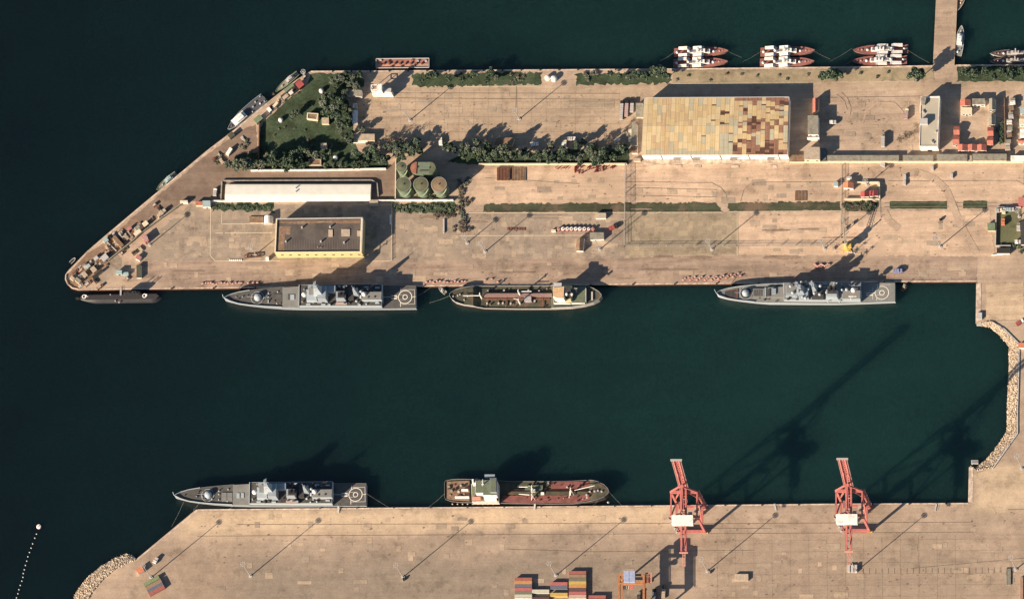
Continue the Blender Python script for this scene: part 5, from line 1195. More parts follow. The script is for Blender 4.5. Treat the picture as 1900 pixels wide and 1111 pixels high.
def tanker_d():
    c = P(970, 552, WZ); t = thing('tanker', 'small tanker with olive deck and white superstructure at its right end', 'ship', c)
    st = [(834.3, 546, 549, 4.6), (837, 543, 553.5, 4.5), (845, 537.8, 560.3, 4.2), (859, 533.6, 564.6, 3.9), (879, 531.6, 567.6, 3.0), (886, 531.4, 570, 1.2), (900, 531.2, 572.2, .6), (960, 531.0, 573, .4), (1022, 530.8, 572.8, .5), (1027, 529, 570.8, 3.0), (1060, 529, 569.5, 3.0), (1085, 530, 565.5, 3.1), (1101, 535, 561, 3.3), (1111, 541, 555.5, 3.5), (1116, 547, 549.5, 3.6)]
    hull(t, c, st, mat('tanker_hull', (.34, .34, .32), .6, .2), M_TDECK, .8, bulwark=.9, bm=mat('bulwark_grey', (.26, .27, .26)))
    b = lambda name, q, z1, z0, m, k=1.0: (MB(c).taper(q, z0, z1, k) if k != 1 else MB(c).quad(q, z1, z0)).build(name, m, t)
    b('forecastle', [(861, 535), (878, 533), (878, 566), (861, 563.5)], 4.2, 2.8, M_TDECK)
    b('pipe_trunk', rect(897, 544, 1024, 549.5), 3.2, .3, mat('trunk_pink', (.24, .16, .145), var=.2))
    for i in range(3): MB(c).tube(P(895, 553+i*1.4, 1.2), P(1020, 553+i*1.4, 1.2), .22).build('deck_pipe', M_RUST, t)
    for u, v in ((903.5, 562.5), (925, 562.5), (933, 562), (947.5, 563), (992, 558), (905, 540), (935, 539), (980, 538), (1000, 540)):
        MB(c).cyl(P(u, v, 1.5), .7, .3, 1.7, n=10).build('hatch', M_LGREY, t)
    for pts, hgt in (((893.5, 552, 2), 11), ((965.5, 548, 1), 12), ((965, 563, 1), 10)):
        p = P(*pts); k = MB(c); k.tube((p.x, p.y, .3), (p.x, p.y, hgt), .75, .4); k.beam((p.x, p.y-1.2, hgt-1), (p.x, p.y+1.2, hgt-1), .4); k.build('king_post', M_WHITE, t)
    for a, e in (((859, 548.5, 6), (893, 548.3, 6)), ((966, 540.5, 7), (986, 540.5, 7)), ((962, 556, 4), (953, 553.6, 5))): MB(c).tube(P(*a), P(*e), .28).build('derrick_boom', M_WHITE, t)
    b('pump_house', rect(972.5, 549.5, 985.5, 558.5), 3.5, .3, mat('mauve_grey', (.33, .31, .33)))
    b('catwalk', rect(938, 552, 940, 568), 1.6, 1.2, M_RUST); b('catwalk', rect(1006, 551, 1008, 568), 1.6, 1.2, M_RUST)
    b('poop_house', [(1026, 531), (1060, 531), (1058, 562.5), (1027, 562.5)], 5.6, 2.85, M_WHITE)
    b('poop_deck', [(1026.5, 531.4), (1086, 531.2), (1085, 562), (1027.4, 562)], 5.7, 5.61, M_TGREEN)
    b('after_house', [(1060, 531.2), (1086, 532), (1085, 562), (1059.8, 562.4)], 5.6, 2.85, M_WHITE)
    b('bridge_house', [(1026, 533), (1047, 531.5), (1046, 553.5), (1034, 553.5), (1026, 550)], 15.5, 5.72, M_WHITE)
    b('bridge_roof', [(1026.3, 533.4), (1046.6, 532), (1045.6, 552.8), (1034.2, 552.8), (1026.3, 549.5)], 15.6, 15.51, mat('buff_roof', (.52, .36, .20)))
    b('bridge_wing', [(1027, 524.5), (1042, 524.5), (1042, 532), (1027, 532)], 15, 14, M_LGREY); b('bridge_wing', [(1030, 553), (1046, 553), (1046, 556), (1030, 556)], 15, 14, M_WHITE)
    b('funnel', rect(1047.5, 540, 1064, 555), 15, 5.72, M_NDARK, .85)
    for u, v in ((1051, 546.2), (1061, 546.4)): MB(c).cyl(P(u, v, 15.4), .8, 14.5, 16.2, n=12).build('exhaust', M_WHITE, t)
    for u, v in ((1053, 557.5), (1053, 533)):
        g = MB(c); g.taper(rect(u-8.5, v-3, u+8.5, v+3), 6.6, 8.2, .8); g.build('lifeboat', mat('lifeboat_yellow', (.60, .52, .26)), t)
    p = P(1070, 541, 6); m = MB(c); m.tube(p, p+Vector((0, 0, 9)), .25, .12); m.beam(p+Vector((-1.5, 0, 7)), p+Vector((1.5, 0, 7)), .25); m.build('antenna_mast', M_WHITE, t)
    random.seed(62)
    for _ in range(30):
        u, v = random.uniform(890, 1020), random.choice([random.uniform(534, 543), random.uniform(556, 569)]); s_ = random.uniform(.4, 1.3); b('deck_gear', rect(u-s_, v-s_*.7, u+s_, v+s_*.7), random.uniform(.9, 1.9), .35, random.choice([M_RUST, M_TGREEN, M_SHADE, M_GREYR]))
    b('winch', rect(1097, 541, 1100, 556), 4.2, 3.2, M_LGREY); b('bulkhead', rect(1086, 533.5, 1087.5, 560), 5.8, 3.1, M_LGREY)
    for u, v in ((849, 548), (853, 546), (867, 549), (861, 556), (840.5, 549.5)): MB(c).box(u-1.2, v-1, u+1.2, v+1, 5, 4).build('winch', M_LGREY, t)
tanker_d()

def tanker_e():
    c = P(980, 915, WZ); t = thing('tanker', 'older tanker with red tank deck and tall green-roofed superstructure at the southern quay', 'ship', c)
    st = [(825, 896, 922, 2.6), (826.6, 892, 926, 2.6), (838, 889.2, 930, 2.6), (852, 888.5, 931.5, 2.5), (872, 889, 932, 2.4), (924, 891, 932.5, 2.2), (945, 893, 933.5, 2.0), (1025, 893, 934.5, 2.0), (1064, 892.2, 934, 2.1), (1092, 890.6, 930, 2.6), (1099, 890.6, 928.4, 4.0), (1108, 892.6, 926, 4.2), (1121, 899, 921, 4.5), (1128, 906, 915.5, 4.8), (1130, 910.5, 912, 4.9)]
    hull(t, c, st, M_NDARK, M_TDECK, .8, bulwark=.8, bm=mat('bulwark_dark', (.17, .17, .17)))
    b = lambda name, q, z1, z0, m, k=1.0: (MB(c).taper(q, z0, z1, k) if k != 1 else MB(c).quad(q, z1, z0)).build(name, m, t)
    b('tank_deck', [(934, 918.5), (1095, 917.5), (1094, 927), (1070, 932), (950, 932.3), (928, 929)], 2.9, 1.8, M_TRED)
    b('tank_deck', [(1022, 893.6), (1093, 892.5), (1095, 903), (1070, 905.5), (1022, 906)], 2.9, 1.8, M_TRED)
    random.seed(61)
    for _ in range(34):
        u, v = random.uniform(945, 1090), random.choice([random.uniform(894, 906), random.uniform(919, 930)]); s_ = random.uniform(.5, 1.6); b('deck_gear', rect(u-s_, v-s_*.7, u+s_, v+s_*.7), 2.92+random.uniform(.3, 1.4), 1.9, random.choice([M_RUST, M_TDECK, M_SHADE, M_LGREY]))
    b('gangway', rect(940, 911, 1098, 915.8), 4.2, 1.8, M_TDECK)
    for i in range(3): MB(c).tube(P(942, 908+i*1.2, 3), P(1090, 908+i*1.2, 3), .2).build('deck_pipe', M_RUST, t)
    b('poop_deck', [(829, 893), (871, 891), (871, 929), (829, 926.5)], 3.0, 2.2, M_BROWNR)
    random.seed(6)
    for _ in range(16):
        u, v = random.uniform(832, 868), random.uniform(893, 921); s_ = random.uniform(.8, 2.4); b('deck_gear', rect(u-s_, v-s_*.7, u+s_, v+s_*.7), 3.02+random.uniform(.4, 1.8), 3.01, random.choice([M_LGREY, M_RUST, M_GREYR, M_SHADE]))
    b('deck_house', rect(844, 920, 870, 922.8), 5.2, 3.02, M_WHITE); b('deck_house', rect(856, 906.5, 868, 909), 5.6, 3.02, M_WHITE)
    b('after_house', [(874, 897), (925, 897), (925, 931), (876, 931)], 7.5, 1.9, mat('worn_white', (.50, .46, .42), var=.25, scale=.4))
    b('boat_deck', [(875, 897.3), (924.5, 897.3), (924.5, 929), (876.5, 929)], 7.6, 7.51, M_TGREEN)
    b('accommodation', [(882, 891), (921, 889), (921, 918), (896, 918), (896, 914), (882, 914)], 16, 7.62, M_WHITE)
    b('bridge_roof', [(882.4, 891.3), (920.6, 889.4), (920.6, 917.6), (896.3, 917.6), (896.3, 913.5), (882.4, 913.5)], 16.12, 16.01, M_TGREEN)
    b('bridge_house', [(909, 886.5), (921, 886), (921, 912.5), (909, 912.5)], 19, 16.14, M_NAVY)
    b('bridge_top', [(909.5, 887), (920.5, 886.5), (920.5, 912), (909.5, 912)], 19.1, 19.01, M_TGREEN)
    b('bridge_wing', [(899, 879.5), (918, 879.5), (918, 886), (899, 886)], 13.5, 12.6, M_NAVY); b('bridge_wing', [(912, 914), (919.5, 914), (919.5, 918.4), (912, 918.4)], 16, 15, M_WHITE)
    b('funnel', [(877, 893), (890, 891.5), (890, 901), (878, 901)], 14.5, 7.62, M_WHITE, .8)
    b('funnel_cap', rect(878.5, 888, 888, 894.5), 15, 14.51, M_BLACK)
    p = P(898, 899.5, 14); m = MB(c); m.tube(p, p+Vector((0, 0, 9)), .5, .2); m.beam(p+Vector((0, -2.4, 6)), p+Vector((0, 2.4, 6)), .35); m.beam(p+Vector((-1.2, -1, 4)), p+Vector((1.2, 1, 4)), .35); m.build('antenna_mast', M_WHITE, t)
    for u, v in ((885, 924.5), (907, 925.5)):
        if u < 900: g = MB(c); g.taper(rect(u-8, v-3, u+8, v+3), 8.0, 9.8, .8); g.build('lifeboat', mat('lifeboat_red', (.50, .22, .16)), t)
    b('side_house', [(897, 918.5), (921, 918.5), (921, 927), (899, 927)], 10.2, 7.62, M_WHITE)
    for i in range(9): b('fender', rect(838+i*9.4, 933.5, 840.4+i*9.4, 935), 1.2, .2, M_LGREY)
    b('mid_house', [(975, 900), (1007, 899), (1007, 918), (972, 918)], 3.4, 1.9, M_TGREEN)
    for u0, v0, hh in ((990, 910, 13), (990, 923, 11), (1062, 914, 12)):
        p = P(u0, v0, 2.5); k = MB(c); k.tube((p.x, p.y, 2), (p.x, p.y, hh), .6, .35); k.beam((p.x, p.y-1.6, hh*.85), (p.x, p.y+1.6, hh*.85), .45); k.beam((p.x-1.4, p.y-2, 2), (p.x, p.y, hh*.8), .35); k.beam((p.x+1.4, p.y-2, 2), (p.x, p.y, hh*.8), .35); k.build('king_post', M_WHITE, t)
    for a, e in (((963, 902.8, 9), (979, 902.8, 9)), ((963, 916, 8), (982, 917.5, 8)), ((1066, 909, 7), (1103, 900.3, 7)), ((1058, 909, 7), (1056, 923, 7))): MB(c).tube(P(*a), P(*e), .28).build('derrick_boom', M_WHITE, t)
    b('deck_box', rect(1003.5, 912.5, 1009.5, 916.5), 5, 3.42, M_WHITE); b('deck_box', rect(985, 907, 993, 911.5), 5.5, 3.42, M_WHITE)
    b('forecastle', [(1100, 893), (1109, 894.5), (1121, 901), (1127, 908), (1127, 913), (1120, 919.5), (1108, 924.5), (1100, 926.5)], 4.6, 3.6, M_TDECK)
    for u, v in ((1094, 911), (1103, 910.5), (1088, 917), (1088.5, 921.5), (1109, 909), (1116, 911)): MB(c).box(u-1.5, v-1.2, u+1.5, v+1.2, 5.6, 4).build('winch', M_LGREY, t)
tanker_e()

def submarine():
    c = P(222, 552, WZ); t = thing('submarine', 'black submarine lying low in the water off the pier tip', 'submarine', c)
    a, b_ = P(142, 553.5, WZ), P(303, 551.5, WZ); ax = (b_-a).normalized(); n = Vector((-ax.y, ax.x, 0)); L = (b_-a).length; m = MB(c); K = 24; J = 14; vs = []
    for i in range(K+1):
        x = i/K; r = 4.4*min(1, (max(1e-3, x)/.22)**.6)*min(1, (max(1e-3, 1-x)/.09)**.5)
        for j in range(J):
            an = 2*math.pi*j/J; p = a+ax*L*x+n*r*math.cos(an); vs.append((p.x, p.y, WZ-1.2+r*.85*math.sin(an)))
    m.add(vs, [[i*J+j, i*J+(j+1) % J, (i+1)*J+(j+1) % J, (i+1)*J+j] for i in range(K) for j in range(J)]); m.build('pressure_hull', M_SUB, t, True)
    dk = MB(c); dk.quad([(152, 547.5), (290, 545), (295, 549), (290, 553.5), (160, 555.5), (148, 552)], WZ+3.0, WZ+1.5); dk.build('casing_deck', mat('casing', (.034, .033, .036)), t)
    sl = MB(c); sl.taper([(233, 544.5), (262, 544), (264, 546.5), (262, 549), (233, 549.5), (230, 547)], WZ+3.01, WZ+9, .9); s = sl.build('sail', M_SUB, t)
    for u in (240, 249, 254): MB(c).tube(P(u, 544, WZ+7)+Vector((0, -.5, 0)), P(u, 544, WZ+7)+Vector((0, -.5, 6)), .3).build('periscope', M_NDARK, s)
    for u, v in ((155.8, 550.2), (267.8, 548.6)):
        o = MB(c); o.ring(P(u, v, WZ+3.1), .95, 1.55, WZ+3.12, 20); o.cyl(P(u+3.6, v-1.2, WZ+3.1), .8, WZ+3.01, WZ+3.5, n=8); o.build('marker_ring', M_WHITE, t)
    for u, v in ((163, 550.5), (205, 547), (221, 561), (214, 558.5), (240, 548)): MB(c).cyl(P(u, v, WZ+2.5), .45, WZ+2, WZ+3.2, n=8).build('bollard', M_LGREY, t)
    MB(c).quad([(141, 551), (148, 552), (147, 554.5), (140, 554)], WZ+2.2, WZ-1).build('rudder', M_SUB, t)
submarine()

# missile boats: built once along +x (bow forward), z = 0 at the waterline
def missile_boat(deckm=None, hullm=None, grey=False):
    t = thing('missile_boat', 'x', 'patrol boat', (0, 0, 0)); Lh = 19.4
    prof = [(-Lh, 3.2), (-10, 3.55), (0, 3.6), (8, 3.4), (13, 2.5), (17, 1.2), (19.4, .05)]
    zd = [1.9, 1.9, 2.0, 2.3, 2.8, 3.2, 3.6]; k = len(prof)
    N = [Vector((x, w, z)) for (x, w), z in zip(prof, zd)]; S = [Vector((x, -w, z)) for (x, w), z in zip(prof, zd)]
    h = MB()
    for Q, sg in ((N, 1), (S, -1)):
        lo = [Vector((p.x-(1.2 if i == k-1 else 0), p.y*.78, -1.2)) for i, p in enumerate(Q)]; h.add(Q+lo, [[i, i+1, k+i+1, k+i] for i in range(k-1)])
    h.add([N[0], S[0], Vector((-Lh, -2.5, -1.2)), Vector((-Lh, 2.5, -1.2))], [[0, 1, 2, 3]]); h.build('hull', hullm or mat('faded_red_hull', (.20, .13, .125)), t)
    d = MB(); d.add([p-Vector((0, 0, .1)) for p in N+S], [[i, k+i, k+i+1, i+1] for i in range(k-1)]); d.build('deck', deckm or M_OXIDE, t)
    wm = M_LGREY if grey else M_WHITE
    if not grey:
        for x0 in (-15.8, -5.6):
            for y in (2.55, -2.55):
                l = MB(); l.add([(x0, y-.95, 2.6), (x0, y+.95, 2.6), (x0, y+.95, 4.2), (x0, y-.95, 4.2), (x0+6.2, y-.95, 3.1), (x0+6.2, y+.95, 3.1), (x0+6.2, y+.95, 5.0), (x0+6.2, y-.95, 5.0),
                                (x0+7.9, y-.9, 3.3), (x0+7.9, y+.9, 3.3), (x0+7.9, y+.9, 3.7), (x0+7.9, y-.9, 3.7)],
                      [[0, 3, 2, 1], [0, 4, 7, 3], [1, 2, 6, 5], [3, 7, 6, 2], [0, 1, 5, 4]]); l.add([(x0+6.2, y-.95, 3.1), (x0+6.2, y+.95, 3.1), (x0+6.2, y+.95, 5.0), (x0+6.2, y-.95, 5.0), (x0+7.9, y-.9, 3.3), (x0+7.9, y+.9, 3.3), (x0+7.9, y+.9, 3.7), (x0+7.9, y-.9, 3.7)], [[0, 4, 7, 3], [1, 2, 6, 5], [3, 7, 6, 2], [4, 5, 6, 7]], 1)  # front slope takes the grey slot: its shade is put into the colour
                o = l.build('missile_launcher', [wm, M_NAVY], t); c_ = MB().lbox(x0+1, x0+5, y-.5, y+.5, 1.9, 2.7); c_.build('launcher_cradle', M_NAVY, o)
    s = MB(); s.lbox(-9.6, 6.4, -1.3, 1.3, 1.9, 4.0); s.lbox(-3, 3.2, -1.15, 1.15, 4.002, 5.4); s.build('deckhouse', wm if not grey else M_LGREY, t)
    MB().lbox(3.21, 3.3, -1, 1, 4.4, 5.2).build('bridge_window', M_GLASS, t)
    rf = MB(); rf.lbox(-9.2, -6.4, -1.0, 1.0, 4.003, 4.5); rf.lbox(-5.6, -3.4, -.7, .7, 4.003, 4.35); rf.lbox(3.4, 4.3, -1.1, 1.1, 4.003, 4.25)
    
    for x in (-1.6, .6, 4.6): rf.lbox(x, x+.9, -.8, .8, 5.402 if x < 3 else 4.002, 5.6 if x < 3 else 4.3)
    rf.build('roof_gear', M_NDECK2, t)
    m = MB(); m.tube((-.8, 0, 5.4), (-1.2, 0, 12), .3, .12); m.beam((-1, -1.6, 9), (-1, 1.6, 9), .2); m.beam((-1, -.9, 10.6), (-1, .9, 10.6), .9, .25); m.build('mast', M_LGREY, t)
    p = MB(); p.cyl((-8.4, 0), .7, 4.002, 4.6, n=10); p.dome((-8.4, 0), .95, 4.9, .9, 12, 4, full=True); p.build('fire_control', wm, t)
    for x in (8.9, -16.9):
        g = MB(); g.cyl((x, 0), .95, 1.9, 2.9, .9, 12); g.dome((x, 0), .9, 2.9, .8, 12, 4); o = g.build('gun_turret', M_WHITE, t, True)
        b = MB(); sg = 1 if x > 0 else -1
        for y in (-.25, .25): b.tube((x+sg*.6, y, 3.2), (x+sg*2.3, y, 3.4), .08, n=5)
        b.build('gun_barrel', M_NAVY, o)
    a = MB(); a.lbox(12.4, 13.4, -.5, .5, 2.7, 3.2); a.lbox(15, 15.5, -.2, .2, 3, 3.4); a.build('anchor_winch', mat('winch_pink', (.5, .3, .25)), t)
    return t
MBT = missile_boat(); firstb = [True]
for (u, v, rz, pos, pair) in ((1301, 96.5, 0, 'outer', 'left-hand pair'), (1300, 116.5, 0, 'inner', 'left-hand pair'), (1461.5, 95.5, 0, 'outer', 'middle pair'), (1460.5, 115.8, 0, 'inner', 'middle pair'), (1633.5, 92.5, math.pi, 'outer', 'right-hand pair'), (1631.5, 112.5, math.pi, 'inner', 'right-hand pair')):
    lab = f'red-decked missile boat with white launchers, {pos} boat of the {pair} at the northern quay'; c = P(u, v, WZ+2.2); c.z = WZ
    if firstb[0]: MBT.location = c; MBT.rotation_euler = (0, 0, rz); MBT['label'] = lab; MBT['group'] = 'red missile boats moored in pairs'; firstb[0] = False
    else: dup(MBT, c, rz, lab, 'red missile boats moored in pairs')
GB = missile_boat(mat('brown_grey_deck', (.10, .075, .07), var=.2), M_LGREY, True); GB.name = 'patrol_boat'
GB.location = P(1885, 101, WZ); GB.rotation_euler = (0, 0, math.pi); GB['label'] = 'dark-decked patrol boat, outer of two at the right end of the northern quay'; GB['group'] = 'dark patrol boats'; GB.scale = (.92, .8, 1)
dup(GB, P(1884, 115, WZ), math.pi, 'dark-decked patrol boat, inner of two at the right end of the northern quay', 'dark patrol boats', (.92, .8, 1))

def launch(name, label, cat, u, v, L, W_, ang, hullm, deckm, cabm, cab=(.0, .4), z=1.6, extra=()):
    """small craft, bow along +x"""
    c = P(u, v, WZ+z); c.z = WZ; t = thing(name, label, cat, c); t.rotation_euler = (0, 0, math.radians(ang))
    prof = [(-L/2, W_*.42), (-L*.25, W_*.5), (L*.1, W_*.5), (L*.3, W_*.36), (L*.43, W_*.17), (L/2, .03)]; k = len(prof)
    N = [Vector((x, w, z+(i/k)**2*.9)) for i, (x, w) in enumerate(prof)]; S = [Vector((p.x, -p.y, p.z)) for p in N]; h = MB()
    for Q in (N, S): h.add(Q+[Vector((p.x*.97, p.y*.75, -.8)) for p in Q], [[i, i+1, k+i+1, k+i] for i in range(k-1)])
    h.add([N[0], S[0], Vector((-L*.485, -W_*.3, -.8)), Vector((-L*.485, W_*.3, -.8))], [[0, 1, 2, 3]])
    for Q in (N, S):
        for i in range(k-1): h.beam(Q[i], Q[i+1], .3, .5)
    h.build('hull', hullm, t)
    d = MB(); d.add([p-Vector((0, 0, .12)) for p in N+S], [[i, k+i, k+i+1, i+1] for i in range(k-1)]); d.build('deck', deckm, t)
    if cab:
        x0, x1 = cab[0]*L, cab[1]*L; b = MB(); b.lbox(x0, x1, -W_*.33, W_*.33, z-.1, z+2.0); b.lbox(x0+(x1-x0)*.2, x1-(x1-x0)*.25, -W_*.27, W_*.27, z+2.002, z+3.6); o = b.build('cabin', cabm, t)
        MB().lbox(x1+.005, x1+.08, -W_*.28, W_*.28, z+.9, z+1.7).build('window', M_GLASS, o)
        m = MB(); m.tube(((x0+x1)/2, 0, z+3.6), ((x0+x1)/2, 0, z+7), .15, .08); m.beam(((x0+x1)/2, -W_*.2, z+5.4), ((x0+x1)/2, W_*.2, z+5.4), .15); m.build('mast', M_LGREY, t)
    for x, y, r, mm in extra: MB().cyl((x*L, y*W_), r, z-.1, z+.9, r*.8, 8).build('deck_gear', mm, t)
    return t
launch('patrol_boat', 'grey and white patrol boat moored along the slanting quay, bow pointing down', 'patrol boat', 456.5, 210.5, 34, 8.2, 180+42.5, M_NAVY, mat('slate_deck', (.075, .08, .09)), M_WHITE, (.02, .34), 2.2,
       [(-.35, .2, .6, M_WHITE), (-.3, -.2, .6, M_LGREY), (-.45, .3, .5, M_NLIGHT), (-.45, -.3, .5, M_NLIGHT), (-.2, 0, .7, M_NLIGHT), (.4, 0, .6, M_OXIDE), (-.12, .3, .5, M_LGREY)])
launch('work_boat', 'narrow grey-green work boat moored at the top of the slanting quay', 'boat', 532, 153, 20.5, 4.2, 180+41, M_GREEN, M_GREYR, M_LGREY, (-.3, .0), 1.4, [(.2, 0, .6, M_LGREY), (-.4, .1, .5, M_STEEL)])
launch('work_boat', 'small grey-green boat moored halfway down the slanting quay', 'boat', 309, 337, 18, 4.4, 180+41, M_GREEN, M_GREYR, M_TEAL, (-.3, .05), 1.3, [(.2, 0, .6, M_LGREY), (-.4, .1, .5, M_STEEL)])
launch('dinghy', 'tiny pale dinghy tied up near the pier tip', 'boat', 135, 483.5, 5, 2.0, 45, M_LGREY, M_SHADE, None, None, .6)
launch('patrol_boat', 'pale grey patrol craft moored beside the narrow jetty', 'patrol boat', 1781, 76, 22, 5.6, 84, M_LGREY, M_NDECK2, M_WHITE, (-.15, .2), 1.8, [(-.38, .1, .7, M_WHITE), (.32, 0, .6, M_NLIGHT), (-.28, -.2, .5, M_NAVY)])
launch('sailing_boat', 'small dark boat at the top photo edge beside the jetty', 'boat', 1783, 2, 16, 4.4, 250, M_LGREY, M_BROWNR, M_TANR, (-.3, .0), 1.4, [(.1, .1, .5, M_WHITE)])
launch('dinghy', 'small grey skiff between the frigate stern and the tanker bow', 'boat', 821, 539, 6.5, 2.6, 140, M_LGREY, M_GREYR, M_LGREY, (-.2, .1), .7)
launch('work_boat', 'dark tender in the shade behind the right frigate stern', 'boat', 1680, 531, 8.5, 3, 55, M_NDARK, M_RUST, M_GREYR, (-.2, .1), 1.0)

def barge():
    q = [(698, 109.5), (796, 108.5), (796, 125.5), (698, 126.5)]; c = P(747, 117, WZ); t = thing('barge', 'flat pink-red barge lying off the northern quay', 'barge', c)
    MB(c).quad(q, WZ+1.8, WZ-1).build('hull', M_RUST, t)
    mr = mat('barge_red_deck', (.36, .16, .13), var=.25, scale=.2, dirt=(.15, .07, .06)); mp = mat('barge_pale_deck', (.40, .27, .20), var=.2, scale=.25)
    MB(c).quad(rect(699.5, 110, 794.5, 117), WZ+1.95, WZ+1.81).build('deck', mr, t); MB(c).quad(rect(699.5, 118.2, 762, 125), WZ+1.95, WZ+1.81).build('deck', mat('barge_salmon_deck', (.46, .22, .15), var=.15, scale=.3), t); MB(c).quad(rect(763, 118.2, 794.5, 125), WZ+1.95, WZ+1.81).build('deck', mp, t)
    e = MB(c)
    for a, b in zip(q, q[1:]+q[:1]): e.beam(P(*a, WZ+2.2), P(*b, WZ+2.2), .4, .9)
    e.build('rail', M_LGREY, t)
    for u in range(712, 792, 10): MB(c).box(u-1.1, 116, u+1.6, 119.4, WZ+3.2, WZ+1.96).build('bollard', M_RUST, t)
    for u, v, m in ((726, 124, M_NDARK), (744, 124, M_NDARK), (768, 122, M_NDARK), (706, 112, M_LGREY), (790, 113, M_LGREY), (765, 111, M_RUST), (720, 114, M_RUST), (775, 113.5, M_LGREY)): MB(c).box(u-2, v-1.2, u+2, v+1.2, WZ+3, WZ+1.96).build('deck_gear', m, t)
barge()

for a, za, b, zb, lab in (((772, 550), 4, (800, 533), .3, 'rope from the long frigate stern to the northern quay'), ((796, 562), WZ+.3, (836, 548), 4, 'rope trailing from the tanker bow across the gap'),
    ((341, 930), 5, (318, 977), WZ+.2, 'rope from the southern frigate bow down into the water'), ((370, 932), 5, (358, 946), .3, 'short rope from the southern frigate to the quay corner'), ((432, 938), 4.5, (424, 944), .3, 'short rope amidships of the southern frigate'), ((680, 915), 3, (722, 941), .3, 'rope from the southern frigate stern to the quay'),
    ((825, 915), 3, (794, 941), .3, 'rope from the red tanker stern to the quay'), ((1112, 923), 4, (1100, 938), .3, 'short rope from the red tanker bow shoulder to the quay'), ((1130, 912), 5, (1154, 937.5), .3, 'rope from the red tanker bow to the quay'),
    ((1249, 99), 0, (1225, 113), .3, 'rope from the left missile boat pair back to the quay'), ((1352, 96), 0, (1376, 107), WZ+.2, 'rope from the left missile boat pair forward into the water'), ((1410, 97), 0, (1378, 115), .3, 'rope from the middle missile boat pair back to the quay'), ((1512, 96), 0, (1540, 110), WZ+.2, 'rope from the middle missile boat pair forward'),
    ((1581, 90), 0, (1540, 114), .3, 'rope from the right missile boat pair forward to the quay'), ((1685, 94), 0, (1724, 117), .3, 'rope from the right missile boat pair back to the quay'), ((1580, 112), 0, (1567, 121), .3, 'short rope from the inner right missile boat bow'), ((246, 555), 0, (262, 537), .3, 'rope from the submarine to the quay')):
    rope(a, za, b, zb, lab)

# gangways and quay posts
def gangway(a, za, b, zb, label):
    p, q = P(a[0], a[1], za), P(b[0], b[1], zb); t = thing('gangway', label, 'gangway', p); MB(p).beam(p, q, 1.1, .2).build('walkway', M_LGREY, t)
    d = (q-p).normalized().cross(Vector((0, 0, 1))).normalized()*.55; r = MB(p)
    for s in (-1, 1): r.beam(p+d*s+Vector((0, 0, 1)), q+d*s+Vector((0, 0, 1)), .1); r.beam(p+d*s, p+d*s+Vector((0, 0, 1)), .1); r.beam(q+d*s, q+d*s+Vector((0, 0, 1)), .1)
    r.build('handrail', M_STEEL, t)
gangway((628, 936), 2.5, (628, 951), .2, 'gangway from the southern frigate to the terminal quay'); gangway((993, 932), 2.2, (992, 945), .2, 'gangway from the red tanker to the terminal quay'); gangway((224, 548), WZ+3.2, (224.5, 533), .2, 'thin gangway from the submarine to the quay')
gangway((1437, 934), .3, (1440, 947), .2, 'grey ramp on the terminal quay edge between the cranes'); gangway((1738, 934), .3, (1735, 947), .2, 'grey ramp on the terminal quay edge right of the cranes')
bo = MB(); bo.cyl((0, 0), .32, 0, .5, .25, 8); bo.cyl((0, 0), .45, .5, .75, .4, 8); bo = bo.build('bollard', M_NDARK); fb = True
for pts, lab, grp in ((((560, 942.8), (1790, 934)), 'small dark bollard on the edge of the southern terminal quay', 'bollards of the southern quay'), (((280, 536), (1680, 523.5)), 'small dark bollard on the edge of the northern basin quay', 'bollards of the basin quay'), (((600, 133.5), (1230, 129.2)), 'small dark bollard on the sea side quay edge', 'bollards of the sea side quay')):
    for k in range(18):
        f = (k+.5)/18; c = P(pts[0][0]+(pts[1][0]-pts[0][0])*f, pts[0][1]+(pts[1][1]-pts[0][1])*f, 0)
        o = bo if fb else bo.copy()
        if not fb: COL.objects.link(o)
        fb = False; o.location = c; o.scale = (1.5,)*3; tag(o, lab, 'bollard', grp)
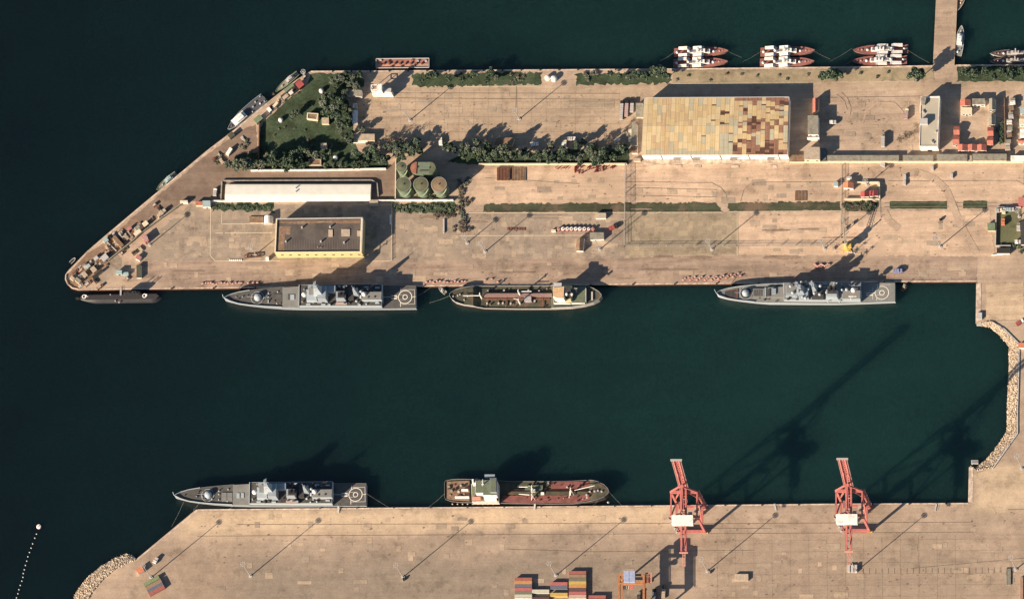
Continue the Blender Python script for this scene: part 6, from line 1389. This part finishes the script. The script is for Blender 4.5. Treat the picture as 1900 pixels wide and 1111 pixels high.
# tyre fenders along the basin quay
# ------------------------------------------------------------------ gantry cranes
def sts_crane(dx, dy, label):
    g = lambda u, v, h: G(u+dx, v+dy, h); c = g(1285, 965, 0); t = thing('container_crane', label, 'crane', c, 'red container cranes')
    FL, FR, BL, BR = (1261, 943), (1309, 943), (1261, 988), (1309, 988)
    for q in (FL, FR, BL, BR):
        MB(c).beam(g(*q, 1.6), g(*q, 41), 1.5, 1.3).build('leg', M_CRED, t)
        b = MB(c); b.beam(g(q[0]-5, q[1], .8), g(q[0]+5, q[1], .8), 1.0, 1.4); b.build('bogie', M_CYEL if q == BR else M_CRED, t)
    for a, b, h, w, nm in ((FL, FR, 4, 1.9, 'sill_beam'), (BL, BR, 3, 1.9, 'sill_beam'), (FL, BL, 15, 1.2, 'portal_beam'), (FR, BR, 15, 1.2, 'portal_beam'), (FL, FR, 40, 2.0, 'portal_beam'), (BL, BR, 40, 1.6, 'portal_beam'), (FL, BL, 40, 1.0, 'portal_beam'), (FR, BR, 40, 1.0, 'portal_beam')):
        MB(c).beam(g(*a, h), g(*b, h), w, w*.9).build(nm, M_CRED, t)
    for a, b, h0, h1 in ((FL, BL, 15, 40), (FR, BR, 40, 15)): MB(c).beam(g(*a, h0), g(*b, h1), .8).build('brace', M_CRED, t)
    for a, b in (((1261, 943), (1277, 943)), ((1309, 943), (1293, 943))): MB(c).beam(g(*a, 22), g(*b, 40), .9).build('brace', M_CRED, t)
    for s in (-1, 1): MB(c).beam(g(1285+s*4.2, 1053, 41.5), g(1285+s*4.2, 934, 41.5), 1.2, 2.0).build('main_girder', M_CRED, t)
    tie = MB(c)
    for k in range(9):
        v = 1050-k*14; tie.beam(g(1280.8, v, 41.5), g(1289.2, v, 41.5), .5)
    tie.build('girder_tie', M_CRED, t)
    B0, B1 = g(1285, 934, 42), g(1290, 921, 88); ax = (B1-B0); sx = (g(1290, 934, 42)-g(1285, 934, 42)).normalized(); bo = MB(c)
    for s in (-1, 1): bo.beam(B0+sx*1.9*s, B1+sx*1.9*s, 1.0, 1.6)
    for k in range(13): p = B0+ax*(k/12); bo.beam(p-sx*1.9, p+sx*1.9, .6)
    for k in range(12): bo.beam(B0+ax*(k/12)-sx*1.9, B0+ax*((k+1)/12)+sx*1.9, .3)
    bo.build('boom', M_CRED, t)
    w = MB(c)
    for s in (-1, 1): w.beam(B0+sx*3.1*s+Vector((0, -.6, 0)), B1+sx*3.1*s+Vector((0, -.6, 0)), .7, .25)
    w.build('boom_walkway', mat('walkway_grey', (.20, .12, .12)), t)
    MB(c).beam(B1-sx*4+Vector((0, 0, .4)), B1+sx*4+Vector((0, 0, .4)), 1.2).build('boom_tip_platform', M_STEEL, t)
    AP = g(1285, 943, 55); fr = MB(c)
    for q in (FL, FR): fr.beam(g(*q, 41), AP, 1.0)
    fr.beam(AP-sx*2, AP+sx*2, 1.2); fr.build('apex_frame', M_CRED, t)
    A2 = g(1285, 986, 46.5); f2 = MB(c)
    for q in (BL, BR): f2.beam(g(*q, 41), A2, .7)
    f2.build('back_frame', mat('pale_pink_steel', (.55, .27, .21)), t)
    sy = MB(c)
    for s in (-1, 1): sy.beam(AP+sx*s*.9, A2+sx*s*.9, .3); sy.beam(A2+sx*s*.9, g(1285+s*2.4, 1045, 42.5), .3); sy.beam(AP+sx*s, B0+ax*.55+sx*s*1.5, .3)
    sy.build('stay', M_CRED, t)
    def bx(name, u0, v0, u1, v1, z1, z0, m):
        return MB(c).box(u0+dx, v0+dy, u1+dx, v1+dy, z1, z0).build(name, m, t)
    mh = bx('machinery_house', 1246.5, 955.5, 1285, 972, 47.5, 43, M_WHITE)
    MB(c).box(1246+dx, 955+dy, 1285.6+dx, 972.4+dy, 47.75, 47.51).build('roof', M_WHITE, mh)
    bx('winch_platform', 1277, 949, 1284, 957, 44, 42.6, M_STEEL); bx('trolley', 1259, 930, 1272, 943, 40, 38, mat('trolley_brown', (.20, .12, .11)))
    bx('operator_cab', 1268, 925, 1275, 931, 38.5, 36, M_CREAM); bx('electrical_room', 1287, 939, 1300, 948, 14, 11, M_TANR)
    bx('headblock', 1262, 956, 1276, 962, 30, 28.5, M_CYEL)
    stp = MB(c)
    for k in range(8):
        a, b = (0, 1) if k % 2 == 0 else (1, 0); stp.beam(g(1256+a*4, 990, 2+k*4.8), g(1256+b*4, 990, 2+(k+1)*4.8), 1.2, .3)
        stp.beam(g(1254.5, 988, 2+k*4.8), g(1261, 992, 2+k*4.8), 1.0, .2)
    stp.build('stairs', M_STEEL, t)
    st2 = MB(c)
    for k in range(8):
        a, b = (0, 1) if k % 2 == 0 else (1, 0); st2.beam(g(1313, 940+a*5, 2+k*4.8), g(1313, 940+b*5, 2+(k+1)*4.8), 1.2, .3)
    st2.build('stairs', mat('stair_mauve', (.28, .16, .16)), t)
    e = MB(c); e.beam(g(1277, 1056, 41.5), g(1293, 1056, 41.5), 1.0, .6); e.beam(g(1283, 1056, 40), g(1283, 1080, 40), .5); e.beam(g(1287, 1056, 40), g(1287, 1080, 40), .5)
    for k in range(4): e.beam(g(1283, 1060+k*6, 40), g(1287, 1060+k*6, 40), .35)
    e.build('back_walkway', mat('pale_pink_steel', (.55, .27, .21)), t)
sts_crane(0, 0, 'red container crane with raised boom, left of the two, nearer the container columns')
sts_crane(305, -2, 'red container crane with raised boom, right of the two, nearer the harbour corner')

def rtg():
    c = P(1180, 1095, 0); t = thing('gantry_crane', 'rusty orange yard gantry with blue machine house beside the container columns', 'crane', c); H = 19
    q = {k: P(u, v, H) for k, (u, v) in {'a': (1148.5, 1066), 'b': (1194.5, 1066), 'c': (1148.5, 1140), 'd': (1194.5, 1140), 'e': (1148.5, 1082), 'f': (1194.5, 1082)}.items()}
    for x, y in (('a', 'c'), ('b', 'd')): MB(c).beam(q[x]-Vector((0, 0, 1)), q[y]-Vector((0, 0, 1)), 1.4, 3.2).build('girder', M_RORG, t)
    for x, y in (('a', 'b'), ('e', 'f'), ('c', 'd')): MB(c).beam(q[x], q[y], 1.3, 1.3).build('end_beam', M_RORG, t)
    for k in 'abcd':
        p = q[k].copy(); p.z = 0; MB(c).beam(p, q[k], 1.0).build('leg', M_RORG, t)
        w = MB(c)
        for s in (-1, 1): w.tube(p+Vector((s*1.6, -.4, .8)), p+Vector((s*1.6, .4, .8)), .8, n=12)
        w.build('wheel', M_BLACK, t)
    for x, y in (('a', 'b'), ('c', 'd')):
        p, r = q[x].copy(), q[y].copy(); p.z = r.z = 2.2; MB(c).beam(p, r, .9).build('sill_beam', M_RORG, t)
    for x, y in (('a', 'c'), ('b', 'd')):
        p, r = q[x].copy(), q[y].copy(); p.x += 2.4; r.x += 2.4; MB(c).beam(p, r, .5, .3).build('walkway', M_RORG, t)
    b = MB(c).box(1157, 1058, 1167, 1079, 22.2, 19.8); b.box(1167.6, 1058, 1178, 1079, 22.2, 19.8); b.build('machine_house', mat('light_blue_paint', (.30, .35, .50)), t)
    MB(c).box(1155, 1086, 1167, 1092, 17, 14.5).build('operator_cab', M_CREAM, t); MB(c).box(1169, 1084, 1176, 1092, 17.5, 16.5).build('trolley', M_CRED, t)
    s = MB(c)
    for k in range(5): s.beam(P(1198, 1063+k*4, 18), P(1209, 1063+k*4, 18), 1.0, .35)
    s.beam(P(1198, 1062, 18), P(1198, 1080, 18), .5); s.beam(P(1209, 1062, 18), P(1209, 1080, 18), .5); s.build('stair_platform', mat('salmon_steel', (.5, .22, .16)), t)
rtg()
truck('dark chassis truck under the orange yard gantry', 1186, 1110, 9, 90, M_NDARK, M_GREYR, 2.4)
truck('dark trailer truck just right of the orange yard gantry leg', 1214, 1106, 10, 90, mat('slate', (.12, .13, .15)), M_SHADE, 2.4)
truck('pinkish skeleton trailer at the far right of the yard gantry', 1232, 1098, 9, 88, M_TANR, M_SHADE, 1.6)

def yellow_crane():
    c = P(1572, 459, 0); t = thing('harbour_crane', 'yellow mobile harbour crane with long grey lattice jib on the dirt yard', 'crane', c)
    g = lambda u, v, h: G(u, v, h)
    u = MB(c); p = g(1572, 459, 0); u.cyl(p, 3.0, .3, 1.6, n=20); u.build('undercarriage', M_CYEL, t)
    o = MB(c)
    for a in range(4):
        an = math.pi/4+a*math.pi/2; o.beam(p+Vector((0, 0, .8)), p+Vector((5*math.cos(an), 5*math.sin(an), .4)), .7, .5)
    o.build('outrigger', M_CYEL, t)
    tw = MB(c)
    for k in range(5): tw.cyl(p, 2.3-.2*k, 1.6+k*1.7, 3.0+k*1.7, n=16); tw.cyl(p, 2.1-.2*k, 3.0+k*1.7, 3.3+k*1.7, n=16, mi=1)
    tw.build('tower', [M_CYEL, M_CREAM], t)
    MB(c).box(1573, 452, 1579, 458, 7, 3.5).build('machine_house', M_CYEL, t); MB(c).box(1563, 447, 1567, 451, 10.5, 8.5).build('operator_cab', M_GLASS, t)
    a0, a1 = g(1572, 456, 9.5), g(1569, 398, 16.5); d = a1-a0; s = d.cross(Vector((0, 0, 1))).normalized(); up = s.cross(d).normalized(); j = MB(c)
    n = 16
    for x, y in ((-1, -1), (1, -1), (1, 1), (-1, 1)): j.beam(a0+s*.9*x+up*.7*y, a1+s*.35*x+up*.3*y, .22)
    for k in range(n):
        f0, f1 = k/n, (k+1)/n; w0, w1 = .9-.55*f0, .9-.55*f1
        j.beam(a0+d*f0-s*w0, a0+d*f1+s*w1, .18); j.beam(a0+d*f0+s*w0, a0+d*f1-s*w1, .18)
    j.build('jib', mat('jib_grey', (.38, .34, .27)), t)
    st = MB(c); tp = g(1572, 459, 15); st.beam(g(1572, 459, 9.8), tp, .5); st.beam(tp, a0+d*.8, .15); st.beam(tp, g(1574, 464, 6), .2); st.build('stay', M_STEEL, t)
    hk = MB(c); hk.tube(a1, a1-Vector((0, 0, 9)), .08, n=5); hk.cyl(a1, .4, a1.z-10, a1.z-9, n=8); hk.build('hook', M_CYEL, t)
yellow_crane()
for k in range(5):
    c = P(1574+k*2.9, 467.5+k*.5, 0); tag(MB(c).cyl(c, .5, 0, .8, .35, 8).build('marker_cone', M_WHITE), 'tiny white marker in the short row below the yellow crane', 'marker', 'white markers below the yellow crane')

# ------------------------------------------------------------------ rock slopes
def rocks(inner, outer, n, seed, m_fill):
    """armour stones heaped on a bank sloping from the land edge (inner) down under the water (outer)"""
    random.seed(seed); m = MB(); A_ = [P(*p, 0) for p in inner]; B_ = [P(*p, WZ) for p in outer]; k = len(A_)
    bank = MB(); bank.add([Vector((p.x, p.y, .02)) for p in A_]+[Vector((p.x, p.y, WZ-.6)) for p in B_], [[i, i+1, k+i+1, k+i] for i in range(k-1)])
    struct('rock_bank', bank, m_fill)
    Ls = [(A_[i]-A_[i+1]).length+(B_[i]-B_[i+1]).length for i in range(k-1)]
    for _ in range(n):
        i = random.choices(range(k-1), Ls)[0]; f = random.random(); g = random.uniform(-.06, 1.02)
        x = A_[i].lerp(A_[i+1], f).lerp(B_[i].lerp(B_[i+1], f), g); x.z = .15+(WZ-.3)*max(0, g)**1.1+random.uniform(-.1, .5); sz = random.choice([.28, .35, .42, .5, .6, .8])*random.uniform(.85, 1.2)
        bm = bmesh.new()
        for _k in range(7): bm.verts.new(Vector((random.gauss(0, 1), random.gauss(0, 1), random.gauss(0, .8))).normalized()*sz*random.uniform(.75, 1.1))
        bmesh.ops.convex_hull(bm, input=bm.verts)
        ids = {v: q for q, v in enumerate(bm.verts)}
        m.add([x+v.co for v in bm.verts], [[ids[v] for v in f_.verts] for f_ in bm.faces], random.choice([0, 0, 1, 2])); bm.free()
    struct('riprap_rocks', m, [M_ROCK, mat('pale_rock', (.66, .56, .43), var=.25, scale=1), mat('brown_rock', (.34, .27, .20), var=.3, scale=1)], 'stuff')
M_FILL = mat('rubble_fill', (.26, .20, .14), var=.4)
rocks([(1824, 598.5), (1840, 596.3), (1862, 611.3), (1888.7, 638), (1887.7, 695), (1885.7, 759), (1885.7, 803), (1865.7, 834), (1839.7, 866), (1814, 873)],
      [(1820, 604), (1838, 607), (1853, 620), (1873, 643), (1872, 695), (1869, 758), (1869, 799), (1851, 827), (1830, 853), (1810, 868)], 7500, 1, M_FILL)
rocks([(252, 1037), (236, 1044), (212, 1056), (190, 1073), (170, 1098), (157, 1120), (146, 1150)], [(248, 1032), (236, 1027), (217, 1033), (188, 1050), (161, 1072), (141, 1099), (120, 1150)], 5200, 2, M_FILL)
for q, lab in (((1812, 594, 1821, 604), 'upper'), ((1802, 853, 1815, 860), 'lower')):
    c = P(q[0], q[1], 0); o = MB(c)
    for k in range(4): o.box(q[0], q[1]+(q[3]-q[1])*k/4, q[2], q[1]+(q[3]-q[1])*(k+.8)/4, -.1-.35*k if lab == 'upper' else -.1-.35*(3-k), -4)
    tag(o.build('quay_steps', M_LGREY), f'grey quay steps at the {lab} end of the rock slope on the right', 'steps')

# ------------------------------------------------------------------ trees and bushes
PROTO = {}
for kk, (kind, R_, H_) in {'b1': ('broad', 4, 8), 'b2': ('broad', 4, 8), 'b3': ('broad', 4, 8), 'g1': ('grey', 4, 9), 'g2': ('grey', 4, 9), 't1': ('tall', 4, 13), 't2': ('tall', 4, 13), 'n1': ('bare', 4, 8)}.items():
    PROTO[kk] = [tree_proto(kind, R_, H_, hash(kk) % 1 + len(PROTO)*13+5), False, R_, H_]
def put_tree(kk, u, v, rpx, H, label, group):
    T_ = PROTO[kk]; c = P(u, v, H*.68); c.z = 0; s = rpx*PX*1.12/T_[2]; sc = (s, s, H/T_[3])
    if not T_[1]: o = T_[0]; o.location = c; o.scale = sc; o['label'] = label; o['group'] = group; T_[1] = True
    else: o = dup(T_[0], c, random.uniform(0, 6.28), label, group, sc)
    if kk == 'n1': o.name = 'bare_tree'
random.seed(77)
NSTRIP = [(780, 149, 6), (795, 140.5, 6), (808, 138, 7), (832, 147, 6), (858, 147, 6), (880, 138, 7), (903, 149, 6), (909.6, 135, 8), (920, 144, 5), (1132, 136, 5), (1180, 138, 8), (1150, 141, 5), (1165, 145, 5), (1198, 141, 8), (1220, 131, 13), (1236, 140, 8)]
for i, (u, v, r) in enumerate(sorted(NSTRIP)):
    put_tree(random.choice(['b1', 'b2', 'b3', 'g1']) if r < 12 else 'b2', u, v, r, 5.5+r*.35, ('big round tree on the quay strip just left of the first missile boats' if r > 12 else f'green tree, {nth(i+1)} from the left on the grass strips of the seaward quay'), 'trees on the seaward grass strips')
SEA = [(1528, 140, 9, 'small bush-like tree left in the clump by the warehouse corner'), (1545, 138, 12, 'wide tree, right in the clump below the right missile boats'), (1556, 137, 9, 'shaded tree at the right of the clump below the right missile boats'), (1701, 138, 13, 'large round tree beside the foot of the jetty'),
       (1787, 134, 8, 'first tree right of the jetty foot'), (1806, 138, 9, 'second tree right of the jetty foot'), (1828, 133, 9, 'tree with pale trunk right of the jetty, third from it'), (1845, 142, 6, 'small low tree right of the jetty, fourth from it'), (1860, 134, 8, 'fifth tree right of the jetty foot'), (1876, 137, 11, 'biggest tree at the right end of the seaward verge'), (1893, 131, 8, 'last tree of the seaward verge at the photo edge')]
for u, v, r, lab in SEA: put_tree(random.choice(['b1', 'b3', 'b2']), u, v, r, 16 if u == 1701 else 5.5+r*.35, lab, 'trees on the right seaward verge')
LAWN = [(616, 150, 6), (631, 145, 9), (655, 146, 8), (668, 138, 6), (642, 139, 6), (601, 191, 10), (618, 201, 10), (629, 187, 10), (607, 207, 9), (624.6, 214, 9), (612, 180, 8), (638, 199, 7), (646, 218, 7), (644, 231, 6), (650, 205, 5), (672, 240, 6), (630, 228, 8)]
LAWN += [(548, 209, 6), (543, 214, 5), (660, 160, 7), (648, 156, 6), (640, 170, 6), (624, 160, 6), (632, 240, 6), (640, 252, 6), (650, 262, 6), (652, 246, 5)]
LOWER = [(512, 286, 7), (528, 288, 7), (545, 284, 8), (560, 278, 8), (572, 284, 7), (584, 287, 7), (600, 290, 6), (556, 292, 7), (497, 289, 7), (612, 285, 5)]
for i, (u, v, r) in enumerate(sorted(LOWER)): put_tree(random.choice(['g1', 'g2', 'b2']), u, v, r, 7+r*.4, f'grey-green tree, {nth(i+1)} from the left in the shaded belt across the lower lawn', 'trees across the lower lawn')
for i, (u, v, r) in enumerate(sorted(LAWN)): put_tree(random.choice(['b1', 'b2', 'g1', 'g2']), u, v, r, 6+r*.42, f'dark leafy tree, {nth(i+1)} from the left in the clumps right on the lawn', 'trees clumped on the lawn')
SOUTH = [(424, 304, 7), (437, 305, 9), (455, 304, 10), (470, 305, 7), (485, 303.5, 9), (506, 299, 11), (522, 305, 7), (534, 304.6, 12), (546, 305, 7), (560, 307, 7), (604, 306, 5), (620, 305, 5), (632, 307, 5), (642, 305.7, 5), (657, 305, 7), (666, 307, 5), (678.6, 304.6, 5.5), (659, 285, 9), (691.6, 279, 12), (683, 288, 8), (698, 292, 8), (711, 296, 10), (719.6, 271, 8), (737, 283, 9), (745, 292, 8), (754, 273, 10)]
for i, (u, v, r) in enumerate(sorted(SOUTH)): put_tree(random.choice(['g1', 'g2', 'b1', 'b3', 't1']), u, v, r, (13.5 if r >= 9 else 8) if u < 600 else 5+r*.55, f'grey-green tree, {nth(i+1)} from the left along the white wall south of the lawn', 'trees along the white lawn wall')
ROWT = [(770, 262, 8), (829.7, 276.5, 9), (845, 281, 6), (886, 268, 10), (883.7, 281, 9), (896.6, 285, 8), (920, 289.5, 9), (929, 281, 9), (942, 296, 8), (965.7, 287, 9), (985, 287, 8), (1009, 283, 8), (1026, 289.5, 9), (1047.8, 285, 9), (1067, 274, 10), (1075, 290, 8), (1091, 281, 9), (1117, 289.5, 9), (1102, 266, 8), (1125.6, 259, 9), (1112.6, 298, 9), (1143, 292, 9), (1155.8, 277, 12), (955, 294, 7), (910, 296, 7), (1000, 296, 7), (1060, 296, 7), (870, 276, 9), (858, 285, 8), (875, 290, 7), (907, 276, 8), (948, 285, 8), (975, 294, 7), (996, 280, 8), (1036, 295, 7), (1080, 298, 6), (1100, 290, 8), (1128, 283, 8), (1130, 298, 8), (1150, 266, 7), (727, 262, 8), (741, 270, 8), (762, 280, 8), (775, 285, 8), (748, 258, 7), (768, 272, 6), (733, 277, 6), (856, 270, 6), (901, 259, 6), (1085, 268, 6), (1020, 272, 6), (890, 297, 6), (972, 274, 6)]
for i, (u, v, r) in enumerate(sorted(ROWT)): put_tree('n1' if (u, v) in ((1102, 266), (1125.6, 259), (1150, 266), (727, 262), (748, 258), (768, 272), (901, 259)) else random.choice(['t1', 't2', 'g1', 'g2', 'b2', 't1']), u+random.uniform(-4, 4), v+random.uniform(-6, 4), r*random.uniform(.7, 1.25), random.uniform(8.5, 12) if r < 9 else random.uniform(12, 16), f'tall tree, {nth(i+1)} from the left in the long-shadowed row below the upper yard', 'tall trees south of the upper yard')
for u, v, r, lab in ((1671, 257, 8, 'leafless tree on bare ground left of the tall grey building'), (1688, 249, 6, 'smaller leafless tree nearer the tall grey building'), (1700, 232, 5, 'leafless shrub at the steps of the tall grey building')): put_tree('n1', u, v, r, 5, lab, 'leafless trees by the tall grey building')
for u, v, r, lab in ((800, 365, 5, 'leafy tree climbing the front tank of the yard'), (757, 350, 5, 'bushy tree over the front left tank')): put_tree('b3', u, v, r, 12 if u < 780 else 7, lab, 'trees in the tank yard')
def bush_proto(seed, mi):
    random.seed(seed); m = MB()
    for k in range(5): leafy(m, (random.uniform(-.8, .8), random.uniform(-.8, .8), .6), .8, .8, .6, 22, .32, mi)
    return m.build('bush', M_LEAF)
BP = [bush_proto(1, 1), bush_proto(2, 3), bush_proto(3, 2)]; bu = [False]*3
def bushes(pts, kinds, label, group, cat='bush'):
    for u, v, s in pts:
        k = random.choice(kinds); c = P(u, v, 0); o = BP[k]
        if bu[k]: o = o.copy(); COL.objects.link(o)
        bu[k] = True; o.location = c; o.rotation_euler = (0, 0, random.uniform(0, 6)); o.scale = (s, s, s*random.uniform(.8, 1.2)); tag(o, label, cat, group)
bushes([(396+i*4.6+random.uniform(-1, 1), 385+random.uniform(-4, 4), 1.1) for i in range(24)], [0], 'low green bush on the bank below the cream vaulted hall', 'bushes below the vaulted hall')
bushes([(733+i*4.6, 387+random.uniform(-6, 6), 1.2) for i in range(25)], [0, 0, 2], 'low green bush on the bank below the storage tanks', 'bushes below the tanks')
bushes([(846+random.gauss(12, 7), 332+i*2.2, random.uniform(.8, 1.6)) for i in range(44)], [1, 1, 2], 'dry brown brush in the thicket right of the storage tanks', 'dry brush right of the tanks')
bushes([(805+i*3.2, 400+random.uniform(-3, 3), 1.0) for i in range(13)], [1], 'dry brown brush at the top of the slab yard', 'dry brush above the slab yard')
bushes([(840+random.uniform(0, 25), 425+random.uniform(-7, 5), .9) for i in range(9)], [1], 'dry brown brush at the left end of the kerbed strip', 'dry brush at the kerbed strip')
bushes([(1857+random.gauss(0, 2), 228+i*2.6, 1.4) for i in range(15)], [0], 'green hedge bush in the row right of the barracks yard', 'hedge bushes by the barracks yard')
bushes([(1566+i*3.2, 381+random.uniform(-6, 7), 1.2) for i in range(19)], [0, 1, 0], 'bush on the turf below the walled square', 'bushes below the walled square')
bushes([(1855+random.uniform(0, 44), 460+random.uniform(-4, 8), 1.3) for i in range(10)], [0], 'bush at the foot of the green compound', 'bushes at the green compound foot')
bushes([(945+random.uniform(0, 32), 146+random.uniform(-8, 8), 1.0) for i in range(9)]+[(1077+random.uniform(0, 34), 141+random.uniform(-8, 8), 1.2) for i in range(9)], [1, 2], 'dry brush on the seaward grass strip near the white domed tanks', 'dry brush by the domed tanks')
bushes([(1252+i*31+random.uniform(-8, 8), 142+random.uniform(-8, 8), .9) for i in range(15)], [1, 0, 2], 'scattered low bush on the dry verge behind the missile boats', 'bushes on the dry verge')
bushes([(445+random.uniform(0, 20), 272+random.uniform(-14, 12), 1.0) for i in range(8)]+[(405+random.uniform(-8, 20), 298+random.uniform(-10, 8), 1.1) for i in range(10)], [0, 1, 2], 'low bush by the cream cabin at the lawn edge', 'bushes by the cream cabin')
bushes([(500+random.uniform(0, 140), 170+random.uniform(0, 115), .7) for i in range(34)], [0, 0, 2, 1], 'small low bush scattered on the lawn', 'bushes on the lawn')
